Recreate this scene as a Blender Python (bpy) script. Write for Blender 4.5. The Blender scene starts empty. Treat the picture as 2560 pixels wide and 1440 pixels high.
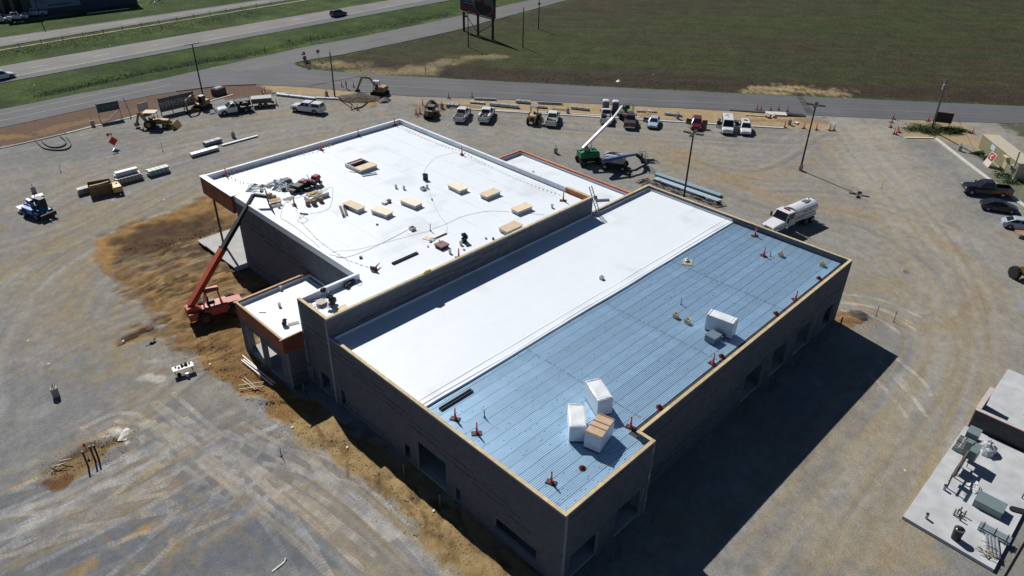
import bpy, math, random
import numpy as np
from mathutils import Matrix, Vector
random.seed(7); RNG = np.random.default_rng(11)
S = bpy.context.scene; COL = S.collection
# ---------------- camera (drone, 44 m up; world X runs along the long side of the building) -------------
CR = np.array([[0.70532804, -0.3686181, 0.60550232], [-0.70870067, -0.38594578, 0.59058379], [0.01599119, -0.84567521, -0.53345827]])
FPX = 1839.92; CAMZ = 44.0
cd = bpy.data.cameras.new('camera'); cam = bpy.data.objects.new('camera', cd); COL.objects.link(cam)
rt, up, bk = CR @ [1, 0, 0], CR @ [0, -1, 0], CR @ [0, 0, -1]
cam.matrix_world = Matrix(((rt[0], up[0], bk[0], 0), (rt[1], up[1], bk[1], 0), (rt[2], up[2], bk[2], CAMZ), (0, 0, 0, 1)))
cd.sensor_width = 36; cd.lens = 36 * FPX / 2560; cd.clip_start = .5; cd.clip_end = 9000
S.camera = cam
# ---------------- light ----------------
SUN = Vector((.215, .985, 1.0)).normalized()
sd = bpy.data.lights.new('sun', 'SUN'); sd.energy = 5; sd.angle = math.radians(.5); sd.color = (1, .97, .925)
so = bpy.data.objects.new('sun', sd); COL.objects.link(so); so.rotation_euler = SUN.to_track_quat('Z', 'Y').to_euler()
W = bpy.data.worlds.new('World'); S.world = W; W.use_nodes = True
wn = W.node_tree.nodes; wl = W.node_tree.links
sky = wn.new('ShaderNodeTexSky'); sky.sky_type = 'NISHITA'; sky.sun_disc = False
sky.sun_elevation = math.asin(SUN.z); sky.sun_rotation = math.atan2(SUN.x, SUN.y)
sky.air_density = .65; sky.dust_density = .0; sky.ozone_density = 3.0
wl.new(sky.outputs[0], wn['Background'].inputs[0]); wn['Background'].inputs[1].default_value = .05
S.view_settings.view_transform = 'Standard'; S.view_settings.look = 'None'; S.view_settings.exposure = .06; S.view_settings.gamma = 1
S.view_settings.use_curve_mapping = False
S.render.engine = 'CYCLES'; S.cycles.max_bounces = 5; S.cycles.diffuse_bounces = 3

# ---------------- helpers ----------------
def G(u, v, z=0.):
    "where the sight line through a point of the photograph meets the level z"
    d = CR @ np.array([u - 1280, v - 720, FPX]); t = (z - CAMZ) / d[2]; return Vector((t * d[0], t * d[1], z))
_mats = {}
def mat(name, col, rough=.7, metal=0., var=.12, sc=3., bump=0., bsc=20., spec=.5, rnd=0., trans=0.):
    if name in _mats: return _mats[name]
    m = bpy.data.materials.new(name); m.use_nodes = True; n = m.node_tree.nodes; l = m.node_tree.links; b = n['Principled BSDF']
    b.inputs['Roughness'].default_value = rough; b.inputs['Metallic'].default_value = metal; b.inputs['Specular IOR Level'].default_value = spec
    if trans: b.inputs['Transmission Weight'].default_value = trans
    tc = n.new('ShaderNodeTexCoord'); nz = n.new('ShaderNodeTexNoise'); nz.inputs['Scale'].default_value = sc; nz.inputs['Detail'].default_value = 5
    l.new(tc.outputs['Object'], nz.inputs['Vector'])
    mr = n.new('ShaderNodeMapRange'); mr.inputs['From Min'].default_value = .3; mr.inputs['From Max'].default_value = .7
    mr.inputs['To Min'].default_value = 1 - var; mr.inputs['To Max'].default_value = 1 + var; l.new(nz.outputs[0], mr.inputs[0])
    v = mr.outputs[0]
    if rnd:
        g = n.new('ShaderNodeNewGeometry'); oi = n.new('ShaderNodeObjectInfo')
        ad = n.new('ShaderNodeMath'); ad.operation = 'ADD'; l.new(g.outputs['Random Per Island'], ad.inputs[0]); l.new(oi.outputs['Random'], ad.inputs[1])
        fr = n.new('ShaderNodeMath'); fr.operation = 'FRACT'; l.new(ad.outputs[0], fr.inputs[0])
        m2 = n.new('ShaderNodeMapRange'); m2.inputs['To Min'].default_value = 1 - rnd; m2.inputs['To Max'].default_value = 1 + rnd; l.new(fr.outputs[0], m2.inputs[0])
        mu = n.new('ShaderNodeMath'); mu.operation = 'MULTIPLY'; l.new(v, mu.inputs[0]); l.new(m2.outputs[0], mu.inputs[1]); v = mu.outputs[0]
    vm = n.new('ShaderNodeVectorMath'); vm.operation = 'SCALE'; vm.inputs[0].default_value = col[:3]; l.new(v, vm.inputs['Scale'])
    l.new(vm.outputs[0], b.inputs['Base Color'])
    if bump:
        nb = n.new('ShaderNodeTexNoise'); nb.inputs['Scale'].default_value = bsc; nb.inputs['Detail'].default_value = 6; l.new(tc.outputs['Object'], nb.inputs['Vector'])
        bp = n.new('ShaderNodeBump'); bp.inputs['Strength'].default_value = 1; bp.inputs['Distance'].default_value = bump
        l.new(nb.outputs[0], bp.inputs['Height']); l.new(bp.outputs[0], b.inputs['Normal'])
    _mats[name] = m; return m
class MB:
    def __init__(s): s.v = []; s.f = []
    def add(s, vs, fs):
        o = len(s.v); s.v += [tuple(map(float, p)) for p in vs]; s.f += [tuple(i + o for i in f) for f in fs]; return s
    def box(s, x0, x1, y0, y1, z0, z1):
        return s.add([(x0, y0, z0), (x1, y0, z0), (x1, y1, z0), (x0, y1, z0), (x0, y0, z1), (x1, y0, z1), (x1, y1, z1), (x0, y1, z1)],
                     [(3, 2, 1, 0), (4, 5, 6, 7), (0, 1, 5, 4), (1, 2, 6, 5), (2, 3, 7, 6), (3, 0, 4, 7)])
    def cbox(s, c, sx, sy, sz, rz=0, b=.0):
        "box standing on point c, turned by rz"
        ca, sa = math.cos(rz), math.sin(rz); P = []
        for z in (0, sz):
            for x, y in ((-sx/2, -sy/2), (sx/2, -sy/2), (sx/2, sy/2), (-sx/2, sy/2)):
                k = 1 - (b if z else 0); P.append((c[0] + (x*ca - y*sa)*k, c[1] + (x*sa + y*ca)*k, c[2] + z))
        return s.add(P, [(3, 2, 1, 0), (4, 5, 6, 7), (0, 1, 5, 4), (1, 2, 6, 5), (2, 3, 7, 6), (3, 0, 4, 7)])
    def beam(s, a, b, w, h=None, w2=None, h2=None, up=(0, 0, 1)):
        h = h or w; w2 = w2 or w; h2 = h2 or h
        a = Vector(a); b = Vector(b); d = (b - a).normalized(); u = Vector(up)
        if abs(d.dot(u)) > .98: u = Vector((1, 0, 0))
        sx = d.cross(u).normalized(); t = sx.cross(d).normalized()
        P = [p + sx*i*ww/2 + t*j*hh/2 for p, ww, hh in ((a, w, h), (b, w2, h2)) for i, j in ((-1, -1), (1, -1), (1, 1), (-1, 1))]
        return s.add(P, [(3, 2, 1, 0), (4, 5, 6, 7), (0, 1, 5, 4), (1, 2, 6, 5), (2, 3, 7, 6), (3, 0, 4, 7)])
    def cyl(s, a, b, r, r2=None, n=12, cap=True):
        r2 = r if r2 is None else r2; a = Vector(a); b = Vector(b); d = (b - a).normalized()
        u = Vector((0, 0, 1)) if abs(d.z) < .9 else Vector((1, 0, 0)); x = d.cross(u).normalized(); y = d.cross(x)
        P = [p + (x*math.cos(2*math.pi*i/n) + y*math.sin(2*math.pi*i/n))*rr for p, rr in ((a, r), (b, r2)) for i in range(n)]
        F = [(i, i + n, (i+1) % n + n, (i+1) % n) for i in range(n)]
        if cap: F += [tuple(range(n)), tuple(range(2*n-1, n-1, -1))]
        return s.add(P, F)
    def tube(s, pts, r, n=6):
        for a, b in zip(pts[:-1], pts[1:]):
            if (Vector(a) - Vector(b)).length > 1e-4: s.cyl(a, b, r, n=n)
        return s
    def prism(s, prof, y0, y1, y0b=None, y1b=None):
        "side profile [(x,z)] swept from y0 to y1"
        n = len(prof); return s.add([(x, y0, z) for x, z in prof] + [(x, y1, z) for x, z in prof],
            [tuple(range(n)), tuple(range(2*n-1, n-1, -1))] + [(i, i+n, (i+1) % n + n, (i+1) % n) for i in range(n)])
    def slab(s, poly, z0, z1):
        n = len(poly); return s.add([(p[0], p[1], z0) for p in poly] + [(p[0], p[1], z1) for p in poly],
            [tuple(range(n-1, -1, -1)), tuple(range(n, 2*n))] + [(i, (i+1) % n, (i+1) % n + n, i+n) for i in range(n)])
    def loft(s, secs, cap=True):
        n = len(secs[0]); o = len(s.v); s.v += [tuple(map(float, p)) for q in secs for p in q]
        for k in range(len(secs)-1):
            for i in range(n): s.f.append((o+k*n+i, o+k*n+(i+1) % n, o+(k+1)*n+(i+1) % n, o+(k+1)*n+i))
        if cap: s.f += [tuple(o+i for i in range(n-1, -1, -1)), tuple(o+(len(secs)-1)*n+i for i in range(n))]
        return s
    def ball(s, c, rx, ry=None, rz=None, n=10, jit=0., rings=6):
        ry = ry or rx; rz = rz or rx; P = []
        for k in range(rings+1):
            t = math.pi*k/rings
            for i in range(n):
                a = 2*math.pi*i/n; j = 1 + random.uniform(-jit, jit)
                P.append((c[0]+rx*math.sin(t)*math.cos(a)*j, c[1]+ry*math.sin(t)*math.sin(a)*j, c[2]+rz*math.cos(t)*j))
        F = [(k*n+i, (k+1)*n+i, (k+1)*n+(i+1) % n, k*n+(i+1) % n) for k in range(rings) for i in range(n)]
        return s.add(P, F)
    def build(s, name, m, parent=None, smooth=False, fix=True, **kw):
        me = bpy.data.meshes.new(name); me.from_pydata(s.v, [], s.f)
        if fix and len(s.f) < 4000:
            import bmesh
            b = bmesh.new(); b.from_mesh(me); bmesh.ops.recalc_face_normals(b, faces=b.faces); b.to_mesh(me); b.free()
        if smooth: me.shade_smooth()
        if m: me.materials.append(m)
        o = bpy.data.objects.new(name, me); COL.objects.link(o)
        if parent: o.parent = parent
        for k, w in kw.items(): o[k] = w
        return o
def tag(o, label=None, cat=None, group=None, kind=None):
    if label: o['label'] = label
    if cat: o['category'] = cat
    if group: o['group'] = group
    if kind: o['kind'] = kind
    return o
def thing(name, label, cat, loc=(0, 0, 0), rz=0, group=None):
    o = bpy.data.objects.new(name, None); COL.objects.link(o); o.location = loc; o.rotation_euler = (0, 0, rz); o.empty_display_size = .2
    return tag(o, label, cat, group)
KIDS = {}
def tree_copy(o, parent=None):
    c = o.copy(); COL.objects.link(c)
    if parent: c.parent = parent
    for k in list(o.children): tree_copy(k, c)
    return c
def dup(root, loc, rz, label, group=None):
    c = tree_copy(root); c.location = loc; c.rotation_euler = (0, 0, rz); c['label'] = label
    if group: c['group'] = group
    return c
# numpy value noise
_lat = RNG.random((256, 256)).astype(np.float32)
def vnoise(x, y):
    xi = np.floor(x).astype(int); yi = np.floor(y).astype(int); fx = x - xi; fy = y - yi
    fx = fx*fx*(3-2*fx); fy = fy*fy*(3-2*fy); a = _lat[xi % 256, yi % 256]; b = _lat[(xi+1) % 256, yi % 256]
    c = _lat[xi % 256, (yi+1) % 256]; d = _lat[(xi+1) % 256, (yi+1) % 256]
    return (a*(1-fx)+b*fx)*(1-fy) + (c*(1-fx)+d*fx)*fy
def fbm(x, y, o=4):
    s = 0; a = .5; t = 0
    for k in range(o): s = s + a*vnoise(x*2**k + 17.3*k, y*2**k + 9.1*k); t += a; a *= .5
    return s/t
def inpoly(X, Y, poly):
    r = np.zeros(X.shape, bool); n = len(poly)
    for i in range(n):
        x1, y1 = poly[i][:2]; x2, y2 = poly[(i+1) % n][:2]
        if y1 == y2: continue
        c = ((y1 > Y) != (y2 > Y)) & (X < (x2-x1)*(Y-y1)/(y2-y1)+x1); r ^= c
    return r
def segdist(X, Y, pts, closed=False):
    D = np.full(X.shape, 1e9); Ul = np.zeros(X.shape); acc = 0.; n = len(pts)
    for i in range(n if closed else n-1):
        a = np.array(pts[i][:2]); b = np.array(pts[(i+1) % n][:2]); L = np.hypot(*(b-a))
        if L < 1e-6: continue
        t = np.clip(((X-a[0])*(b[0]-a[0])+(Y-a[1])*(b[1]-a[1]))/L**2, 0, 1)
        d = np.hypot(X-a[0]-t*(b[0]-a[0]), Y-a[1]-t*(b[1]-a[1])); m = d < D
        D = np.where(m, d, D); Ul = np.where(m, acc+t*L, Ul); acc += L
    return D, Ul
def spline(pts, n=8):
    "Catmull-Rom through points"
    P = [Vector(p) for p in pts]; P = [P[0]*2-P[1]] + P + [P[-1]*2-P[-2]]; o = []
    for i in range(1, len(P)-2):
        for k in range(n):
            t = k/n; a, b, c, d = P[i-1:i+3]
            o.append(.5*((2*b)+(c-a)*t+(2*a-5*b+4*c-d)*t*t+(3*b-a-3*c+d)*t**3))
    o.append(P[-2]); return o
def px(*L, z=0.): return [G(u, v, z) for u, v in L]
# ---------------- ground ----------------
def sheet(name, xs, ys, keep, colfn, zfn, m, extra=None):
    X, Y = np.meshgrid(xs, ys, indexing='ij'); nx, ny = X.shape
    C = colfn(X, Y); Z = zfn(X, Y)
    co = np.stack([X, Y, Z], -1).reshape(-1, 3).astype(np.float32)
    idx = np.arange(nx*ny).reshape(nx, ny)
    q = np.stack([idx[:-1, :-1], idx[1:, :-1], idx[1:, 1:], idx[:-1, 1:]], -1).reshape(-1, 4)
    if keep is not None:
        cx = (X[:-1, :-1]+X[1:, 1:])/2; cy = (Y[:-1, :-1]+Y[1:, 1:])/2; q = q[keep(cx, cy).reshape(-1)]
    used = np.zeros(nx*ny, bool); used[q.reshape(-1)] = True; rm = np.cumsum(used)-1; co = co[used]; q = rm[q]
    me = bpy.data.meshes.new(name); me.vertices.add(len(co)); me.vertices.foreach_set('co', co.reshape(-1))
    me.loops.add(q.size); me.loops.foreach_set('vertex_index', q.reshape(-1).astype(np.int32))
    me.polygons.add(len(q)); me.polygons.foreach_set('loop_start', (np.arange(len(q))*4).astype(np.int32))
    me.update(calc_edges=True); me.shade_smooth()
    a = me.color_attributes.new('soil', 'FLOAT_COLOR', 'POINT')
    C4 = np.concatenate([C.reshape(-1, 3)[used], np.ones((len(co), 1))], -1).astype(np.float32); a.data.foreach_set('color', C4.reshape(-1))
    for k, v in (extra or {}).items():
        t = me.attributes.new(k, 'FLOAT', 'POINT'); t.data.foreach_set('value', v.reshape(-1)[used].astype(np.float32))
    me.materials.append(m); o = bpy.data.objects.new(name, me); COL.objects.link(o); o['kind'] = 'structure'; return o
def soil_mat(name, fine, amt, bump, bsc, tread=False, rough=.95, streak=None):
    m = bpy.data.materials.new(name); m.use_nodes = True; n = m.node_tree.nodes; l = m.node_tree.links; b = n['Principled BSDF']
    b.inputs['Roughness'].default_value = rough; b.inputs['Specular IOR Level'].default_value = .15
    at = n.new('ShaderNodeAttribute'); at.attribute_name = 'soil'; tc = n.new('ShaderNodeTexCoord')
    def nz(sc, det, vec=tc.outputs['Object'], ro=.6):
        t = n.new('ShaderNodeTexNoise'); t.inputs['Scale'].default_value = sc; t.inputs['Detail'].default_value = det; t.inputs['Roughness'].default_value = ro; l.new(vec, t.inputs['Vector']); return t.outputs[0]
    def mr(x, lo, hi, f0=.3, f1=.7):
        t = n.new('ShaderNodeMapRange'); t.inputs['From Min'].default_value = f0; t.inputs['From Max'].default_value = f1; t.inputs['To Min'].default_value = lo; t.inputs['To Max'].default_value = hi; l.new(x, t.inputs[0]); return t.outputs[0]
    def mul(a, c, op='MULTIPLY'):
        t = n.new('ShaderNodeMath'); t.operation = op; l.new(a, t.inputs[0]); l.new(c, t.inputs[1]); return t.outputs[0]
    v = mul(mr(nz(fine, 6), 1-amt, 1+amt), mr(nz(fine*.13, 5), 1-amt*.6, 1+amt*.6))
    h = nz(bsc, 8, ro=.7)
    if streak:
        mp = n.new('ShaderNodeMapping'); mp.inputs['Rotation'].default_value = (0, 0, -streak[0]); mp.inputs['Scale'].default_value = (.08, 1, 1)
        mp.vector_type = 'TEXTURE'; mp.inputs['Rotation'].default_value = (0, 0, streak[0]); mp.inputs['Scale'].default_value = (10, 1, 1)
        l.new(tc.outputs['Object'], mp.inputs[0]); s = nz(streak[1], 4, mp.outputs[0]); v = mul(v, mr(s, 1-streak[2], 1+streak[2]))
    if tread:
        au = n.new('ShaderNodeAttribute'); au.attribute_name = 'track_u'; am = n.new('ShaderNodeAttribute'); am.attribute_name = 'track_m'
        crisp = mr(am.outputs['Fac'], 0, 1, .60, .70); pn = mr(nz(.5, 4), .15, 1.0, .38, .6); crisp2 = mul(crisp, pn)
        k = n.new('ShaderNodeMath'); k.operation = 'MULTIPLY'; k.inputs[1].default_value = 2*math.pi/.30; l.new(au.outputs['Fac'], k.inputs[0])
        sn = n.new('ShaderNodeMath'); sn.operation = 'SINE'; l.new(k.outputs[0], sn.inputs[0])
        k1 = n.new('ShaderNodeMath'); k1.operation = 'MULTIPLY_ADD'; k1.inputs[1].default_value = .16; k1.inputs[2].default_value = .50; l.new(sn.outputs[0], k1.inputs[0])
        t = mul(k1.outputs[0], crisp2); k2 = n.new('ShaderNodeMath'); k2.operation = 'ADD'; k2.inputs[1].default_value = 1; l.new(t, k2.inputs[0]); v = mul(v, k2.outputs[0])
    vm = n.new('ShaderNodeVectorMath'); vm.operation = 'SCALE'; l.new(at.outputs['Color'], vm.inputs[0]); l.new(v, vm.inputs['Scale']); l.new(vm.outputs[0], b.inputs['Base Color'])
    bp = n.new('ShaderNodeBump'); bp.inputs['Distance'].default_value = bump; l.new(h, bp.inputs['Height']); l.new(bp.outputs[0], b.inputs['Normal'])
    return m
def mixc(C, col, a): return C*(1-a[..., None]) + np.array(col)*a[..., None]
def sm(x, a, b): t = np.clip((x-a)/(b-a), 0, 1); return t*t*(3-2*t)
lot_poly = px((-60, 334), (0, 319), (120, 293), (291, 255), (400, 234), (500, 221), (560, 214), (640, 211), (700, 213), (780, 218), (900, 229), (1020, 239), (1280, 248), (1560, 262), (1840, 277), (2080, 290), (2300, 299), (2640, 312)) + [Vector(p) for p in ((168, -40, 0), (-40, -40, 0), (-40, 150, 0))]
# ---- field / verges (grass) : 1 m sheet with soil colours, plus a far skirt
ROADDIR = math.atan2((G(2560, 300)-G(1280, 252)).y, (G(2560, 300)-G(1280, 252)).x)
HWDIR = math.atan2((G(640, 85)-G(0, 208)).y, (G(640, 85)-G(0, 208)).x)
GRASS1, GRASS2, OLIVE, BROWN, STRAW = (.033, .058, .013), (.056, .086, .021), (.046, .045, .021), (.046, .037, .022), (.25, .20, .115)
roadS = px((735, 170), (900, 185), (1280, 206), (1560, 220), (1920, 237), (2560, 266)) 
def field_col(X, Y):
    n1 = fbm(X/13, Y/13, 5); n2 = fbm(X/3.1+40, Y/3.1, 4); C = np.ones(X.shape+(3,))*np.array(GRASS1)
    C = mixc(C, GRASS2, sm(n1*.6+n2*.4, .38, .62))
    # streaks along the crop rows of the right field
    c, s = math.cos(ROADDIR), math.sin(ROADDIR); U = X*c+Y*s; Vv = -X*s+Y*c
    st = fbm(U/26, Vv/1.7+60, 4); n3 = fbm(U/60+9, Vv/16, 4)
    inr = inpoly(X, Y, px((735, 165), (990, 110), (1440, 0)) + [Vector((420, 330, 0)), Vector((420, -60, 0))] + px((2560, 262), (1280, 204)))
    w = inr*1.
    C = mixc(C, (.039, .045, .017), w*.75); C = mixc(C, OLIVE, w*sm(n3*.62+st*.38, .36, .58)*.85)
    C = mixc(C, BROWN, w*sm(n3*.35+st*.65+.04, .52, .66)*.75)
    D, _ = segdist(X, Y, roadS); C = mixc(C, (.042, .031, .021), w*(1-sm(D+6*(n2-.5)+4*(st-.5), 6, 14))*.85)
    for P, r in ((((1010, 172), (1060, 172), (1120, 150), (1240, 137)), 2.3), (((900, 182), (1000, 178), (1060, 176)), 3.6), (((800, 160), (900, 160)), 2.5)):
        D, _ = segdist(X, Y, px(*P)); C = mixc(C, STRAW, (1-sm(D+3.4*(n2-.5)*2, r*.2, r*1.3))*.75)
    D, _ = segdist(X, Y, px((1900, 222), (1990, 224), (2080, 230))); C = mixc(C, (.32, .25, .13), (1-sm(D+5*(fbm(U/4, Vv/.9)-.5)*2, 1.2, 3.6))*.9)
    # ditch between highway and frontage road
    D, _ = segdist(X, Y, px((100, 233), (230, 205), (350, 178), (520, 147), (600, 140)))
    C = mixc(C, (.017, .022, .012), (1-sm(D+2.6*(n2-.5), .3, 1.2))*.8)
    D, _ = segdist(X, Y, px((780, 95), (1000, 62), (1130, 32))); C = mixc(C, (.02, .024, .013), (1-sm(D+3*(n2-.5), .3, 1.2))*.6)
    # lot of the business beyond the highway
    inb = inpoly(X, Y, px((-200, 40), (0, 62), (40, 56), (170, 38), (350, 0), (360, -60), (-200, -60)))
    C = mixc(C, (.15, .135, .12), inb*.95)
    D, _ = segdist(X, Y, px((2500, 312), (2620, 330))); C = mixc(C, (.16, .11, .05), (1-sm(D+2*(n2-.5), 1, 5))*.4)
    return C*(.84+.32*vnoise(X*.9, Y*.9))[..., None]
def field_z(X, Y):
    D, _ = segdist(X, Y, px((100, 233), (230, 205), (350, 178), (520, 147), (600, 140), (780, 95), (1130, 32)))
    D2, _ = segdist(X, Y, px((-200, 190), (0, 153), (300, 103), (640, 40), (860, 0), (1300, -80)))
    Dl, _ = segdist(X, Y, lot_poly, True); inl = inpoly(X, Y, lot_poly); drop = -.6*inl*np.clip((Dl-.5)/2, 0, 1)
    return -.06 + drop - .5*np.exp(-(D/2.5)**2) - .3*np.exp(-(D2/3.)**2) + .08*(fbm(X/2.5, Y/2.5)-.5)
grass_m = soil_mat('grass_ground', 1.6, .34, .5, 1.1, streak=(ROADDIR, .5, .16))
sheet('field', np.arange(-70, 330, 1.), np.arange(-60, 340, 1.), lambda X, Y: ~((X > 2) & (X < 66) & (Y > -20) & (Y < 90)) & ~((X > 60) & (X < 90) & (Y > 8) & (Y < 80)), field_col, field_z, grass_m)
far = MB().add([(-4000, -4000, -.7), (5000, -4000, -.7), (5000, 5000, -.7), (-4000, 5000, -.7)], [(0, 1, 2, 3)]).build('ground', mat('far_field', (.045, .055, .02), .95, var=.4, sc=.02), kind='structure')
# ---- gravel lot
GREY, DUST, TAN, DIRT, DDIRT, SAND, MULCH = (.188, .190, .188), (.250, .236, .200), (.250, .203, .122), (.215, .128, .045), (.075, .044, .024), (.34, .245, .13), (.115, .068, .042)
xs = np.concatenate([np.arange(-14, 48, .2), np.arange(48, 90, .32), np.arange(90, 168, .5)]); ys = np.concatenate([np.arange(-16, 62, .2), np.arange(62, 100, .32), np.arange(100, 152, .5)])
FLOWS = [ # centre lines of the drives over the lot (photo points), half width, number of strokes
 (((-60, 1330), (200, 1215), (420, 1100), (560, 1010)), 9, 70), (((-40, 1480), (260, 1350), (560, 1180), (760, 1090)), 8, 55),
 (((330, 1010), (520, 1120), (760, 1290), (960, 1460)), 7, 60), (((620, 1080), (820, 1180), (1000, 1330), (1130, 1460)), 3.0, 34),
 (((-60, 640), (200, 560), (420, 450), (700, 370), (960, 330)), 14, 90), (((-40, 450), (200, 400), (500, 340), (800, 300), (1060, 270)), 10, 60),
 (((60, 1080), (60, 860), (160, 700), (330, 590), (560, 470)), 9, 60), (((0, 980), (200, 860), (420, 770), (600, 740)), 6, 30),
 (((1000, 290), (1300, 315), (1700, 345), (2100, 360), (2300, 350)), 8, 70), (((2070, 290), (2170, 420), (2300, 560), (2390, 720), (2390, 900), (2280, 1180), (2120, 1480)), 7, 45),
 (((1600, 400), (1900, 520), (2150, 570), (2330, 680), (2390, 800)), 7, 50), (((2110, 760), (2260, 770), (2320, 860), (2260, 980), (2120, 1150), (1900, 1440)), 5, 34),
 (((2150, 600), (2300, 610), (2400, 700), (2330, 790), (2190, 760), (2130, 720)), 2.5, 16), (((1560, 460), (1750, 440), (1900, 470), (2100, 480), (2400, 560)), 6, 30),
 (((300, 620), (420, 590), (560, 540)), 4, 34), (((400, 1000), (520, 900), (620, 780)), 4, 20), (((1400, 330), (1640, 380), (1900, 430), (2080, 330)), 6, 26)]
TREADS = [((-20, 1262), (150, 1222), (300, 1170), (395, 1128)), ((30, 1345), (220, 1262), (420, 1155)), ((60, 1400), (280, 1290), (470, 1185)), ((215, 1085), (300, 1050), (370, 1088)), ((360, 1075), (400, 1115), (425, 1160), (390, 1200)),
 ((380, 1075), (520, 1175), (640, 1290)), ((440, 1060), (640, 1200), (820, 1350)), ((760, 1185), (800, 1210), (845, 1240)), ((800, 1120), (850, 1180), (900, 1240), (1000, 1330)), ((1000, 1300), (1090, 1370), (1150, 1440)),
 ((2100, 745), (2200, 760), (2290, 800)), ((2105, 765), (2200, 785), (2270, 830)), ((2220, 900), (2280, 950), (2300, 985)), ((2200, 935), (2250, 985), (2290, 1040)), ((560, 1180), (640, 1110), (700, 1080)), ((420, 1330), (560, 1270), (700, 1200)), ((1060, 1330), (1130, 1400), (1180, 1450))]
def lot_fields():
    X, Y = np.meshgrid(xs, ys, indexing='ij')
    n1 = fbm(X/9, Y/9, 5); n2 = fbm(X/2.2+30, Y/2.2+8, 5); n3 = fbm(X/.7, Y/.7+70, 3); n4 = fbm(X/24+5, Y/24, 4)
    C = np.ones(X.shape+(3,))*np.array(GREY); Z = .02*(n2-.5)+.03*(n1-.5)
    C = mixc(C, DUST, sm(n1*.5+n4*.5, .42, .6)*.75)
    def blob(poly, col, a, edge, nz=1.2, dz=0.):
        nonlocal C, Z
        P = px(*poly); ins = inpoly(X, Y, P); D, _ = segdist(X, Y, P, True); sdv = np.where(ins, -D, D) + nz*((n2-.5)*2.2+(n3-.5)*.9)
        w = (1-sm(sdv, -edge, edge*.4)); C = mixc(C, col, w*a); Z += dz*w; return w
    def line(pts, col, a, r, nz=.8, dz=0.):
        nonlocal C, Z
        D, _ = segdist(X, Y, px(*pts)); w = 1-sm(D+nz*((n2-.5)*2+(n3-.5)), r*.35, r); C = mixc(C, col, w*a); Z += dz*w; return w
    n5 = fbm(X/4.2+90, Y/4.2+33, 5); n6 = fbm(X/1.3+11, Y/1.3+55, 4)
    C = mixc(C, (.235, .20, .135), sm(n5, .5, .66)*.4); C = mixc(C, (.160, .164, .168), sm(n6*.5+n5*.5, .54, .68)*.4); C = mixc(C, (.27, .265, .255), sm(fbm(X/1.9+61, Y/1.9+5, 4), .56, .7)*.4)
    # broad tints
    blob(((120, 520), (420, 460), (700, 360), (900, 320), (700, 420), (480, 520), (300, 600), (240, 760), (420, 900), (480, 1000), (330, 1040), (120, 860), (60, 700)), TAN, .85, 7, 5)
    blob(((0, 560), (200, 500), (420, 420), (650, 350), (500, 350), (200, 430), (0, 500)), TAN, .6, 8, 5)
    blob(((2110, 700), (2250, 600), (2420, 690), (2420, 860), (2330, 960), (2290, 860), (2180, 740)), TAN, .55, 5, 4)
    line(((2090, 300), (2200, 450), (2320, 600), (2400, 740), (2400, 900), (2320, 1100), (2180, 1350)), (.30, .275, .225), .55, 5, 4)
    blob(((2180, 1200), (2330, 1080), (2350, 1250), (2250, 1330), (2480, 1440), (2300, 1480), (1960, 1480), (2050, 1330)), (.26, .20, .115), .62, 5, 3)
    blob(((1400, 330), (1800, 360), (2050, 400), (1900, 450), (1650, 400), (1500, 370)), TAN, .4, 8, 5)
    blob(((2060, 290), (2240, 310), (2300, 420), (2420, 640), (2440, 820), (2350, 780), (2180, 560), (2060, 400)), (.31, .285, .235), .9, 6, 3)
    line(((1700, 380), (1900, 480), (2060, 520), (2200, 545)), (.30, .20, .09), .45, 2.0, 1.6); line(((1740, 460), (1850, 440), (1930, 425), (2020, 405)), (.28, .20, .10), .4, 2.4, 2)
    line(((1590, 300), (1640, 345), (1690, 420), (1660, 440)), (.27, .20, .11), .4, 2.4, 2)
    blob(((-60, 1240), (60, 1200), (200, 1130), (340, 1060), (420, 1010), (560, 1030), (700, 1080), (860, 1230), (1000, 1330), (1120, 1460), (-60, 1500)), (.125, .136, .152), .95, 3, 2.0)
    blob(((0, 330), (160, 345), (300, 320), (480, 300), (420, 340), (200, 400), (0, 420)), (.15, .156, .165), .6, 4, 3)
    blob(((2250, 350), (2340, 355), (2500, 500), (2560, 560), (2480, 560), (2350, 430)), (.15, .158, .165), .7, 4, 2.5)
    # strokes of traffic
    def stroke(P, w, col, a, dz=0.):
        xa = min(p.x for p in P)-1; xb = max(p.x for p in P)+1; ya = min(p.y for p in P)-1; yb = max(p.y for p in P)+1
        i0, i1 = np.searchsorted(xs, (xa, xb)); j0, j1 = np.searchsorted(ys, (ya, yb))
        if i1-i0 < 2 or j1-j0 < 2: return
        x = X[i0:i1, j0:j1]; y = Y[i0:i1, j0:j1]; D, u = segdist(x, y, P)
        k = (1-sm(D, w*.4, w))*a*np.clip(.2+1.3*n2[i0:i1, j0:j1], 0, 1); C[i0:i1, j0:j1] = mixc(C[i0:i1, j0:j1], col, k); Z[i0:i1, j0:j1] += dz*k
    rr = random.Random(3)
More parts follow.
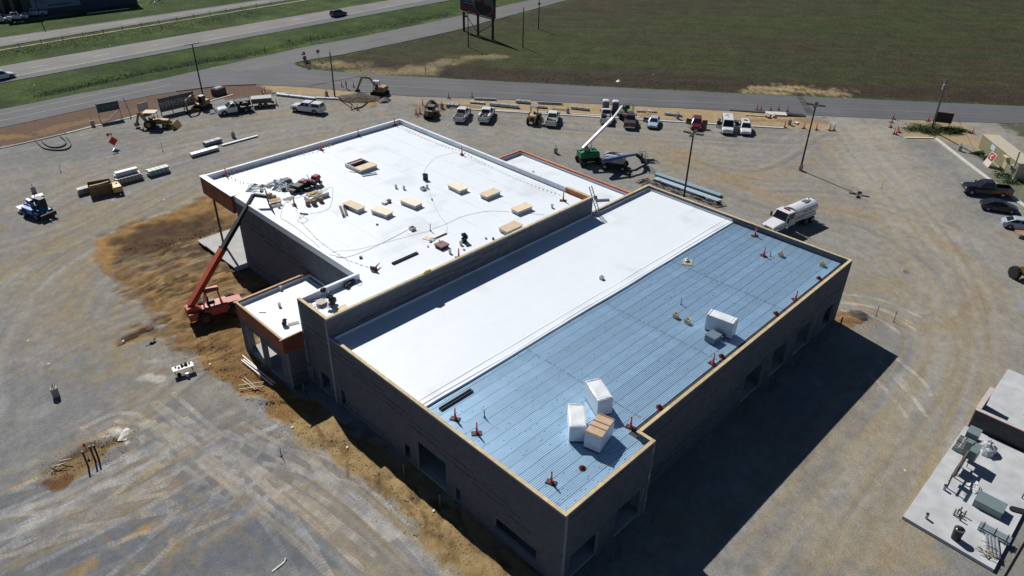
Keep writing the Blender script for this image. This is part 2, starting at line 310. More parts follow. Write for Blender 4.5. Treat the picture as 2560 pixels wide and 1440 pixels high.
    for pts, hw, n in FLOWS:
        base = spline(px(*pts), 4)
        for _ in range(int(n*.6)):
            o = rr.gauss(0, .5)*hw; a = rr.random()*.6; b = min(1, a+rr.uniform(.25, .7)); Q = base[int(a*len(base)):int(b*len(base))+2]
            if len(Q) < 3: continue
            ph = rr.uniform(0, 6); am = rr.uniform(0, .5); P = []
            for i, p in enumerate(Q):
                t = (Q[min(i+1, len(Q)-1)]-Q[max(i-1, 0)]).normalized(); nn = Vector((-t.y, t.x, 0)); P.append(p+nn*(o+am*math.sin(ph+i*.22)))
            col = rr.choice([(.28, .275, .265), (.27, .25, .215), (.14, .14, .142), (.15, .145, .135), (.30, .225, .115), (.27, .20, .10), (.30, .29, .275), (.15, .15, .155)])
            for d in ((0, 1.9) if rr.random() < .6 else (0,)):
                R_ = []
                for i, p in enumerate(P):
                    t = (P[min(i+1, len(P)-1)]-P[max(i-1, 0)]).normalized(); R_.append(p+Vector((-t.y, t.x, 0))*d)
                stroke(R_, rr.choice((.22, .3, .45, .7)), col, rr.uniform(.12, .42), -.008)
    # brown earth by the building
    blob(((248, 600), (300, 565), (420, 535), (530, 490), (560, 480), (640, 640), (700, 700), (640, 900), (760, 990), (830, 1000), (760, 1075), (690, 1055), (640, 1000), (520, 925), (450, 870), (380, 760), (300, 690), (255, 640)), (.225, .132, .046), .96, .35, .9, -.05)
    line(((262, 645), (300, 695), (380, 765), (440, 865), (470, 900)), (.15, .08, .03), .6, 1.0, 1.2, -.06); line(((250, 605), (262, 640), (300, 662)), (.29, .17, .06), .8, 1.2, 1.3)
    blob(((265, 605), (320, 580), (440, 560), (545, 520), (590, 600), (560, 650), (430, 650), (330, 660), (300, 640)), DDIRT, .92, 1.4, 1.6, -.2); blob(((300, 575), (430, 548), (545, 520), (560, 540), (430, 585), (320, 600)), (.06, .036, .02), .6, 1., 1.4)
    blob(((310, 640), (400, 620), (420, 660), (350, 670)), (.24, .16, .065), .7, 1.2, 2)
    line(((330, 650), (400, 668), (520, 660), (600, 640)), (.10, .085, .075), .6, 2.2, 2)
    blob(((470, 830), (560, 800), (640, 900), (700, 990), (600, 950), (520, 910)), (.135, .075, .03), .5, 1.5, 2.5)
    blob(((700, 1060), (830, 1000), (900, 1075), (1180, 1260), (1420, 1440), (1420, 1480), (1180, 1480), (1040, 1330), (960, 1240), (860, 1180), (790, 1130), (725, 1085)), (.27, .19, .085), .95, .5, .9, -.03)
    for p in (((850, 1085), (900, 1110), (860, 1150), (790, 1100)), ((890, 1190), (960, 1180), (1010, 1250), (960, 1240)), ((1080, 1330), (1130, 1350), (1160, 1430), (1120, 1400))): blob(p, (.12, .075, .03), .75, .6, 1.1)
    for k in range(46): # clods and treads in the bare strip
        t = rr.random(); a = G(830+t*500, 1060+t*360)+Vector((rr.uniform(-2, .6), rr.uniform(-1.4, 1.4), 0)); an = rr.uniform(-2.2, -1.2); stroke([a, a+Vector((math.cos(an), math.sin(an), 0))*rr.uniform(.5, 2.2)], rr.uniform(.15, .3), rr.choice([(.10, .06, .03), (.33, .24, .12)]), .6, -.05)
    for k in range(150): # ruts in the brown earth
        t = rr.random(); s_ = rr.random(); a = G(280+t*330, 640+s_*240-t*90) ; an = math.atan2((G(560, 520)-G(300, 610)).y, (G(560, 520)-G(300, 610)).x)+rr.gauss(0, .25)
        stroke([a, a+Vector((math.cos(an), math.sin(an), 0))*rr.uniform(1.5, 7)], rr.uniform(.2, .42), rr.choice([(.055, .034, .018), (.25, .165, .075), (.08, .05, .026), (.20, .15, .09)]), rr.uniform(.6, 1.3), -.10)
    for k in range(60):
        t = rr.random(); a = G(470+t*140, 800+rr.random()*130); an = rr.uniform(2.5, 3.6); stroke([a, a+Vector((math.cos(an), math.sin(an), 0))*rr.uniform(1, 4)], rr.uniform(.15, .35), rr.choice([(.08, .045, .02), (.25, .16, .07)]), .6, -.05)
    wd_ = np.maximum(inpoly(X, Y, px((240, 590), (560, 470), (640, 640), (720, 720), (760, 1000), (640, 1010), (440, 880), (290, 700)))*1., inpoly(X, Y, px((715, 1060), (830, 1000), (1420, 1440), (1180, 1480), (900, 1200)))*.6)
    rough = (fbm(X/1.1+7, Y/1.1+3, 4)-.5)*.5+(fbm(X/3.4+2, Y/3.4+13, 3)-.5)*.55; Z += wd_*rough*.8; C = C*(1+wd_*(fbm(X/.8+5, Y/.8+9, 3)-.5)*.7)[..., None]
    # dug patch
    blob(((105, 1172), (190, 1125), (320, 1075), (345, 1085), (330, 1105), (240, 1150), (160, 1210), (125, 1218)), (.20, .135, .06), .95, .5, .8, -.16)
    line(((112, 1180), (160, 1150), (230, 1115)), (.07, .045, .025), .7, .5, .5); line(((118, 1205), (150, 1215), (160, 1195)), (.11, .05, .02), .8, .6, .5)
    line(((290, 1080), (325, 1078)), (.50, .47, .41), .8, .8, .7); line(((320, 1090), (315, 1110)), (.62, .60, .52), .7, .35, .4)
    line(((180, 1440), (230, 1410)), (.30, .20, .08), .6, .9, .8); line(((310, 1350), (390, 1305)), (.32, .21, .10), .7, .35, .5); line(((410, 1410), (440, 1370)), (.28, .2, .1), .35, .6, .6)
    line(((400, 945), (345, 950)), (.5, .48, .42), .6, .8, 1.1); line(((350, 910), (385, 900)), (.45, .42, .36), .5, .6, 1)
    line(((360, 805), (400, 815)), (.28, .27, .26), .7, .6, .6); line(((420, 900), (470, 890)), (.27, .265, .255), .6, 1.6, 1.6)
    # corner of the building, far right
    blob(((2088, 790), (2100, 775), (2125, 785), (2145, 815), (2135, 830), (2105, 810)), (.21, .115, .04), .95, .4, .8, .06)
    blob(((2100, 770), (2160, 775), (2250, 830), (2240, 880), (2150, 830)), (.17, .168, .165), .6, 1.2, 1.2)
    line(((2140, 785), (2160, 790)), (.05, .035, .025), .8, .8, .7, .1)
    for q in ((2165, 822), (2182, 807)): line((q, (q[0]+3, q[1])), (.30, .17, .09), .8, .5, .1)
    # verges
    blob(((-80, 335), (0, 317), (291, 252), (500, 216), (660, 208), (700, 236), (600, 244), (440, 268), (300, 300), (160, 337), (0, 372), (-80, 390)), MULCH, .93, .8, .9, .02)
    line(((90, 330), (240, 300)), (.22, .145, .075), .6, 1.6, 2.2); line(((0, 345), (60, 340)), (.25, .15, .06), .7, 1.8, 2); line(((300, 285), (500, 245)), (.17, .095, .05), .6, 1.6, 2)
    blob(((640, 209), (780, 216), (900, 227), (960, 236), (930, 250), (800, 240), (690, 234)), SAND, .9, .8, 1.2); blob(((860, 232), (935, 225), (925, 250), (885, 252)), (.13, .10, .075), .85, 1, 1.2, .15)
    line(((880, 246), (915, 250)), (.22, .13, .08), .8, 1.2, 1); line(((920, 262), (935, 240)), (.26, .18, .08), .7, 1.4, 1.2); line(((770, 240), (830, 244)), (.24, .21, .17), .6, 1.4, 1)
    blob(((1036, 252), (1280, 248), (1560, 262), (1840, 277), (1990, 287), (2080, 322), (1990, 322), (1760, 304), (1500, 289), (1140, 270), (1040, 266)), SAND, .92, .9, 1.3)
    for q in (((1040, 262), (1090, 262)), ((1110, 266), (1180, 266)), ((1560, 288), (1620, 286)), ((1860, 300), (1960, 303)), ((2000, 300), (2050, 303))): line(q, (.20, .12, .065), .6, 1.3, 1.3, .08)
    line(((1590, 300), (1620, 305)), (.30, .22, .12), .5, 1.8, 1.5); line(((980, 245), (1060, 252)), (.26, .235, .19), .8, 3, 3)
    # right corner verge
    blob(((2238, 318), (2300, 300), (2420, 312), (2450, 345), (2600, 470), (2600, 520), (2520, 450), (2420, 360), (2260, 344)), (.33, .245, .14), .93, 1.0, 1.4)
    blob(((2275, 312), (2330, 306), (2420, 322), (2400, 345), (2300, 336)), (.035, .06, .014), .9, 1., 1.8)
    blob(((2420, 385), (2500, 480), (2600, 560), (2600, 470), (2480, 380)), (.05, .075, .02), .6, 1.5, 2.2)
    blob(((2390, 375), (2450, 395), (2510, 430), (2450, 440)), (.20, .2, .195), .85, .8, .8)
    blob(((2440, 318), (2520, 330), (2530, 345), (2470, 340)), (.29, .255, .2), .8, 2, 2); blob(((2500, 306), (2640, 312), (2640, 420), (2560, 350), (2515, 330)), (.06, .06, .025), .85, 1.5, 2.2)
    # tread marks
    r5 = random.Random(9); TT = list(TREADS)
    for pts, n_, ds in ((((-60, 1330), (150, 1240), (300, 1180), (430, 1110)), 5, 4.5), (((-40, 1440), (200, 1340), (420, 1230), (560, 1150)), 4, 4.), (((330, 1040), (520, 1150), (720, 1300), (880, 1440)), 5, 5.5), (((600, 1060), (800, 1170), (980, 1310), (1100, 1430)), 3, 2.)):
        for _ in range(n_):
            o1, o2 = r5.gauss(0, ds), r5.gauss(0, ds); Q = px(*pts); d = (Q[-1]-Q[0]).normalized(); nn = Vector((-d.y, d.x, 0)); i0 = r5.choice((0, 0, 1)); i1 = r5.choice((len(Q), len(Q)-1)); 
            if i1-i0 >= 3: TT.append([Q[i]+nn*(o1+(o2-o1)*i/3) for i in range(i0, i1)])
    T = np.zeros(X.shape); U = np.zeros(X.shape); OV = np.zeros(X.shape); NT = np.zeros(X.shape)
    for pl_ in (((100, 1160), (200, 1120), (330, 1070), (350, 1110), (240, 1165), (160, 1222), (90, 1222)), ((700, 1060), (830, 1000), (900, 1075), (1180, 1260), (1420, 1440), (1180, 1480), (960, 1240)), ((240, 590), (560, 470), (700, 720), (830, 1000), (640, 1010), (440, 880))): NT = np.maximum(NT, inpoly(X, Y, px(*pl_))*1.)
    for pts in TT:
        b_ = spline(px(*pts) if isinstance(pts, tuple) else pts, 6)
        for off in (-.95, .95):
            P = []
            for i, p in enumerate(b_):
                t = (b_[min(i+1, len(b_)-1)]-b_[max(i-1, 0)]).normalized(); P.append(p+Vector((-t.y, t.x, 0))*off)
            D, u = segdist(X, Y, P); w = np.clip(1-(D-.05)/.5, 0, 1)*(1-NT); OV = np.maximum(OV, np.minimum(w, T)); m = w > T; T = np.where(m, w, T); U = np.where(m, u, U)
            C = C; Z -= 0*w
    # keep earth low under the building
    bl = inpoly(X, Y, [(23.2, 50.3), (23.2, 58.7), (31.3, 58.7), (31.3, 80), (59, 80), (59, 66.5), (69.5, 66.5), (69.5, 21), (34.9, 21), (34.9, 19.6), (25.3, 19.6), (25.3, 50.3)]); Z = np.where(bl, -.12, Z)
    D, _ = segdist(X, Y, lot_poly, True); Z = np.where(D < 1.2, -.02, Z)
    C *= (.88+.24*vnoise(X*3.3, Y*3.3))[..., None]
    return X, Y, C, Z, T, U
_X, _Y, LC, LZ, LT, LU = lot_fields()
lot_m = soil_mat('crushed_stone', 6., .18, .06, 7., tread=True)
sheet('gravel_lot', xs, ys, lambda X, Y: inpoly(X, Y, lot_poly), lambda X, Y: LC, lambda X, Y: LZ, lot_m, {'track_m': LT, 'track_u': LU})
def lot_z(x, y):
    i = min(max(int(np.searchsorted(xs, x)), 0), len(xs)-1); j = min(max(int(np.searchsorted(ys, y)), 0), len(ys)-1); return float(LZ[i, j])
# ---- roads
def road_mat(name, col, d, amt=.12, sc=.35):
    m = bpy.data.materials.new(name); m.use_nodes = True; n = m.node_tree.nodes; l = m.node_tree.links; b = n['Principled BSDF']; b.inputs['Roughness'].default_value = .85; b.inputs['Specular IOR Level'].default_value = .3
    tc = n.new('ShaderNodeTexCoord'); mp = n.new('ShaderNodeMapping'); mp.vector_type = 'TEXTURE'; mp.inputs['Rotation'].default_value = (0, 0, d); mp.inputs['Scale'].default_value = (22, 1, 1); l.new(tc.outputs['Object'], mp.inputs[0])
    v = None
    for vec, s, lo, hi in ((mp.outputs[0], sc*2, 1-amt, 1+amt), (tc.outputs['Object'], 6, .93, 1.07), (tc.outputs['Object'], .12, 1-amt, 1+amt), (mp.outputs[0], 2.2, .94, 1.06)):
        t = n.new('ShaderNodeTexNoise'); t.inputs['Scale'].default_value = s; t.inputs['Detail'].default_value = 5; l.new(vec, t.inputs['Vector'])
        r = n.new('ShaderNodeMapRange'); r.inputs['From Min'].default_value = .3; r.inputs['From Max'].default_value = .7; r.inputs['To Min'].default_value = lo; r.inputs['To Max'].default_value = hi; l.new(t.outputs[0], r.inputs[0])
        if v is None: v = r.outputs[0]
        else: q = n.new('ShaderNodeMath'); q.operation = 'MULTIPLY'; l.new(v, q.inputs[0]); l.new(r.outputs[0], q.inputs[1]); v = q.outputs[0]
    vm = n.new('ShaderNodeVectorMath'); vm.operation = 'SCALE'; vm.inputs[0].default_value = col; l.new(v, vm.inputs['Scale']); l.new(vm.outputs[0], b.inputs['Base Color']); return m
def rag(pts, amp=.12, step=1.5):
    o = []
    for a, b in zip(pts[:-1], pts[1:]):
        n = max(1, int((b-a).length/step)); d = (b-a).normalized(); q = Vector((-d.y, d.x, 0))
        o += [a.lerp(b, k/n)+q*random.uniform(-amp, amp) for k in range(n)]
    return o+[pts[-1]]
def flat(name, poly, z, m, kind='structure', th=.1):
    import bmesh
    b = bmesh.new(); vs = [b.verts.new((p[0], p[1], z)) for p in poly]; f = b.faces.new(vs); bmesh.ops.recalc_face_normals(b, faces=[f])
    if f.normal.z < 0: f.normal_flip()
    bmesh.ops.triangulate(b, faces=[f]); r = bmesh.ops.extrude_edge_only(b, edges=[e for e in b.edges if e.is_boundary])
    for v in r['geom']:
        if isinstance(v, bmesh.types.BMVert): v.co.z -= th
    me = bpy.data.meshes.new(name); b.to_mesh(me); b.free(); me.materials.append(m); o = bpy.data.objects.new(name, me); COL.objects.link(o)
    if kind: o['kind'] = kind
    return o
asph = road_mat('asphalt', (.098, .100, .108), ROADDIR, .10); asph2 = road_mat('frontage_asphalt', (.118, .118, .119), HWDIR, .10)
conc = road_mat('highway_concrete', (.165, .158, .147), HWDIR, .13, .5); shoulder = road_mat('shoulder_asphalt', (.105, .107, .11), HWDIR)
pw = mat('road_paint_white', (.42, .42, .40), .7, var=.3, sc=2); py_ = mat('road_paint_yellow', (.30, .23, .10), .7, var=.35, sc=2)
def ext(a, b, t): return a + (b-a)*t
def strip(name, L1, L2, z, m): return flat(name, rag(L1)+rag(L2[::-1]), z, m)
A, B = G(0, 208), G(640, 90); A2, B2 = G(0, 166), G(640, 57)
near = [ext(A, B, -.8), ext(A, B, 3.4)]; nearu = [ext(A2, B2, -.8), ext(A2, B2, 3.4)]
strip('highway', near, nearu, .03, conc)
E1, E2 = G(0, 198), G(640, 79)
flat('road_shoulder', rag([ext(A, B, -.8), ext(A, B, 3.4)])+[ext(E1, E2, 3.4), ext(E1, E2, -.8)], .034, shoulder)
A, B = G(0, 117), G(500, 36); A2, B2 = G(0, 94), G(512, 20)
strip('highway', [ext(A, B, -.8), ext(A, B, 3.8)], [ext(A2, B2, -.8), ext(A2, B2, 3.8)], .03, conc)
F1, F2 = G(0, 98), G(512, 24)
flat('road_shoulder', [ext(A2, B2, -.8), ext(A2, B2, 3.8), ext(F1, F2, 3.8), ext(F1, F2, -.8)], .034, shoulder)
def pline(name, a, b, w, m, z, dash=None):
    o = MB(); d = (b-a).normalized(); q = Vector((-d.y, d.x, 0))*w/2; L = (b-a).length; s = 0
    while s < L:
        e = min(L, s+(dash[0] if dash else L)); P = [a+d*s-q, a+d*e-q, a+d*e+q, a+d*s+q]; o.add([(p.x, p.y, z) for p in P], [(0, 1, 2, 3)]); s = e+(dash[1] if dash else 1)
    return o.build(name, m, kind='structure')
pline('edge_line', ext(E1, E2, -.5)+Vector((0, .12, 0)), ext(E1, E2, 3), .15, pw, .040)
M1, M2 = G(162, 155), G(560, 81.5)
pline('lane_line', ext(M1, M2, -1.2), ext(M1, M2, 4), .14, pw, .040, (3.3, 9.2))
M1, M2 = G(0, 108), G(470, 34)
pline('lane_line', ext(M1, M2, -.5), ext(M1, M2, 3.5), .14, pw, .040, (3.3, 9.2)); pline('edge_line', ext(F1, F2, -.5), ext(F1, F2, 3), .14, pw, .040)
C1, C2 = G(0, 127), G(640, 21.5)
strip('median_mow_strip', [ext(C1, C2, -.5), ext(C1, C2, 3)], [ext(C1, C2, -.5)+Vector((0, 1., 0)), ext(C1, C2, 3)+Vector((0, 1., 0))], .02, mat('mow_strip', (.20, .185, .13), .9, var=.25, sc=1))
# frontage road + branch + main road, one junction
front_up = px((-60, 288), (0, 274), (150, 244), (250, 225), (412, 196), (530, 169), (640, 145), (740, 122), (890, 94), (1080, 55), (1280, 10))
far_up = ext(G(1080, 55), G(1280, 10), 3.2); tip = px((1280, 38), (1140, 76), (990, 109), (860, 136), (800, 146), (760, 152), (738, 157), (738, 163), (760, 171), (820, 178), (900, 185), (1280, 205), (1560, 220), (1920, 237), (2240, 252), (2560, 266))
low = px((-60, 334), (0, 320), (120, 294), (291, 256), (400, 235), (500, 222), (560, 215), (640, 212), (700, 214), (780, 219), (900, 230), (1020, 240), (1280, 249), (1560, 263), (1840, 278), (2080, 291), (2300, 300), (2640, 313))
jn = rag(front_up, .1)+[far_up, ext(G(1140, 76), G(1280, 38), 3.4)]+rag(tip, .15)+[ext(tip[-2], tip[-1], 2.2), ext(low[-2], low[-1], 2.2)]+rag(low[::-1], .12)
flat('road', jn, .035, asph)
flat('frontage_road', rag(px((640, 146.5), (740, 123.5), (890, 95.5), (1080, 56.5), (1280, 11.5)), .05)+[far_up+Vector((0, -.6, 0)), ext(G(1140, 76), G(1280, 38), 3.4)+Vector((0, .6, 0))]+rag(px((1280, 36.5), (1140, 74.5), (990, 107.5), (860, 134.5), (780, 147)), .1)+rag(px((690, 165), (600, 180), (560, 172)), .6), .041, asph2)
for a, b, m in (((0, 287), (407, 201), py_), ((0, 302.5), (425, 212.5), py_)):
    pline('centre_line', ext(G(*a), G(*b), -.25), G(*b), .13, m, .046)
for pts in (((715, 199.5), (940, 213), (1280, 233.5), (1600, 249), (1920, 264), (2240, 277), (2560, 291)),): 
    P = px(*pts)
    for a, b in zip(P[:-1], P[1:]): pline('centre_line', a, b, .12, py_, .046)
for pts in (((732, 186), (1000, 202), (1280, 217)), ((1280, 217), (1600, 232), (1920, 248), (2250, 262))):
    P = px(*pts)
    for a, b in zip(P[:-1], P[1:]): pline('centre_line', a, b, .10, mat('worn_line', (.24, .20, .13), .8, var=.3), .046)
flat('road_patch', px((1991, 240), (2006, 240.5), (2036, 284), (2016, 284)), .045, mat('patch', (.045, .046, .048), .9, var=.35, sc=1.5))
flat('road_patch', px((759, 216), (775, 216.5), (917, 190), (907, 189)), .045, mat('patch', (.045, .046, .048)))
dustm = mat('road_dust', (.24, .215, .175), .95, var=.2, sc=.4)
# kerbs
kerb_m = mat('kerb_concrete', (.50, .485, .45), .85, var=.12, sc=2, bump=.01); stone_m = mat('footing_concrete', (.30, .30, .29), .9, var=.15, sc=3)
def kerb(pts, label, w=.45, h=.14, m=kerb_m, split=3.0, z=0.):
    t = thing('kerb', label, 'kerb', pts[0])
    for a, b in zip(pts[:-1], pts[1:]):
        n = max(1, round((b-a).length/split))
        for k in range(n):
            p, q = a.lerp(b, k/n), a.lerp(b, (k+1)/n-.012/((b-a).length)); MB().beam(p-pts[0]+Vector((0, 0, h/2+z-.05)), q-pts[0]+Vector((0, 0, h/2+z-.05)), w, h+.1).build('kerb_section', m, t)
    return t
kerb(px((1125, 271), (1280, 280.5), (1560, 297), (1700, 306), (1960, 321)), 'long pale concrete kerb in front of the parked row of cars', .42)
kerb(px((1240, 275), (1420, 284), (1600, 293)), 'pale concrete kerb strip in the sand behind the parked pickups', .3, .06)
kerb(px((2262, 345), (2338, 346)), 'short pale kerb at the bushy island by the entrance', .45); kerb(px((2338, 346), (2420, 410), (2540, 500), (2600, 545)), 'pale kerb running past the beige container to the right edge', .6)
kerb(px((-80, 392), (0, 372), (85, 353), (165, 334)), 'low dark kerb form at the left edge of the lot', .35, .12, stone_m); kerb(px((162, 335), (205, 324), (290, 303), (345, 290)), 'pale kerb section in front of the green sign', .35, .12); kerb(px((520, 255), (583, 237)), 'timber edged kerb form behind the flatbed truck', .3, .12)
kerb(px((640, 211.5), (560, 214.5), (500, 221), (440, 229)), 'dark kerb along the curve of the frontage road', .35, .12, mat('dark_kerb', (.07, .07, .072), .9))
wood_m = mat('form_timber', (.20, .165, .12), .85, var=.25, sc=4)
def form(pts, label, m=wood_m, w=.07, h=.22):
    t = thing('form_board', label, 'timber form', pts[0])
    for a, b in zip(pts[:-1], pts[1:]): MB().beam(a-pts[0]+Vector((0, 0, h/2)), b-pts[0]+Vector((0, 0, h/2)), w, h).build('board', m, t)
dkf = mat('dark_form', (.05, .048, .046), .8)
form(spline(px((88, 352), (100, 365), (112, 373), (140, 377), (168, 374), (178, 362), (165, 343)), 4), 'outer curved steel form of the kerb nose at left', dkf); form(spline(px((103, 352), (112, 362), (130, 370), (155, 368), (166, 357), (150, 342)), 4), 'inner curved steel form of the kerb nose at left', dkf)
form(spline(px((848, 245), (880, 262), (885, 273)), 4), 'curved form board left of the dirt pile', dkf); form(spline(px((885, 273), (905, 268), (920, 255), (925, 247)), 4), 'curved form board right of the dirt pile', dkf)
# ---------------- buildings ----------------
cmu = mat('concrete_block', (.102, .111, .132), .92, var=.14, sc=1.2, rnd=.10, bump=.004, bsc=30); mortar = mat('mortar', (.27, .28, .31), .95, var=.1)
cmud = mat('concrete_block_dark', (.06, .066, .08), .92, var=.14, sc=1.2, rnd=.15); capw = mat('cap_timber', (.50, .39, .225), .8, var=.16, sc=2.5, rnd=.12); ply = mat('red_sheathing', (.24, .075, .042), .8, var=.25, sc=.9, rnd=.12, bump=.004, bsc=9)
plyo = mat('orange_sheathing', (.44, .125, .06), .8, var=.25, sc=1.2, rnd=.12); steel = mat('primer_steel', (.035, .033, .033), .5, var=.2)
slabm = mat('slab_concrete', (.40, .395, .38), .85, var=.12, sc=.8, bump=.004)
def tpo_mat():
    m = bpy.data.materials.new('white_membrane'); m.use_nodes = True; n = m.node_tree.nodes; l = m.node_tree.links; b = n['Principled BSDF']; b.inputs['Roughness'].default_value = .48; b.inputs['Specular IOR Level'].default_value = .35
    tc = n.new('ShaderNodeTexCoord'); v = None
    mp = n.new('ShaderNodeMapping'); mp.vector_type = 'TEXTURE'; mp.inputs['Scale'].default_value = (14, 1, 1); l.new(tc.outputs['Object'], mp.inputs[0])
    for vec, s, a in ((tc.outputs['Object'], .25, .015), (mp.outputs[0], 1.2, .012), (tc.outputs['Object'], 3., .015)):
        t = n.new('ShaderNodeTexNoise'); t.inputs['Scale'].default_value = s; t.inputs['Detail'].default_value = 5; l.new(vec, t.inputs['Vector'])
        r = n.new('ShaderNodeMapRange'); r.inputs['From Min'].default_value = .3; r.inputs['From Max'].default_value = .7; r.inputs['To Min'].default_value = 1-a*1.6; r.inputs['To Max'].default_value = 1+a*.4; l.new(t.outputs[0], r.inputs[0])
        if v is None: v = r.outputs[0]
        else: q = n.new('ShaderNodeMath'); q.operation = 'MULTIPLY'; l.new(v, q.inputs[0]); l.new(r.outputs[0], q.inputs[1]); v = q.outputs[0]
    # boards of the insulation telegraphing as scuffed rectangles
    bt = n.new('ShaderNodeTexBrick'); bt.inputs['Scale'].default_value = 1; bt.inputs['Brick Width'].default_value = 2.4; bt.inputs['Row Height'].default_value = 1.2; bt.inputs['Mortar Size'].default_value = 0; bt.inputs['Color1'].default_value = (1, 1, 1, 1); bt.inputs['Color2'].default_value = (0, 0, 0, 1); l.new(tc.outputs['Object'], bt.inputs['Vector'])
    t = n.new('ShaderNodeTexNoise'); t.inputs['Scale'].default_value = .14; l.new(tc.outputs['Object'], t.inputs['Vector'])
    r = n.new('ShaderNodeMapRange'); r.inputs['From Min'].default_value = .56; r.inputs['From Max'].default_value = .62; r.inputs['To Min'].default_value = 0; r.inputs['To Max'].default_value = .13; l.new(t.outputs[0], r.inputs[0])
    q = n.new('ShaderNodeMath'); q.operation = 'MULTIPLY'; l.new(bt.outputs['Color'], q.inputs[0]); l.new(r.outputs[0], q.inputs[1]); q2 = n.new('ShaderNodeMath'); q2.operation = 'SUBTRACT'; l.new(v, q2.inputs[0]); l.new(q.outputs[0], q2.inputs[1])
    vm = n.new('ShaderNodeVectorMath'); vm.operation = 'SCALE'; vm.inputs[0].default_value = (.715, .76, .805); l.new(q2.outputs[0], vm.inputs['Scale']); l.new(vm.outputs[0], b.inputs['Base Color'])
    nb = n.new('ShaderNodeTexNoise'); nb.inputs['Scale'].default_value = .9; nb.inputs['Detail'].default_value = 4; l.new(mp.outputs[0], nb.inputs['Vector']); bp = n.new('ShaderNodeBump'); bp.inputs['Distance'].default_value = .008; l.new(nb.outputs[0], bp.inputs['Height']); l.new(bp.outputs[0], b.inputs['Normal'])
    return m
tpo = tpo_mat()
_blk = {}
BLOCKS = []
def wall(root, ax, c, a0, a1, z0, z1, side, ops=(), th=.28, blocks=True, m=None):
    """straight wall; ax 0: plane X=c running in Y, ax 1: plane Y=c running in X; side = +-1 outward; ops (a,b,zb,zt)"""
    mb = MB(); cuts = sorted({a0, a1} | {o[0] for o in ops} | {o[1] for o in ops}); i0, i1 = (c, c-side*th) if side < 0 else (c-th, c); i0, i1 = min(c, c-side*th), max(c, c-side*th)
    rec = .012; j0, j1 = (i0+rec, i1) if side < 0 else (i0, i1-rec)
    for u, w in zip(cuts[:-1], cuts[1:]):
        sp = [(z0, z1)]
        for o in ops:
            if o[0] <= u+1e-6 and o[1] >= w-1e-6: sp = [(p, q) for s in sp for p, q in ((s[0], min(s[1], o[2])), (max(s[0], o[3]), s[1])) if q > p+1e-6]
        for p, q in sp:
            if ax == 0: mb.box(j0, j1, u, w, p, q)
            else: mb.box(u, w, j0, j1, p, q)
    o = mb.build('wall', m or mortar, root)
    if not blocks: return o
    nz = int((z1-z0+.02)/.2)
    for r in range(nz):
        zb = z0+r*.2; s = a0-(.2 if r % 2 else 0)
        while s < a1-.02:
            p, q = max(s, a0), min(s+.4, a1); s += .4
            for op in ops:
                if zb+.1 > op[2] and zb+.1 < op[3]:
                    if p >= op[0] and q <= op[1]: p = q; break
                    if p < op[0] < q: q = op[0]
                    elif p < op[1] < q: p = op[1]
            if q-p < .08: continue
            BLOCKS.append((root, ax, c, side, p, q, zb))
    return o
def lay_blocks():
    cp = Vector((0, 0, CAMZ))
    def cen(b): return Vector((b[2], (b[4]+b[5])/2, b[6])) if b[1] == 0 else Vector(((b[4]+b[5])/2, b[2], b[6]))
    full = [b for b in BLOCKS if b[0] is wing and b[5]-b[4] > .38 and b[2] in (WX, SY1)]; full.sort(key=lambda b: (cen(b)-cp).length - (6 if b[1] == 0 and b[6] > 2 else 0)); solo = set(map(id, full[:300])); me = {}
    acc = {}
    for b in BLOCKS:
        root, ax, c, side, p, q, zb = b; g = .010; jt = random.uniform(-.004, .004); dk = ((int((p+37)/3.6)*7919+int(round(zb/.2))*104729+int(c*10)*31) % 97) < 7
        d0, d1 = (c+side*jt, c-side*.06)
        lo, hi = min(d0, d1), max(d0, d1)
        if id(b) in solo:
            k = (ax, side)
            if k not in me:
                w = MB(); (w.box(-.03, .03, -.194, .194, -.094, .094) if ax == 0 else w.box(-.194, .194, -.03, .03, -.094, .094)); o = w.build('block', cmu, root); me[k] = o.data; bpy.data.objects.remove(o)
            o = bpy.data.objects.new('block', me[k]); COL.objects.link(o); o.parent = root
            o.location = ((lo+hi)/2, (p+q)/2, zb+.1) if ax == 0 else ((p+q)/2, (lo+hi)/2, zb+.1)
        else:
            w = acc.setdefault((root.name, dk), (MB(), root))[0]
            if ax == 0: w.box(lo, hi, p+g, q-g, zb+g, zb+.2-g)
            else: w.box(p+g, q-g, lo, hi, zb+g, zb+.2-g)
    for (_, dk), (w, root) in acc.items(): w.build('block_courses', cmud if dk else cmu, root, fix=False, kind='stuff')
def caps(root, pts, z, w=.27, h=.05, L=3.66, m=None, inset=0.):
    for a, b in zip(pts[:-1], pts[1:]):
        a = Vector(a); b = Vector(b); n = max(1, math.ceil((b-a).length/L)); d = (b-a).normalized()
        for k in range(n):
            p = a+d*min(k*L, (b-a).length); q = a+d*(min((k+1)*L, (b-a).length)-.015)
            if (q-p).length > .05: MB().beam((p.x, p.y, z+h/2), (q.x, q.y, z+h/2+random.uniform(-.004, .008)), w*random.uniform(.98, 1.03), h).build('cap_board', m or capw, root)
WX, SY1, SY2, NY, EX, WT, WR = 25.0, 19.3, 20.55, 45.8, 70.2, 7.32, 6.72
wing = thing('block_building', 'long grey block shop building with sky-tinted metal deck and white membrane roof under construction', 'building')
wall(wing, 0, WX, SY1, NY, 0, WT, -1, [(21.6, 25.8, .8, 2.0), (29.4, 30.2, 0, 1.8), (31.0, 34.6, 0, 3.4), (35.4, 36.4, 0, 2.0), (44.4, 45.4, 0, 2.2)])
wall(wing, 1, SY1, WX+.28, 34.65, 0, WT, -1, [(25.8, 28.9, 0, 2.8), (30.8, 34.0, 0, 3.2)])
wall(wing, 0, 34.65, SY1, SY2, 0, WT, 1)
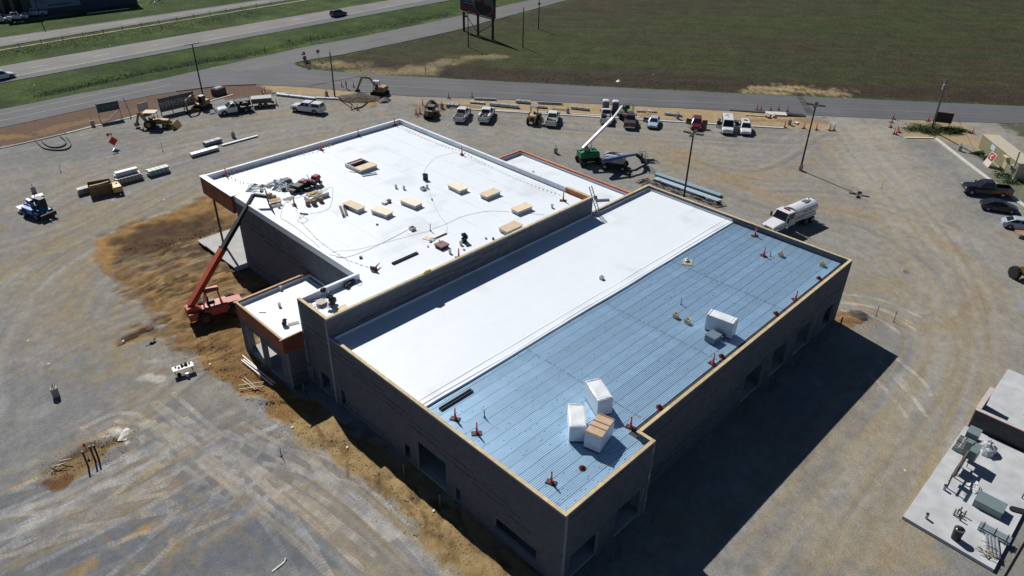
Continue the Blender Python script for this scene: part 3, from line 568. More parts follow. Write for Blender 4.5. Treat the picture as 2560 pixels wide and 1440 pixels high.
wall(wing, 1, SY2, 34.65, EX, 0, WT, -1, [(50.7, 54.3, 0, 3.4), (55.7, 59.1, 0, 3.4), (60.4, 64.0, 0, 3.4), (64.8, 65.8, 0, 2.4), (66.4, 69.0, 0, 3.0)])
wall(wing, 0, EX, SY2+.28, NY, 0, WT, 1, [(24, 28, 0, 3.4), (32, 36, 0, 3.4)])
wall(wing, 1, NY, 59.6, EX-.28, 0, WT, 1)
wall(wing, 0, EX-.285, SY2+.28, NY-.28, WR-.2, WT-.001, -1, th=.03); wall(wing, 1, NY-.285, 59.9, EX-.3, WR-.2, WT-.001, -1, th=.03); wall(wing, 0, 34.65-.285, SY1+.28, SY2, WR-.2, WT-.001, -1, th=.03)
caps(wing, [(WX+.15, SY1, 0), (WX+.15, NY-1.3, 0)], WT); caps(wing, [(WX+.3, SY1+.15, 0), (34.65, SY1+.15, 0)], WT)
caps(wing, [(34.5, SY1+.3, 0), (34.5, SY2+.3, 0)], WT); caps(wing, [(34.66, SY2+.15, 0), (EX, SY2+.15, 0)], WT); caps(wing, [(EX-.15, SY2+.3, 0), (EX-.15, NY, 0)], WT); caps(wing, [(59.9, NY-.15, 0), (EX-.3, NY-.15, 0)], WT)
MB().box(WX+.2, EX-.2, SY2+.2, NY-.2, .0, .12).box(WX+.2, 34.4, SY1+.2, SY2+.2, .0, .12).build('floor_slab', slabm, wing)
MB().box(WX+.28, EX-.3, SY2+.28, NY-.02, WR-.3, WR-.05).box(WX+.28, 34.36, SY1+.28, SY2+.28, WR-.3, WR-.05).build('roof_structure', steel, wing)
for y in (26, 33, 40): 
    for x in (34, 43, 52, 61): MB().box(x-.1, x+.1, y-.1, y+.1, .12, WR-.3).build('column', steel, wing)
# corrugated deck, sheet by sheet
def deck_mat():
    m = mat('galvanised_deck_sky_tint', (.35, .525, .69), .38, .45, var=.07, sc=.9, rnd=.07); n = m.node_tree.nodes; l = m.node_tree.links; b = n['Principled BSDF']  # blue of the reflected sky is put into the deck's base colour
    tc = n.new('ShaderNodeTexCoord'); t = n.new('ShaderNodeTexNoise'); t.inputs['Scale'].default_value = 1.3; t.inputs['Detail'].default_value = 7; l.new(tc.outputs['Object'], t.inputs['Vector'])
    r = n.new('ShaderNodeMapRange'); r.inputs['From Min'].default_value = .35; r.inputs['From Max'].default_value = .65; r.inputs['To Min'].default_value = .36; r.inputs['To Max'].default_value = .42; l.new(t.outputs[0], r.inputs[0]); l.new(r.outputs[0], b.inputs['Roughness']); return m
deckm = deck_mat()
def deck_mesh(L):
    P = []; p = .1524
    for k in range(6): o = k*p; P += [(o+(.024 if k == 0 else 0), 0.), (o+.028 if k == 0 else o+.022, -.0), (o+.056, .030), (o+.124, .030)]
    P.append((6*p, 0.)); w = MB(); n = len(P)
    w.v = [(x, y, z) for x in (0, L) for y, z in P]; w.f = [(i, i+1, n+i+1, n+i) for i in range(n-1)]
    w.add([(0, y, z) for y, z in P] + [(0, y, -.02) for y, z in P], [(i, i+1, n+i+1, n+i) for i in range(n-1)])
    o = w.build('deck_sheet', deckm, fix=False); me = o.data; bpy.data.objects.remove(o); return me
xb = [WX+.3, 36.3, 46.6, 57.6, 69.75]
for j in range(16):
    y = SY1+.31+j*.9144
    for i in range(4):
        x0, x1 = xb[i], xb[i+1]
        if y < SY2+.2 and i > 0: continue
        if y < SY2+.2 and i == 0: x1 = 34.3
        k = round(x1-x0, 1)
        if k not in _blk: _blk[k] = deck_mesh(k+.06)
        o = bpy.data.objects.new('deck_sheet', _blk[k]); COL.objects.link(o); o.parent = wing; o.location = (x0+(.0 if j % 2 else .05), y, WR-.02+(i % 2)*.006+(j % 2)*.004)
nails = MB()
for j in range(96):
    y = SY1+.335+j*.1524
    for xx in list(xb[1:4]):
        if random.random() < .8 and y > SY2+.3: nails.box(xx+.06, xx+.20, y-.028, y+.028, WR-.01, WR+.014)
    for q in range(7):
        if random.random() < .8: nails.cbox((random.uniform(WX+.5, 69 if y > SY2+.4 else 34), y, WR-.012), random.uniform(.05, .16), .035, .02)
nails.build('deck_fasteners', mat('dark_mark', (.02, .022, .03), .7), wing, fix=False, kind='stuff')
# membrane on the wing, with loose folds along its open edge
def membrane(root, x0, x1, y0, y1, z, folds=False, st=.3, skirt=.0, ragx=False):
    X = np.arange(x0, x1+.001, st*1.4); Y = np.concatenate([np.arange(y0, y0+2.2, .045), np.arange(y0+2.2, y1, .5), [y1]]) if folds else np.append(np.arange(y0, y1, .8), y1)
    GX, GY = np.meshgrid(X, Y, indexing='ij'); Z = z + .012*(fbm(GX/3, GY/.8, 3)-.5)
    if folds:
        e = y0+.10*(fbm(GX/2.2, GY*0+3, 3)-.5); t = GY-y0
        for o, a, w, f in ((.10, .10, .06, 6), (.42, .075, .05, 9), (1.05, .06, .05, 14)):
            c = o+.22*(fbm(GX/f, GX*0+o*31, 3)-.5)*2*min(1, o*2); amp = a*np.clip(.25+1.2*fbm(GX/5, GX*0+o*77, 3), 0, 1); Z += amp*np.exp(-((t-c)/w)**2)
        GY = GY+(1-np.clip(t/1.5, 0, 1))*.22*(fbm(GX/7, GX*0+8, 3)-.5)
        Z -= .05*np.exp(-(t/.03)**2)
    w = MB(); nx, ny = GX.shape; w.v = [tuple(map(float, p)) for p in np.stack([GX, GY, Z], -1).reshape(-1, 3)]
    w.f = [(i*ny+j, (i+1)*ny+j, (i+1)*ny+j+1, i*ny+j+1) for i in range(nx-1) for j in range(ny-1)]
    return w.build('membrane', tpo, root, smooth=True, fix=False)
membrane(wing, WX+.3, EX-.3, 33.75, NY-.02, WR+.09, True)
MB().box(WX+.31, EX-.32, 33.95, NY-.05, WR-.03, WR+.06).build('insulation', mat('insulation_board', (.6, .57, .48), .9), wing)
MB().prism([(0, 0), (.0, .14), (.10, .02)], WX+.3, EX-.35).build('x', None) and None
bpy.data.objects.remove(bpy.data.objects['x'])
def upturn(root, a, b, z0, z1, nx, ny):
    "membrane carried up a wall: thin sheet with a coved foot"
    a = Vector(a); b = Vector(b); N = Vector((nx, ny, 0)); w = MB(); n = max(2, int((b-a).length/1.2)); w.v = []
    for k in range(n+1):
        p = a.lerp(b, k/n); j = random.uniform(-.004, .004)
        for d, z in ((.12, z0+.004), (.03, z0+.05), (.012+j, z0+.18), (.012-j, z1)): w.v.append((p.x+N.x*d, p.y+N.y*d, z))
    w.f = [(k*4+i, (k+1)*4+i, (k+1)*4+i+1, k*4+i+1) for k in range(n) for i in range(3)]
    return w.build('membrane_upturn', tpo, root, smooth=False)
upturn(wing, (EX-.32, 34.0, 0), (EX-.32, NY-.3, 0), WR+.09, WR+.36, -1, 0); upturn(wing, (59.9, NY-.32, 0), (EX-.3, NY-.32, 0), WR+.09, WR+.36, 0, -1); upturn(wing, (WX+.29, 34.3, 0), (WX+.29, NY-.03, 0), WR+.09, WT-.1, 1, 0)
upturn(wing, (WX+.3, NY-.01, 0), (59.6, NY-.01, 0), WR+.09, WR+.30, 0, -1)
# ---- main store
MT, MR, MX0, MX1, MY1, MY0 = 9.07, 8.5, 31.0, 59.6, 80.55, 50.3
store = thing('block_building', 'tall grey block store with broad white roof, red canopy corner and curbs on top', 'building')
wall(store, 1, NY, WX, MX1, WT-.6, MT, -1); wall(store, 1, NY+.002, WX, MX1, 0, WT-.6, -1, blocks=False)
wall(store, 0, WX, NY+.28, MY0, 0, MT, -1, [(46.7, 48.5, 0, 2.4), (49.1, 49.9, 0, 2.0)]); wall(store, 1, MY0, WX, MX0+.28, 0, MT, 1)
wall(store, 0, MX0, MY0+.02, 73.1, 0, MT, -1); wall(store, 1, 73.1, MX0, 36, 0, MT-1.6, 1, blocks=False); wall(store, 0, 36, 73.1, MY1-.4, 0, MT-.6, -1, [(74, 79, 0, 3)], blocks=False)
wall(store, 1, MY1-.4, 36, MX1, 0, MT-.6, 1, [(38, 42, 0, 3), (45, 56, 0, 3)], blocks=False); wall(store, 0, MX1, NY+.02, MY1-.4, 0, MT, 1, blocks=False)
MB().box(MX0+.1, MX1-.1, NY+.1, MY1-.2, 0, .12).box(WX+.1, MX0+.2, NY+.1, MY0-.1, 0, .12).build('floor_slab', slabm, store)
MB().box(MX0+.28, MX1-.28, MY0, MY1-.3, MR-.3, MR-.04).box(WX+.28, MX1-.28, NY+.28, MY0, MR-.3, MR-.04).build('roof_structure', steel, store)
membrane(store, MX0+.1, MX1-.2, MY0-.3, MY1-.2, MR); membrane(store, WX+.25, MX1-.2, NY+.25, MY0-.3, MR+.002)
seamm = mat('membrane_seam', (.66, .70, .745), .45, var=.05)
for x in np.arange(34.0, 59, 3.05): MB().box(x, x+.07, MY0, MY1-.4, MR, MR+.010).build('membrane_seam', seamm, store)
# parapets wrapped white
def parapet(root, x0, x1, y0, y1, z0, z1, m=tpo, name='parapet'): return MB().box(x0, x1, y0, y1, z0, z1).build(name, m, root)
parapet(store, MX0-.005, MX0+.30, MY0+.0, MY1, MR-.1, MT+.02); parapet(store, MX0+.3, MX1, MY1-.32, MY1, MR-.3, MT+.02); parapet(store, MX1-.32, MX1, 49.6, MY1-.32, MR-.3, MT+.03)
parapet(store, WX+.3, MX0+.3, MY0-.30, MY0+.005, MR-.1, MT+.03)
for y in np.arange(50.6, 80, 3.05): parapet(store, MX1-.33, MX1+.012, y, y+.09, MR-.01, MT+.04, mat('seam_tape', (.62, .64, .66), .5), 'seam')
for x in np.arange(34, 59, 3.05): parapet(store, x, x+.09, MY1-.33, MY1+.012, MR-.01, MT+.03, mat('seam_tape', (.62, .64, .66), .5), 'seam')
parapet(store, MX1-.34, MX1, NY+.3, 49.6, MR-.1, MT-.02, plyo, 'bare_parapet')['label'] = 'bare orange sheathing at the end of the east parapet'
MB().box(MX1-.36, MX1+.02, NY+.28, 49.55, MT-.02, MT+.04).build('cap_board', capw, store)
caps(store, [(WX, NY+.14, 0), (MX1, NY+.14, 0)], MT); caps(store, [(WX+.15, NY+.3, 0), (WX+.15, MY0-.02, 0)], MT)
# canopy corner
w = 1.22
for k in range(6):
    y0 = 73.1+k*w; y1 = min(y0+w-.012, MY1)
    if y1 > y0: MB().box(MX0-.34, MX0-.30, y0, y1, 7.0, MT-.03).build('sheathing_panel', ply, store)
MB().box(MX0-.30, MX0+.02, 73.1, MY1, 7.0, MT-.02).build('canopy_frame', wood_m, store); MB().box(MX0-.34, MX0-.001, 73.06, 73.10, 7.0, MT-.03).build('sheathing_panel', ply, store)
MB().box(MX0-.36, MX0+.32, 73.0, MY1+.04, MT+.02, MT+.07).build('canopy_cap', tpo, store)
MB().box(MX0-.3, 36, 73.15, MY1-.02, 7.0, 7.1).build('canopy_soffit', mat('dark_soffit', (.04, .036, .03), .9), store)
for x in np.arange(31, 59, 1.22): MB().box(x, x+1.2, MY1+.002, MY1+.04, 7.0, MT-.03).build('sheathing_panel', ply, store)
MB().cyl((31.55, 80.1, .1), (31.55, 80.1, 7.0), .13).cyl((31.55, 80.1, .1), (31.55, 80.1, .16), .25).build('column', steel, store)
for x in (38, 45, 52, 59): MB().cyl((x, 80.2, .1), (x, 80.2, 7.0), .13).build('column', steel, store)
MB().box(29.7, 36, 73.0, 81.6, .0, .16).build('porch_slab', slabm, store); MB().box(29.6, 59.5, 80.9, 83, .0, .15).build('porch_slab', slabm, store)
# ---- west annex
AX0, AY0, AY1, AT, AR = 23.05, 50.33, 58.7, 5.6, 5.15
ann = thing('block_building', 'small block annex with red sheathing band and white roof at the left wing', 'building')
wall(ann, 0, AX0, AY0-.02, AY1, 0, 4.05, -1, [(51.3, 54.2, 0, 3.2), (54.9, 57.8, 0, 3.4)]); wall(ann, 1, AY0-.02, AX0+.28, WX, 0, 4.05, -1, th=.28); wall(ann, 1, AY1, AX0+.28, MX0-.02, 0, 4.05, 1, [(24, 27, 0, 3), (28, 30, 0, 3)], blocks=False)
for a, b, ax, c in ((AY0-.05, AY1+.05, 0, AX0), (AX0, WX+.0, 1, AY0-.02), (AX0, MX0-.02, 1, AY1)):
    s = a
    while s < b-.05:
        e = min(s+2.43, b)
        if ax == 0: MB().box(c-.06, c-.02, s+.006, e-.006, 4.05, AT).build('sheathing_panel', ply, ann)
        elif c == AY1: MB().box(s+.006, e-.006, c+.02, c+.06, 4.05, AT).build('sheathing_panel', ply, ann)
        else: MB().box(s+.006, e-.006, c-.05, c-.01, 4.05, AT).build('sheathing_panel', ply, ann)
        s = e
MB().box(AX0-.02, AX0+.12, AY0-.02, AY1+.02, 4.05, AT).box(AX0+.12, MX0-.02, AY1-.12, AY1+.02, 4.05, AT).box(AX0+.12, WX, AY0-.01, AY0+.12, 4.05, AT).build('parapet_frame', mat('inner_sheathing', (.19, .085, .055), .8), ann)
upturn(ann, (AX0+.13, AY0+.1, 0), (AX0+.13, AY1-.1, 0), AR, AT-.12, 1, 0); upturn(ann, (AX0+.1, AY1-.13, 0), (MX0, AY1-.13, 0), AR, AT-.16, 0, -1)
ct = mat('annex_cap', (.50, .33, .19), .8, var=.15, rnd=.1)
caps(ann, [(AX0+.02, AY0, 0), (AX0+.02, AY1, 0)], AT, .2, .05, m=ct); caps(ann, [(AX0-.2, AY1, 0), (MX0-1.0, AY1, 0)], AT, .2, .05, m=ct); caps(ann, [(AX0-.25, AY0+.05, 0), (WX-.02, AY0+.05, 0)], AT, .16, .05, m=ct)
membrane(ann, AX0+.1, MX0-.01, AY0+.05, AY1-.1, AR); MB().box(AX0+.1, MX0-.02, AY0+.08, AY1-.1, AR-.25, AR-.03).build('roof_structure', steel, ann)
upturn(ann, (MX0-.02, MY0+.1, 0), (MX0-.02, AY1-.2, 0), AR, AR+.22, -1, 0)
MB().box(AX0+.1, MX0, AY0, AY1-.1, 0, .12).build('floor_slab', slabm, ann)
for y in (52.8, 56.2): MB().box(25, 25.12, y, y+.12, .12, AR-.25).build('column', steel, ann)
# ---- east annex
EY1, ET, ER, EAX = 67.1, 5.6, 5.1, 69.9
ea = thing('block_building', 'low east annex with white roof and orange sheathing parapet behind the ladder', 'building')
wall(ea, 0, EAX, NY+.3, EY1, 0, 4.1, 1, blocks=False); wall(ea, 1, EY1, MX1, EAX, 0, 4.1, 1, blocks=False)
MB().box(MX1, EAX-.1, NY, EY1-.1, ER-.3, ER-.03).build('roof_structure', steel, ea); membrane(ea, MX1+.01, EAX-.12, NY+.02, EY1-.12, ER)
s = NY
while s < EY1: e = min(s+2.43, EY1); MB().box(EAX-.03, EAX+.03, s+.005, e-.005, 4.1, ET).box(EAX-.14, EAX-.1, s+.005, e-.005, ER+.12, ET).build('sheathing_panel', plyo, ea); s = e
s = MX1
while s < EAX-.2: e = min(s+2.43, EAX-.14); MB().box(s+.005, e-.005, EY1-.03, EY1+.03, 4.1, ET).box(s+.005, e-.005, EY1-.14, EY1-.1, ER+.12, ET).build('sheathing_panel', plyo, ea); s = e
oc = mat('orange_cap', (.55, .20, .11), .8, var=.2, rnd=.15); caps(ea, [(EAX-.05, NY+.05, 0), (EAX-.05, EY1, 0)], ET, .24, .05, m=oc); caps(ea, [(MX1, EY1-.05, 0), (EAX-.2, EY1-.05, 0)], ET, .24, .05, m=oc)
upturn(ea, (EAX-.14, NY+.1, 0), (EAX-.14, EY1-.1, 0), ER, ER+.3, -1, 0); upturn(ea, (MX1, EY1-.14, 0), (EAX-.1, EY1-.14, 0), ER, ER+.34, 0, -1)
lay_blocks()
# steel guard posts along the walls
gp = mat('guard_post', (.10, .10, .105), .6, var=.2)
GL = ['left of the wide west doorway', 'right of the wide west doorway, nearer the annex', 'in the dark corner by the west annex', 'left of the near corner opening', 'right of the near corner opening', 'left of the second front opening', 'right of the second front opening by the notch', 'left of the first east bay', 'right of the first east bay', 'left of the second east bay', 'right of the second east bay', 'left of the third east bay', 'right of the third east bay', 'left of the farthest bay', 'right of the farthest bay by the far corner']
for k, (x, y) in enumerate([(24.0, 30.6), (24.0, 35.0), (23.6, 49.0)] + [(a, 18.3) for a in (25.4, 29.3, 30.4, 34.3)] + [(a, 19.6) for a in (50.3, 54.7, 55.3, 59.4, 60.1, 64.3, 66.1, 69.3)]):
    o = MB().cyl((0, 0, -.1), (0, 0, 1.25), .085, n=10).build('guard_post', gp); o.location = (x, y, 0)
    tag(o, 'grey steel guard post '+GL[k], 'guard post', 'guard posts beside the doorways')
MB().box(23.9, 25, 43, 50, .0, .05).build('apron', mat('apron_concrete', (.22, .22, .22), .9), kind='structure')
# ---------------- vehicles ----------------
glass = mat('tinted_glass', (.012, .015, .02), .06, var=.02); tyre_m = mat('tyre_rubber', (.018, .018, .018), .85, var=.2); rim_m = mat('wheel_alloy', (.30, .30, .31), .35, .7); blk = mat('black_plastic', (.014, .014, .015), .55)
lamp_w = mat('lamp_lens', (.6, .62, .62), .15, var=.02); lamp_r = mat('red_lens', (.30, .012, .010), .2, var=.02); chrome = mat('chrome', (.55, .56, .57), .15, .9)
def paint(name, c, r=.28): 
    m = mat('paint_'+name, c, r, 0, var=.05, sc=2.); m.node_tree.nodes['Principled BSDF'].inputs['Coat Weight'].default_value = .5; return m
P_W = paint('white', (.66, .67, .68)); 
def hd(a, b): return math.atan2(a.y-b.y, a.x-b.x)
def wheel(root, x, y, r, w=.24, rim=rim_m, name='wheel', n=18, lug=False, hub=.55):
    s = 1 if y > 0 else -1; m = MB()
    m.loft([[(x+math.cos(2*math.pi*i/n)*q, y+d, r+math.sin(2*math.pi*i/n)*q) for i in range(n)] for d, q in ((-w/2, r*.86), (-w/2*.8, r), (w/2*.8, r), (w/2, r*.86))])
    if lug:
        for i in range(16):
            a = 2*math.pi*i/16
            for sy in (-1, 1): a2 = a+(.1 if sy > 0 else -.1); m.beam((x+math.cos(a)*r*.99, y+sy*w*.02, r+math.sin(a)*r*.99), (x+math.cos(a2)*r*.99, y+sy*w*.5, r+math.sin(a2)*r*.99), .09, .07)
    o = m.build(name, tyre_m, root); MB().cyl((x, y+s*(w/2-.02), r), (x, y+s*(w/2+.012), r), r*hub, r*hub*.92, n=14).cyl((x, y+s*(w/2), r), (x, y+s*(w/2+.03), r), r*.16, n=8).build('rim', rim, o); return o
def pane(root, q, u0=.06, u1=.94, v0=.1, v1=.9, off=.012, name='window', m=None):
    q = [Vector(p) for p in q]; nrm = (q[1]-q[0]).cross(q[3]-q[0]).normalized()
    f = lambda u, v: (q[0].lerp(q[1], u)).lerp(q[3].lerp(q[2], u), v)
    a = [f(u0, v0), f(u1, v0), f(u1, v1), f(u0, v1)]; b = MB(); b.add([p+nrm*off for p in a]+[p-nrm*off for p in a], [(0, 1, 2, 3), (7, 6, 5, 4), (0, 4, 5, 1), (1, 5, 6, 2), (2, 6, 7, 3), (3, 7, 4, 0)]); return b.build(name, m or glass, root)
def body_loft(secs):
    S_ = []
    for x, w, zb, zt in secs: S_.append([(x, -w, zb), (x, -w*1.0, zb+(zt-zb)*.55), (x, -w*.97, zt-.07), (x, -w*.86, zt), (x, w*.86, zt), (x, w*.97, zt-.07), (x, w, zb+(zt-zb)*.55), (x, w, zb)])
    return MB().loft(S_)
def cabin(root, b, t, zb, zr, pm, nside=2, side_from=0, name='cab', glassy=True):
    "b,t = (x rear, x front, half width) at belt and at roof"
    def ring(x0, x1, w, z, c=.10): return [(x0, -w+c, z), (x0+c, -w, z), (x1-c, -w, z), (x1, -w+c, z), (x1, w-c, z), (x1-c, w, z), (x0+c, w, z), (x0, w-c, z)]
    o = MB().loft([ring(*b, zb, .06), ring(t[0], t[1], t[2], zr-.05, .12), ring(t[0]+.08, t[1]-.08, t[2]-.08, zr, .14)]).build(name, pm, root)
    if not glassy: return o
    z1 = zr-.05
    pane(root, [(b[1], -b[2]+.06, zb), (b[1], b[2]-.06, zb), (t[1], t[2]-.12, z1), (t[1], -t[2]+.12, z1)], .02, .98, .06, .97, name='windshield')
    pane(root, [(b[0], b[2]-.06, zb), (b[0], -b[2]+.06, zb), (t[0], -t[2]+.12, z1), (t[0], t[2]-.12, z1)], .05, .95, .15, .92, name='rear_window')
    for s in (1, -1):
        q = [(b[1]-.06, s*b[2], zb), (b[0]+.06, s*b[2], zb), (t[0]+.12, s*t[2], z1), (t[1]-.12, s*t[2], z1)]
        if s < 0: q = [q[1], q[0], q[3], q[2]]
        for k in range(nside):
            u0, u1 = (k+.06*nside*.5)/nside, (k+1-.06*nside*.5)/nside; u0, u1 = max(u0, .05), min(u1, .95); pane(root, q, u0, u1, .12, .9)
    return o
def lights(root, xf, xr, w, zf, zr, lw=.3, lh=.16, trim=blk, grille=True, plate=True):
    for s in (1, -1):
        MB().box(xf-.03, xf+.02, s*w*.80-lw/2, s*w*.80+lw/2, zf-lh/2, zf+lh/2).build('headlight', lamp_w, root)
        MB().box(xr-.02, xr+.03, s*w*.88-.08, s*w*.88+.08, zr-.18, zr+.16).build('taillight', lamp_r, root)
    if grille: MB().box(xf-.02, xf+.025, -w*.52, w*.52, zf-.2, zf+.1).build('grille', blk, root)
    if plate: MB().box(xr-.035, xr+.0, -.16, .16, zr-.36, zr-.24).build('plate', lamp_w, root)
def open_door(root, pm, x, w, zb, zt, side, L=1.0, ang=1.1):
    a = (x, side*w, 0); c, s = math.cos(ang), math.sin(ang)
    d = MB(); d.beam((x, side*w, (zb+.95)/2+.1), (x-L*c, side*(w+L*s), (zb+.95)/2+.1), .07, .62); o = d.build('door', pm, root)
    MB().beam((x-.1, side*w, 1.22), (x-L*c*.95, side*(w+L*s*.95), 1.22), .05, zt-1.0).build('window', glass, o)
def pickup(label, pm, loc, rz, L=5.8, cabs='crew', topper=None, bed='open', group=None, lift=0., flat_bed=False, H=1.92):
    t = thing('pickup_truck', label, 'pickup truck', loc, rz, group); z = .38+lift; xf, xr = L/2, -L/2; w = .98; cl = 2.35 if cabs == 'crew' else 1.55
    cf = xf-1.75; c0 = cf-cl+.35
    body_loft([(c0-.25, w, z, 1.2+lift), (cf-.6, w, z, 1.22+lift), (cf+.25, w, z, 1.2+lift), (xf-.5, w*.98, z, 1.14+lift), (xf-.12, w*.93, z+.05, 1.06+lift), (xf, w*.88, z+.15, .92+lift)]).build('body', pm, t)
    MB().loft([[(x, -w*.80, zz), (x, w*.80, zz), (x, w*.80, zz-.05), (x, -w*.80, zz-.05)] for x, zz in ((cf+.05, 1.25+lift), (xf-.6, 1.19+lift), (xf-.2, 1.10+lift))]).build('hood', pm, t)
    cabin(t, (c0-.2, cf+.25, w*.97), (c0-.02, cf-.55, w*.78), 1.18+lift, H+lift, pm, 2 if cabs == 'crew' else 1)
    x1 = c0-.28
    if not flat_bed:
        b = MB(); b.box(xr, x1, -w, -w+.10, z+.05, 1.2+lift).box(xr, x1, w-.10, w, z+.05, 1.2+lift).box(xr, xr+.07, -w+.1, w-.1, z+.1, 1.18+lift).box(x1-.07, x1, -w+.1, w-.1, z+.1, 1.18+lift).build('bed', pm, t)
        MB().box(xr+.07, x1-.07, -w+.1, w-.1, z+.1, .72+lift).build('bed_liner', blk, t)
    if topper: 
        cabin(t, (xr+.02, x1+.02, w*.96), (xr+.22, x1-.02, w*.80), 1.2+lift, H-.02+lift, pm, 1, name='topper')
    if bed == 'cover': MB().box(xr+.02, x1, -w+.03, w-.03, 1.19+lift, 1.23+lift).build('bed_cover', blk, t)
    if bed == 'tools':
        for s in (1, -1): MB().box(xr+.3, x1-.1, s*w*.86-.17, s*w*.86+.17, 1.2+lift, 1.42+lift).build('tool_chest', pm, t)
        m = MB()
        for k in range(9): m.cbox((random.uniform(xr+.4, x1-.3), random.uniform(-.4, .4), .72+lift), random.uniform(.2, .5), random.uniform(.1, .4), random.uniform(.15, .5), random.uniform(0, 3))
        m.build('cargo', mat('cargo', (.16, .12, .10), .8, var=.4, rnd=.6), t)
    if bed == 'rack': MB().box(x1-.5, x1-.12, -w+.06, w-.06, .9+lift, 1.34+lift).build('tool_chest', chrome, t); MB().box(x1-1.5, x1-1.2, -.6, -.1, .72+lift, 1.0+lift).build('cargo', lamp_w, t)
    MB().box(xf-.12, xf+.06, -w*.9, w*.9, z, z+.24).build('bumper', chrome if pm is not blk else blk, t); MB().box(xr-.14, xr-.0, -w*.92, w*.92, z+.02, z+.2).build('bumper', chrome, t)
    lights(t, xf-.03, xr, w, .92+lift, .95+lift)
    for s in (1, -1):
        for x in (xf-.95, xr+1.25): 
            MB().cyl((x, s*(w-.02), .42+lift*.6), (x, s*(w+.012), .42+lift*.6), .50, n=20).build('wheel_arch', blk, t); wheel(t, x, s*(w-.10), .41+lift*.3, .27)
        MB().box(cf-.1, cf+.08, s*(w+.04)-.02 if s > 0 else s*(w+.04)-.16, s*(w+.04)+.16 if s > 0 else s*(w+.04)+.02, 1.22+lift, 1.45+lift).build('mirror', blk, t)
    MB().box(xr+.3, xf-.3, -.7, .7, .3+lift*.5, .55+lift).build('chassis', blk, t); return t
def car(kind, label, pm, loc, rz, group=None, doors=0):
    K = dict(sedan=(4.7, .90, 1.42, .95, (-2.05, 1.15, .86), (-1.15, .25, .66), 1.0), suv=(4.75, .94, 1.72, 1.05, (-2.25, 1.15, .90), (-2.0, .35, .72), .0), van=(5.6, 1.0, 2.15, 1.15, (-2.75, 1.75, .98), (-2.6, .95, .84), .0), hatch=(4.4, .9, 1.6, 1.0, (-2.1, 1.15, .87), (-1.75, .3, .68), 0.))[kind]
    L, w, H, belt, cb, ct_, dk = K; xf, xr = L/2, -L/2; t = thing({'sedan': 'sedan', 'suv': 'suv', 'van': 'cargo_van', 'hatch': 'crossover_car'}[kind], label, {'van': 'van', 'suv': 'suv'}.get(kind, 'car'), loc, rz, group); z = .26
    hood = belt-.14 if kind != 'van' else belt-.05
    body_loft([(xr, w*.82, z+.2, belt-.22), (xr+.12, w*.94, z+.05, belt-.06), (xr+.6, w, z, belt), (cb[1]-.3, w, z, belt), (cb[1]+.15, w*.99, z, belt-.03), (xf-.45, w*.95, z+.02, hood-.03), (xf-.12, w*.86, z+.08, hood-.16), (xf, w*.70, z+.18, hood-.3)]).build('body', pm, t)
    cabin(t, cb, ct_, belt-.02, H, pm, 2 if kind != 'van' else 1)
    lights(t, xf-.13, xr+.04, w*.9, hood-.24, belt-.24, .3, .13)
    MB().box(xf-.14, xf+.01, -w*.7, w*.7, z+.02, z+.17).build('bumper', blk, t)
    for s in (1, -1):
        for x in (xf-.92, xr+.9): MB().cyl((x, s*(w-.03), .34), (x, s*(w+.008), .34), .39, n=20).build('wheel_arch', blk, t); wheel(t, x, s*(w-.11), .33, .22)
        MB().box(cb[1]-.35, cb[1]-.2, s*w-.02*s if s > 0 else s*w-.17, s*w+.17 if s > 0 else s*w+.02, belt, belt+.14).build('mirror', pm, t)
    MB().box(xr+.3, xf-.3, -w*.75, w*.75, .2, .4).build('underbody', blk, t)
    if kind == 'suv': 
        for s in (1, -1): MB().beam((ct_[0]+.2, s*.62, H+.05), (ct_[1]-.2, s*.62, H+.05), .04, .04).build('roof_rail', blk, t)
    for k in range(doors): open_door(t, pm, cb[1]-.5, w, z+.2, H-.1, -1 if k == 0 else 1, 1.0, 1.15)
    return t
KP = (G(1960, 318)-G(1140, 272)).normalized(); NOSE = math.atan2(KP.x, -KP.y); HV = Vector((math.cos(NOSE), math.sin(NOSE), 0))
def parked(p, L, s=1, j=0.):
    g = G(*p); h = Vector((math.cos(NOSE+j), math.sin(NOSE+j), 0)); return g+h*(L/2), NOSE+j+(0 if s > 0 else math.pi)
l, r = parked((1147, 309), 5.8, j=-.05); pickup('white pickup with a black empty bed, left of the parked row', P_W, l, r, bed='open')
l, r = parked((1208, 310), 6.0, j=-.05); pickup('white pickup with side tool chests and tools in its bed', P_W, l, r, L=6.0, bed='tools')
l, r = parked((1377, 319), 5.7, j=-.03); pickup('white pickup parked right beside the yellow loader', P_W, l, r, bed='rack', cabs='crew')
l, r = parked((1514, 313), 5.6, j=.0); pickup('white pickup partly behind the green lift boom by the toilets', P_W, l, r, bed='rack', cabs='regular')
l, r = parked((1573, 325), 5.9, j=-.02); pickup('dark red pickup with black bed cover among parked cars', paint('maroon', (.095, .012, .022)), l, r, bed='cover')
l, r = parked((1630, 324), 4.5, -1, j=-.14); car('sedan', 'pale blue sedan facing the lot with its door open', paint('ice_blue', (.36, .46, .60)), l, r, doors=1)
l, r = parked((1739, 328), 4.4, -1, j=-.12); car('hatch', 'dark red crossover with both front doors open', paint('wine', (.13, .008, .018)), l, r, doors=2)
l, r = parked((1818, 339), 5.6, -1, j=-.08); v = car('van', 'tall white cargo van with rust patches on its roof', P_W, l, r, doors=1); m = MB()
for k in range(14): m.cbox((random.uniform(-2.2, -.2), random.gauss(-.05, .22), 2.151), random.uniform(.1, .5), random.uniform(.05, .2), .004, random.uniform(0, 3))
m.build('rust_patch', mat('roof_rust', (.12, .03, .02), .9, var=.4), v)
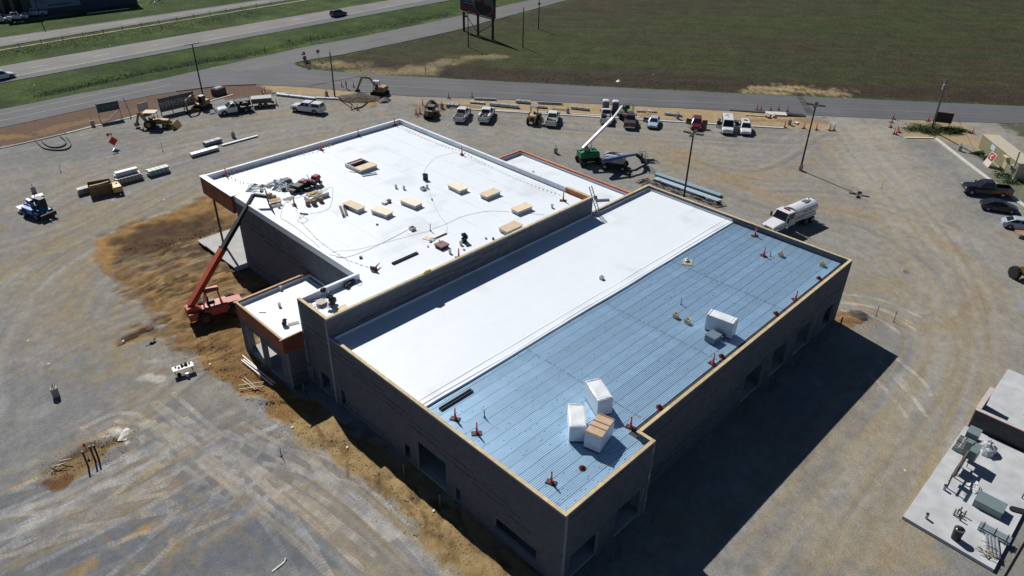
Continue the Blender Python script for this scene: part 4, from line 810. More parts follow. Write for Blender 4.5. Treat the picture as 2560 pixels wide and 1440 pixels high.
l, r = parked((1864, 341), 4.75, -1, j=-.06); v = car('suv', 'white suv with sunroof beside the tall white van', P_W, l, r, doors=1); MB().box(-1.2, -.5, -.35, .35, 1.72, 1.735).build('sunroof', glass, v)
a, b = G(729, 262, .9), G(811, 272, .9); c = (a+b)/2; c.z = 0; pickup('long white pickup with a white bed topper parked alone', P_W, c, hd(a, b), L=6.0, topper=True)
a, b = G(2411, 463, 1.1), G(2528, 473, 1.1); c = (a+b)/2; c.z = 0; bt_ = pickup('lifted black pickup with orange graphics on its side', paint('black', (.008, .008, .011)), c, hd(a, b), L=6.3, lift=.16)
gm = mat('orange_graphic', (.42, .13, .02), .4)
for s in (1, -1):
    m = MB(); 
    for k in range(6): x = -2.95+k*.42; m.add([(x, s*.995, .68), (x+.40, s*.995, .72), (x+.72, s*.995, 1.2-.05*k), (x+.38, s*.995, 1.22-.06*k)], [(0, 1, 2, 3)])
    m.build('side_graphic', gm, bt_, fix=False)
a, b = G(2453, 507, .7), G(2546, 520, .7); c = (a+b)/2; c.z = 0; car('sedan', 'black sedan parked beside the lifted black pickup', paint('black', (.008, .008, .011)), c, hd(b, a))
a, b = G(2506, 553, .6), G(2590, 566, .6); d = (b-a).normalized(); c = a+d*2.3; c.z = 0; car('sedan', 'silver sedan cut off at the right edge of the lot', paint('silver', (.36, .40, .47)), c, hd(b, a))
a, b = G(866, 31, .8), G(826, 33, .8); c = (a+b)/2; c.z = 0; car('suv', 'dark grey suv driving on the near highway lanes', paint('dark_grey', (.05, .06, .075)), c, HWDIR)
a = G(36, 182, .7); c = a-Vector((math.cos(HWDIR), math.sin(HWDIR), 0))*2.4; c.z = 0; car('suv', 'white suv on the highway entering at the left edge', P_W, c, HWDIR)
for q, lb in (((116, 38), 'silver pickup nearest the far sign wall, last in its row'), ((68, 48), 'white pickup with white bed, between two far white ones'), ((26, 55), 'white pickup third from the far sign wall'), ((-12, 62), 'white pickup cut by the left edge in the far row')):
    g = G(*q); h = HWDIR-.55; c = g-Vector((math.cos(h), math.sin(h), 0))*2.4; pickup(lb, P_W if 'silver' not in lb else paint('silver', (.36, .40, .47)), c, h, L=5.8, bed='cover' if 'silver' in lb else 'open')
# flatbed work truck + dump trailer
a, b = G(543, 275, .9), G(628, 262, .9); c = (a+b)/2; c.z = 0; rz = hd(a, b); L = (a-b).length
ft = pickup('white flatbed work truck with a black equipment bed', P_W, c, rz, L=L, flat_bed=True, cabs='regular'); x0 = -L/2
MB().box(x0-.1, L/2-3.3, -1.1, 1.1, .95, 1.08).build('flat_bed', blk, ft); MB().box(L/2-3.35, L/2-3.25, -1.0, 1.0, 1.08, 1.95).build('headboard', blk, ft)
for s in (1, -1): MB().beam((x0, s*1.02, 2.1), (L/2-1.6, s*.9, 2.2), .07, .07).beam((x0, s*1.02, 1.05), (x0, s*1.02, 2.1), .07).beam((L/2-3.3, s*1.0, 1.05), (L/2-3.3, s*1.0, 2.15), .07).build('ladder_rack', steel, ft)
m = MB()
for k in range(12): m.cbox((x0+.4+.3*k*.8, random.uniform(-.8, .8), 1.08), random.uniform(.3, .7), random.uniform(.3, .6), random.uniform(.3, .75), random.uniform(0, .4))
m.build('equipment', mat('dark_gear', (.03, .03, .032), .6, var=.5, rnd=.7), ft)
m = MB().box(x0+.3, x0+1.0, .75, 1.12, .5, .95); m.build('tool_chest', blk, ft)
c = G(655, 264); tr = thing('dump_trailer', 'small grey dump trailer with covered top behind work truck', 'trailer', c, rz-.25)
MB().loft([[(-1.7, -.95, .7), (1.6, -.95, .7), (1.6, .95, .7), (-1.7, .95, .7)], [(-1.9, -1.05, 1.55), (1.7, -1.05, 1.55), (1.7, 1.05, 1.55), (-1.9, 1.05, 1.55)]]).build('box', mat('trailer_grey', (.10, .10, .10), .6, var=.2), tr); MB().box(-1.85, 1.65, -1.0, 1.0, 1.55, 1.6).build('cover', mat('trailer_cover', (.27, .28, .26), .6), tr)
for s in (1, -1):
    for x in (-.6, .3): wheel(tr, x, s*1.1, .36, .22)
MB().beam((1.6, .5, .6), (3.0, 0, .55), .1).beam((1.6, -.5, .6), (3.0, 0, .55), .1).cyl((2.8, 0, 0), (2.8, 0, .9), .05).build('drawbar', blk, tr)
MB().box(-2.3, -1.7, -.8, .8, .5, .6).box(-2.6, -2.5, -.5, .5, .0, 1.1).build('tail_gear', blk, tr)
# water truck
a, b = G(1921, 566, 1.3), G(2026, 522, 1.3); c = (a+b)/2; c.z = 0; L = 9.0; rz = hd(a, b)
wt = thing('water_truck', 'white water tanker truck with red WATER lettering beside the building', 'truck', c+Vector((0, 0, 0)), rz)
MB().box(-4.4, 3.4, -.45, .45, .75, 1.05).build('chassis', blk, wt)
body_loft([(1.9, 1.0, .9, 1.75), (2.8, .98, .8, 1.72), (3.9, .92, .75, 1.55), (4.4, .85, .75, 1.35), (4.55, .75, .8, 1.15)]).build('hood', P_W, wt)
MB().box(.55, 2.4, -1.1, 1.1, .9, 1.75).build('cab_floor', P_W, wt); cabin(wt, (.5, 2.45, 1.1), (.6, 1.95, 1.0), 1.7, 2.75, P_W, 1)
for s in (1, -1): MB().box(3.0, 4.2, s*.95-.22, s*.95+.22, .95, 1.15).build('fender', P_W, wt); MB().box(2.3, 2.4, s*1.3-.12, s*1.3+.12, 1.7, 2.3).build('mirror', blk, wt); MB().box(4.42, 4.55, s*.7-.15, s*.7+.15, 1.0, 1.2).build('headlight', lamp_w, wt)
MB().box(4.4, 4.58, -.5, .5, .85, 1.3).build('grille', chrome, wt); MB().box(4.5, 4.75, -1.1, 1.1, .5, .8).build('bumper', chrome, wt)
n = 20; MB().loft([[(x, math.cos(2*math.pi*i/n)*1.15*q, 2.05+math.sin(2*math.pi*i/n)*.82*q) for i in range(n)] for x, q in ((-4.3, .90), (-4.22, 1), (.15, 1), (.23, .90))]).build('tank', P_W, wt, smooth=False)
MB().box(-4.3, .2, -1.0, 1.0, 1.05, 1.45).build('tank_cradle', P_W, wt); MB().box(-3.3, -2.3, -.35, .35, 2.84, 2.9).build('hatch', mat('hatch_grey', (.10, .10, .09), .7), wt); MB().cyl((-3.6, -.1, 2.85), (-3.6, -.1, 3.25), .09).cyl((-3.6, -.1, 3.1), (-3.3, -.3, 3.3), .05).build('fill_pipe', P_W, wt)
MB().box(1.0, 1.25, -.4, .4, 2.76, 2.9).build('beacon', mat('beacon', (.16, .04, .04), .4), wt)
for s in (1, -1):
    for x in (-3.5, -2.2): wheel(wt, x, s*.95, .5, .5, rim_m)
    wheel(wt, 3.5, s*1.0, .5, .28, rim_m); MB().box(-4.5, -1.6, s*1.0-.15, s*1.0+.15, 1.02, 1.1).build('fender', P_W, wt); MB().cyl((.4, s*.0+.9*s, 1.2), (.4, .9*s, 2.9), .06).build('exhaust', chrome, wt)
MB().box(-4.7, -4.35, -.6, .6, .7, 1.1).cyl((-4.7, .7, 1.6), (-4.4, .7, 1.6), .15).build('rear_pump', blk, wt)
def text(parent, s, size, loc, rot, m, ext_=.004, name='lettering', align='CENTER'):
    cu = bpy.data.curves.new(name, 'FONT'); cu.body = s; cu.size = size; cu.extrude = ext_; cu.align_x = align; cu.align_y = 'CENTER'; cu.resolution_u = 2
    o = bpy.data.objects.new(name, cu); COL.objects.link(o); dg = bpy.context.evaluated_depsgraph_get(); me = bpy.data.meshes.new_from_object(o.evaluated_get(dg)); bpy.data.objects.remove(o)
    me.materials.clear(); me.materials.append(m); o = bpy.data.objects.new(name, me); COL.objects.link(o); o.parent = parent; o.location = loc; o.rotation_euler = rot; return o
redp = mat('red_letter', (.35, .05, .05), .5)
text(wt, 'WATER', .55, (-2.0, -1.15, 2.2), (math.radians(84), 0, 0), redp); text(wt, 'WATER', .55, (-2.0, 1.15, 2.2), (math.radians(84), 0, math.pi), redp)
# ---------------- machines ----------------
def Ym(): return mat('machine_yellow', (.29, .175, .05), .55, var=.22, sc=1.5)
org = mat('machine_orange', (.40, .065, .028), .5, var=.15, sc=1.2); hose = blk
def cage(root, x0, x1, y0, y1, z0, z1, m, t=.045, mids=(.5,), name='guard_rail'):
    b = MB()
    for z in [z0+(z1-z0)*k for k in list(mids)+[1., 0.]]:
        for p, q in (((x0, y0), (x1, y0)), ((x1, y0), (x1, y1)), ((x1, y1), (x0, y1)), ((x0, y1), (x0, y0))): b.beam((*p, z), (*q, z), t)
    for x in (x0, (x0+x1)/2, x1):
        for y in (y0, y1): b.beam((x, y, z0), (x, y, z1), t)
    return b.build(name, m, root)
# orange telehandler
a, b = G(608, 752, .8), G(470, 792, .8); c = (a+b)/2; c.z = lot_z(c.x, c.y); rz = hd(a, b); TL = (a-b).length
th = thing('telehandler', 'orange telehandler with long black boom reaching over the roof', 'telehandler', c, rz)
Mi = Matrix.Translation(c) @ Matrix.Rotation(rz, 4, 'Z'); Mi = Mi.inverted(); loc_ = lambda p: Mi @ Vector(p)
hx = TL/2
MB().prism([(-hx, .75), (-hx, 1.9), (-hx+.5, 2.05), (-hx+1.5, 1.35), (hx-2.2, 1.35), (hx-2.0, 1.5), (hx-.2, 1.45), (hx-.1, .9), (hx-.5, .75)], -.55, .55).build('frame', org, th)
MB().prism([(-1.3, .8), (-1.3, 1.55), (1.1, 1.6), (1.1, .85)], -1.15, -.55).build('engine_cover', org, th); MB().prism([(-1.0, .8), (-1.0, 1.25), (1.3, 1.3), (1.3, .85)], .55, 1.15).build('side_step', org, th)
MB().box(-hx, -hx+.9, -1.05, 1.05, .7, 1.55).build('counterweight', org, th)
cb_ = MB()
for x, z0 in ((-.7, 1.3), (.75, 1.3)):
    for y in (.35, 1.15): cb_.beam((x, y, z0), (x*(.8), y, 2.75), .09)
cb_.build('cab_frame', org, th); MB().box(-.75, .75, .28, 1.2, 2.72, 2.85).build('cab_roof', org, th); MB().box(-.6, .1, .45, 1.0, 1.3, 1.6).box(-.6, -.45, .45, 1.0, 1.6, 2.15).build('seat', blk, th)
for x in (hx-1.1, -hx+1.45):
    for s in (1, -1): wheel(th, x, s*1.15, .70, .48, mat('orange_rim', (.10, .03, .02), .6), lug=True, hub=.5)
base = loc_(G(466, 757, 2.0)); base = Vector((-hx+.45, 0, 2.0)); tip = loc_(G(634, 487, 9.75)); j1 = base.lerp(tip, .50); j2 = base.lerp(tip, .74)
MB().beam(base, j1, .55, .62).build('boom', org, th); MB().beam(base.lerp(tip, .46), j2, .42, .48).build('boom_section', blk, th); MB().beam(base.lerp(tip, .70), tip, .30, .36).build('boom_section', blk, th)
MB().beam(base.lerp(tip, .735)-Vector((0, 0, .05)), base.lerp(tip, .75)-Vector((0, 0, .05)), .5, .56).beam(base.lerp(tip, .495), base.lerp(tip, .51), .6, .66).build('boom_collar', blk, th)
MB().cyl((-hx+1.7, .0, 1.4), base.lerp(tip, .22), .09).build('lift_cylinder', chrome, th); MB().cyl((-.2, -.8, 1.55), (-.2, -.8, 2.0), .05).build('exhaust', blk, th)
e1 = loc_(G(668, 492, 9.55)); e2 = loc_(G(700, 498, 8.95)); MB().beam(tip, e1, .28, .34).build('fork_head', blk, th)
fd = (loc_(G(668, 520, 8.9))-loc_(G(655, 487, 8.9))); fd.z = 0; fd.normalize(); m = MB()
for k in range(-3, 4): m.beam(e1+fd*k*.28+Vector((0, 0, -.75)), e1+fd*k*.28+Vector((0, 0, .65)), .07)
for z in (-.7, -.25, .2, .62): m.beam(e1+fd*-.9+Vector((0, 0, z)), e1+fd*.9+Vector((0, 0, z)), .08)
m.build('fork_carriage', blk, th); fv = (e2-e1); fv.z = 0; fv.normalize()
for k in (-1, 1): MB().beam(e1+fd*k*.35+Vector((0, 0, -.75)), e1+fd*k*.35+fv*1.3+Vector((0, 0, -.78)), .12, .06).build('fork', blk, th)
pc = (e1+fv*.75); pl = thing('pallet', 'bare wooden pallet held on the black forks above the roof edge', 'pallet', (Mi.inverted() @ Vector((pc.x, pc.y, pc.z-.72))), rz+math.atan2(fv.y, fv.x)); pm_ = mat('pallet_wood', (.52, .38, .22), .85, var=.2, rnd=.2)
for k in range(6): MB().box(-.6, .6, -.52+k*.19, -.40+k*.19, .09, .115).build('slat', pm_, pl)
for x in (-.52, 0, .52): MB().box(x-.03, x+.03, -.5, .57, 0, .09).build('stringer', pm_, pl)
# blue telehandler
blu = mat('machine_blue', (.015, .14, .40), .45, var=.15); c = G(100, 540); a, b = G(128, 548, .5), G(75, 530, .5); rz = hd(a, b)
bt2 = thing('telehandler', 'blue telehandler with lowered boom beside white deck bundle', 'telehandler', c, rz)
MB().prism([(-2.3, .6), (-2.3, 1.7), (-1.2, 1.8), (.2, 1.3), (1.7, 1.2), (1.7, .7)], -.45, 1.0).build('body', blu, bt2); MB().prism([(-1.9, .7), (-1.9, 1.55), (.4, 1.5), (.4, .7)], -1.15, -.45).build('engine_cover', blu, bt2)
MB().beam((-2.1, .1, 2.1), (1.6, .1, 1.25), .45, .5).build('boom', blu, bt2); MB().beam((1.3, .1, 1.3), (2.3, .1, .8), .3, .34).build('boom_section', blk, bt2)
cabin(bt2, (-.9, .8, .45), (-.8, .6, .42), 1.3, 2.5, blk, 1).location = (0, .75, 0)
m = MB()
for x in (-.8, .7):
    for y in (.35, 1.15): m.beam((x, y, 1.2), (x*.9, y, 2.55), .07)
m.build('cab_frame', blk, bt2); MB().box(-.8, .7, .3, 1.2, 2.53, 2.62).build('cab_roof', blk, bt2)
for x in (1.15, -1.5):
    for s in (1, -1): wheel(bt2, x, s*1.05, .6, .42, blu, lug=True, hub=.5)
MB().box(2.2, 2.35, -1.1, 1.2, .35, 1.0).build('fork_carriage', blk, bt2)
for s in (-.4, .5): MB().box(2.3, 3.5, s-.06, s+.06, .32, .38).build('fork', blk, bt2)
MB().cyl((-1.4, 1.0, 1.6), (-1.4, 1.0, 2.9), .06).ball((-1.4, 1, 3.0), .13).build('beacon', blk, bt2)
bt2.scale = (.88, .88, .88)
# boom lifts
def boomlift(label, c, rz, bodym, boomm, b0, segs, cagepos, cang, whl, tail=1.6):
    t = thing('boom_lift', label, 'boom lift', c, rz); M = (Matrix.Translation(c) @ Matrix.Rotation(rz, 4, 'Z')).inverted(); f = lambda p: M @ Vector(p)
    MB().box(-1.6, 1.6, -.7, .7, .45, .95).build('chassis', blk, t)
    for x in (-1.35, 1.35):
        MB().box(x-.12, x+.12, -1.1, 1.1, .4, .65).build('axle', blk, t)
        for s in (1, -1): wheel(t, x, s*1.1, .5, .38, bodym, lug=True, hub=.5)
    MB().cyl((0, 0, .9), (0, 0, 1.15), .6, n=20).build('turntable', blk, t)
    for s in (1, -1):
        S_ = []
        for x, w, h in ((-tail-.1, .55, .8), (-tail, .65, .95), (-tail+.5, .72, 1.05), (.9, .70, 1.0), (1.3, .6, .8), (1.42, .5, .6)): S_.append([(x, s*.28, 1.15), (x, s*.28, 1.15+h), (x, s*(.28+w*.8), 1.15+h), (x, s*(.28+w), 1.15+h*.75), (x, s*(.28+w), 1.15)])
        MB().loft(S_).build('engine_cover' if s > 0 else 'tank_cover', bodym, t)
    MB().box(-tail-.15, -tail+.25, -.9, .9, 1.15, 2.0).build('counterweight', bodym, t)
    p = [f(q) for q in segs]; n = len(p)-1
    for k in range(n):
        MB().beam(p[k], p[k+1], .34-.08*k, .38-.08*k).build('boom' if k == 0 else 'boom_section', boomm[min(k, len(boomm)-1)], t)
    MB().beam((b0-.1, 0, 1.6), p[0].lerp(p[1], .06), .5, .7).build('riser', mat('lift_grey', (.22, .23, .24), .5), t)
    q = p[0].lerp(p[1], .3); MB().cyl((.2, 0, 1.9), q, .09).build('lift_cylinder', chrome, t)
    cg = f(cagepos); e = bpy.data.objects.new('basket', None); COL.objects.link(e); e.parent = t; e.location = cg; e.rotation_euler = (0, 0, cang-rz)
    cage(e, -.45, .45, -1.05, 1.05, 0, 1.1, blk if bodym is not grn else grn); MB().box(-.45, .45, -1.05, 1.05, -.05, 0).build('floor', blk if bodym is not grn else grn, e); MB().box(-.42, -.2, -.35, .35, .55, 1.15).build('control_box', blk, e)
    MB().beam(p[-1], cg+Vector((0, 0, .1)), .22, .5).build('jib_end', blk if bodym is not grn else grn, t); return t
grn = mat('machine_green', (.010, .16, .06), .45, var=.15); lgrey = mat('lift_light_grey', (.36, .39, .43), .5, var=.1); wht = mat('boom_white', (.72, .74, .74), .4, var=.08, sc=2)
c = G(1472, 407); boomlift('green and white boom lift with raised boom over parked pickup', c, hd(G(1495, 400), G(1445, 405)), grn, [wht, wht], 0, [G(1457, 371, 2.9), G(1532, 296, 6.2), G(1555, 266, 7.0)], G(1566, 279, 6.0), .9, 1)
c = G(1537, 420); boomlift('grey boom lift with its blue boom lowered level and basket', c, hd(G(1575, 420), G(1500, 410)), lgrey, [mat('boom_blue', (.03, .08, .25), .45), mat('boom_blue2', (.025, .07, .22), .45)], 0, [G(1505, 402, 2.2), G(1560, 391, 2.35), G(1590, 386, 2.2)], G(1608, 402, .9), hd(G(1608, 400), G(1560, 400)), 1)
tw = thing('trailer_tongue', 'black tow hitch frame lying beside the grey boom lift', 'tow hitch', G(1570, 437), .4); MB().beam((-.9, 0, .4), (.9, 0, .35), .12).beam((-.2, -.5, .1), (-.2, .5, .1), .1).beam((.8, 0, 0), (.8, 0, .8), .1).box(-.9, -.5, -.25, .25, .2, .6).build('frame', steel, tw)
# backhoe
a, b = G(445, 312, .7), G(352, 312, .7); c = (G(395, 318)); rz = hd(a, b); Y = Ym(); bh = thing('backhoe_loader', 'yellow backhoe loader with tan canopy and toothed bucket', 'backhoe', c, rz)
MB().prism([(-1.0, .6), (-1.0, 1.3), (.3, 1.45), (2.0, 1.35), (2.1, .7)], -.45, .45).build('hood', Y, bh); MB().box(-1.6, -.2, -.65, .65, .6, 1.1).build('cab_floor', blk, bh)
m = MB()
for x, y in ((-1.4, .65), (-1.4, -.65), (.1, .65), (.1, -.65)): m.beam((x, y, 1.0), (x, y*.95, 2.6), .08)
m.build('roll_bar', blk, bh); MB().box(-1.7, .35, -.85, .85, 2.6, 2.72).build('canopy', mat('canopy_tan', (.50, .36, .20), .6), bh); MB().box(-1.0, -.6, -.25, .25, 1.1, 1.6).build('seat', blk, bh)
for s in (1, -1): wheel(bh, -1.0, s*.95, .75, .45, Y, lug=True); wheel(bh, 1.6, s*.9, .48, .32, Y, lug=True); MB().beam((.2, s*.6, 1.25), (2.7, s*.6, .6), .14, .24).build('loader_arm', Y, bh)
MB().prism([(2.7, .15), (2.75, .95), (2.95, 1.0), (3.5, .25), (3.4, .1)], -1.15, 1.15).build('bucket', Y, bh); m = MB()
for k in range(7): m.beam((3.45, -1.05+k*.35, .2), (3.7, -1.05+k*.35, .12), .08, .06)
m.build('bucket_teeth', Y, bh)
MB().beam((-1.6, 0, .9), (-2.6, 0, 2.5), .3, .4).build('boom', Y, bh); MB().beam((-2.6, 0, 2.5), (-3.2, 0, .9), .25, .32).build('dipper', Y, bh); MB().prism([(-3.0, .3), (-3.6, .2), (-3.65, .8), (-3.2, 1.0)], -.35, .35).build('digging_bucket', Y, bh)
for s in (1, -1): MB().beam((-1.6, s*.6, .9), (-2.0, s*1.2, .05), .12).box(-2.15, -1.85, s*1.2-.2, s*1.2+.2, 0, .06).build('stabiliser', Y, bh)
# excavators
def excavator(label, c, rz, cabm, trk=1.0, boom=((.5, 1.3), (2.0, 3.0), (3.6, 2.6), (4.3, .6)), ang=0., blade=True, scale=1., canopy=False):
    t = thing('mini_excavator', label, 'excavator', c, rz); k = scale
    for s in (1, -1):
        n = 12; prof = [(-1.1*k+math.cos(a)*.3*k, .3*k+math.sin(a)*.3*k) for a in np.linspace(math.pi/2, 3*math.pi/2, 6)]+[(1.1*k+math.cos(a)*.3*k, .3*k+math.sin(a)*.3*k) for a in np.linspace(-math.pi/2, math.pi/2, 6)]
        o = MB().prism(prof, s*.85*k-.2*k, s*.85*k+.2*k).build('track', tyre_m, t)
    MB().box(-.7*k, .7*k, -.7*k, .7*k, .35*k, .6*k).build('undercarriage', blk, t)
    if blade: MB().beam((1.2*k, .6*k, .3*k), (1.8*k, .6*k, .3*k), .1).beam((1.2*k, -.6*k, .3*k), (1.8*k, -.6*k, .3*k), .1).box(1.75*k, 1.85*k, -.95*k, .95*k, .05, .5*k).build('blade', Y, t)
    h = bpy.data.objects.new('upper_body', None); COL.objects.link(h); h.parent = t; h.rotation_euler = (0, 0, ang)
    MB().prism([(-1.1*k, .65*k), (-1.25*k, 1.0*k), (-1.1*k, 1.45*k), (-.1*k, 1.45*k), (.1*k, .9*k), (.9*k, .85*k), (.9*k, .65*k)], -.85*k, .85*k).build('body', Y, h)
    m = MB()
    for x in (-.15, .75):
        for y in (.1, .8): m.beam((x*k, y*k, .85*k), (x*k*.95, y*k, 2.35*k), .07)
    m.build('cab_frame', blk, h); MB().box(-.2*k, .8*k, .05*k, .85*k, 2.33*k, 2.43*k).build('cab_roof', cabm, h)
    if not canopy: MB().box(-.14*k, .72*k, .1*k, .14*k, .9*k, 2.3*k).box(-.14*k, .72*k, .76*k, .8*k, .9*k, 2.3*k).box(-.15*k, -.11*k, .12*k, .78*k, .9*k, 2.3*k).build('cab_glass', glass, h)
    MB().box(.0, .4*k, .25*k, .65*k, .9*k, 1.3*k).build('seat', blk, h)
    p = [Vector((x*k, -.25*k, z*k)) for x, z in boom]; nm = ('boom', 'boom_section', 'stick')
    for i in range(len(p)-1): MB().beam(p[i], p[i+1], .26*k, .34*k, .2*k, .24*k).build(nm[min(i, 2)], Y, h)
    q = p[-1]; MB().prism([(q.x-.1*k, q.z+.1*k), (q.x+.3*k, q.z), (q.x+.25*k, q.z-.45*k), (q.x-.35*k, q.z-.4*k), (q.x-.35*k, q.z-.1*k)], q.y-.3*k, q.y+.3*k).build('bucket', blk, h)
    MB().cyl(p[0]+Vector((.3*k, 0, .2*k)), p[0].lerp(p[1], .7)+Vector((.15, 0, -.1)), .06).cyl(p[1].lerp(p[2], .2)+Vector((0, 0, .3*k)), p[2].lerp(p[3], .1)+Vector((.0, 0, .25*k)), .05).build('cylinder', chrome, h); return t
c = G(507, 270); excavator('mini excavator with cab parked in front of the dark banner', c, hd(G(470, 290), G(520, 268)), lgrey, ang=.0, boom=((.5, 1.2), (1.9, 2.7), (3.4, 2.3), (3.5, .6)))
c = G(950, 236); g_ = hd(G(897, 225), G(955, 232)); excavator('yellow excavator with raised boom digging by the road', c, g_+.15, P_W, ang=-.15, scale=1.12, canopy=True, blade=False, boom=((.5, 1.0), (1.9, 2.55), (3.3, 2.5), (4.4, .3)))
ex2 = thing('digging_attachment', 'spare grey bucket lying on the ground beside the mini excavator', 'bucket', G(566, 229), .5)
bpy.data.objects.remove(ex2)
# trencher / skid loader left of the row
c = G(1078, 293); rz = hd(G(1100, 285), G(1066, 295)); tk = thing('track_loader', 'yellow tracked loader seen from behind near orange netting', 'loader', c, NOSE-.15)
for s in (1, -1): MB().prism([(-1.2, .1), (-1.35, .4), (-1.1, .75), (.9, .6), (1.1, .3), (.9, .02), (-1.0, .02)], s*.75-.2, s*.75+.2).build('track', tyre_m, tk); MB().beam((-1.0, s*.7, 1.6), (1.3, s*.7, .7), .14, .25).build('loader_arm', Y, tk)
MB().prism([(-1.4, .5), (-1.4, 1.5), (-.4, 1.6), (-.4, .5)], -.7, .7).build('engine_cover', blk, tk); MB().prism([(-.4, .5), (-.4, 2.0), (.7, 2.0), (1.0, .5)], -.5, .5).build('cab', blk, tk); MB().box(-.5, .75, -.6, .6, 2.0, 2.1).build('cab_roof', mat('dull_blue', (.05, .08, .10), .5), tk)
MB().box(-1.42, -1.36, .0, .6, .7, 1.4).build('side_panel', Y, tk); MB().prism([(1.3, .1), (1.3, .9), (2.1, .1)], -.95, .95).build('bucket', Y, tk)
# wheel loader / roller
c = G(1334, 305); wl_ = thing('wheel_loader', 'tan yellow loader with canopy parked left of white pickup', 'loader', c, NOSE-.04); yt = mat('machine_tan', (.46, .33, .14), .6, var=.15)
MB().prism([(-1.9, .6), (-1.9, 1.5), (-1.7, 1.7), (.0, 1.7), (.2, .7)], -.55, .55).build('engine_cover', yt, wl_); MB().box(-1.93, -1.89, -.38, .38, .75, 1.45).build('grille', blk, wl_); m = MB()
for x in (-.1, 1.0):
    for s in (1, -1): m.beam((x, s*.6, 1.2), (x, s*.6, 2.7), .08)
m.build('roll_bar', blk, wl_); MB().box(-.3, 1.2, -.7, .7, 2.7, 2.8).build('canopy', mat('canopy_grey', (.16, .17, .18), .6), wl_); MB().box(0, 1.2, -.7, .7, .6, 1.2).box(.2, .6, -.25, .25, 1.2, 1.7).build('cab_floor', blk, wl_)
for x in (-1.2, 1.2):
    for s in (1, -1): wheel(wl_, x, s*.85, .58, .4, yt, lug=True)
MB().beam((1.2, 0, 1.0), (2.3, 0, .6), .5, .3).build('loader_arm', yt, wl_); MB().prism([(2.2, .1), (2.2, .95), (2.9, .15)], -1.1, 1.1).build('bucket', yt, wl_)
# compressor + rusty skip + wheel at right edge
c = G(294, 480); cp_ = thing('compressor', 'small yellow towable compressor beside the rusty open box', 'compressor', c, hd(G(290, 470), G(296, 484))+.1); S_ = []
for x, w, z in ((-1.2, .5, .9), (-1.05, .6, 1.15), (-.2, .62, 1.2), (.9, .6, 1.15), (1.05, .5, .9)): S_.append([(x, -w, .45), (x, -w, z-.15), (x, -w*.8, z), (x, w*.8, z), (x, w, z-.15), (x, w, .45)])
MB().loft(S_).build('housing', mat('faded_yellow', (.52, .33, .11), .5, var=.15), cp_); MB().cyl((.1, -.15, 1.2), (.1, -.15, 1.3), .12).build('exhaust', blk, cp_); MB().box(-1.1, 1.0, -.45, .45, .3, .45).build('chassis', blk, cp_)
for s in (1, -1): wheel(cp_, 0, s*.62, .3, .18); MB().box(-.35, .35, s*.62-.1, s*.62+.1, .6, .64).build('fender', blk, cp_)
MB().beam((-1.0, 0, .4), (-2.0, 0, .35), .08).build('drawbar', blk, cp_)
rb = thing('steel_skip', 'rusty brown open-topped steel box behind the yellow compressor', 'skip', G(256, 483), hd(G(285, 470), G(235, 480))); rust = mat('rusty_steel', (.17, .115, .055), .85, var=.25, sc=1.5); wv = 1.55
for p, q in (((-1.5, -1.0), (1.4, -.9)), ((1.4, -.9), (1.4, .9)), ((1.4, .9), (-1.4, 1.1)), ((-1.4, 1.1), (-1.5, -1.0))): MB().beam((*p, wv/2), (*q, wv/2), .05, wv).build('side_plate', rust, rb)
MB().box(-1.4, 1.35, -.95, .95, .02, .1).build('base_plate', rust, rb); MB().beam((-1.3, .2, 1.3), (.2, -.2, 1.5), .25, .04).beam((.2, -.2, 1.5), (1.2, .6, 1.3), .25, .04).build('loose_plate', mat('pale_board', (.45, .36, .22), .8), rb)
wr = thing('wheel_loader', 'dark machine with a large tyre cut by the right edge', 'loader', G(2572, 722), 1.0); wheel(wr, 0, .0, .75, .5, Y, lug=True); wheel(wr, 2.4, .0, .75, .5, Y, lug=True); MB().prism([(-.5, .6), (-.7, 1.6), (2.2, 1.7), (2.9, .8)], -1.6, -.4).build('body', Y, wr)
# ---------------- smaller things ----------------
def one(mb, name, m, label, cat, loc=(0, 0, 0), rz=0, group=None, smooth=False):
    o = mb.build(name, m, None, smooth); o.location = loc; o.rotation_euler = (0, 0, rz); return tag(o, label, cat, group)
def proj(p):
    d = CR.T @ (np.array(p)-np.array([0, 0, CAMZ])); return 1280+FPX*d[0]/d[2], 720+FPX*d[1]/d[2]
def hgt(b, top, z0=0):
    g = G(*b, z0); return min(np.linspace(.2, 25, 500), key=lambda z: abs(proj((g.x, g.y, z0+z))[1]-top[1]))
pole_m = mat('dark_bronze', (.010, .010, .013), .6); galv = mat('galvanised', (.42, .47, .50), .4, .45, var=.15, rnd=.12); galv2 = mat('galvanised_dull', (.24, .27, .29), .55, .2, var=.2, rnd=.2)
def footing(p, label, h=.95, r=.30, loc=None):
    c = loc or G(*p); c = Vector(c); c.z = lot_z(c.x, c.y)-.02; t = thing('light_pole_footing', label, 'concrete footing', c, 0, 'round concrete footings waiting for light poles')
    MB().cyl((0, 0, 0), (0, 0, h), r, n=20).build('pier', stone_m, t); m = MB()
    for k in range(4): a = k*math.pi/2+.5; m.cyl((.15*math.cos(a), .15*math.sin(a), h), (.15*math.cos(a), .15*math.sin(a), h+.18), .02, n=6)
    m.cyl((0, 0, h), (.02, .03, h+.4), .035, n=8); m.build('anchor_bolts', steel, t); return t
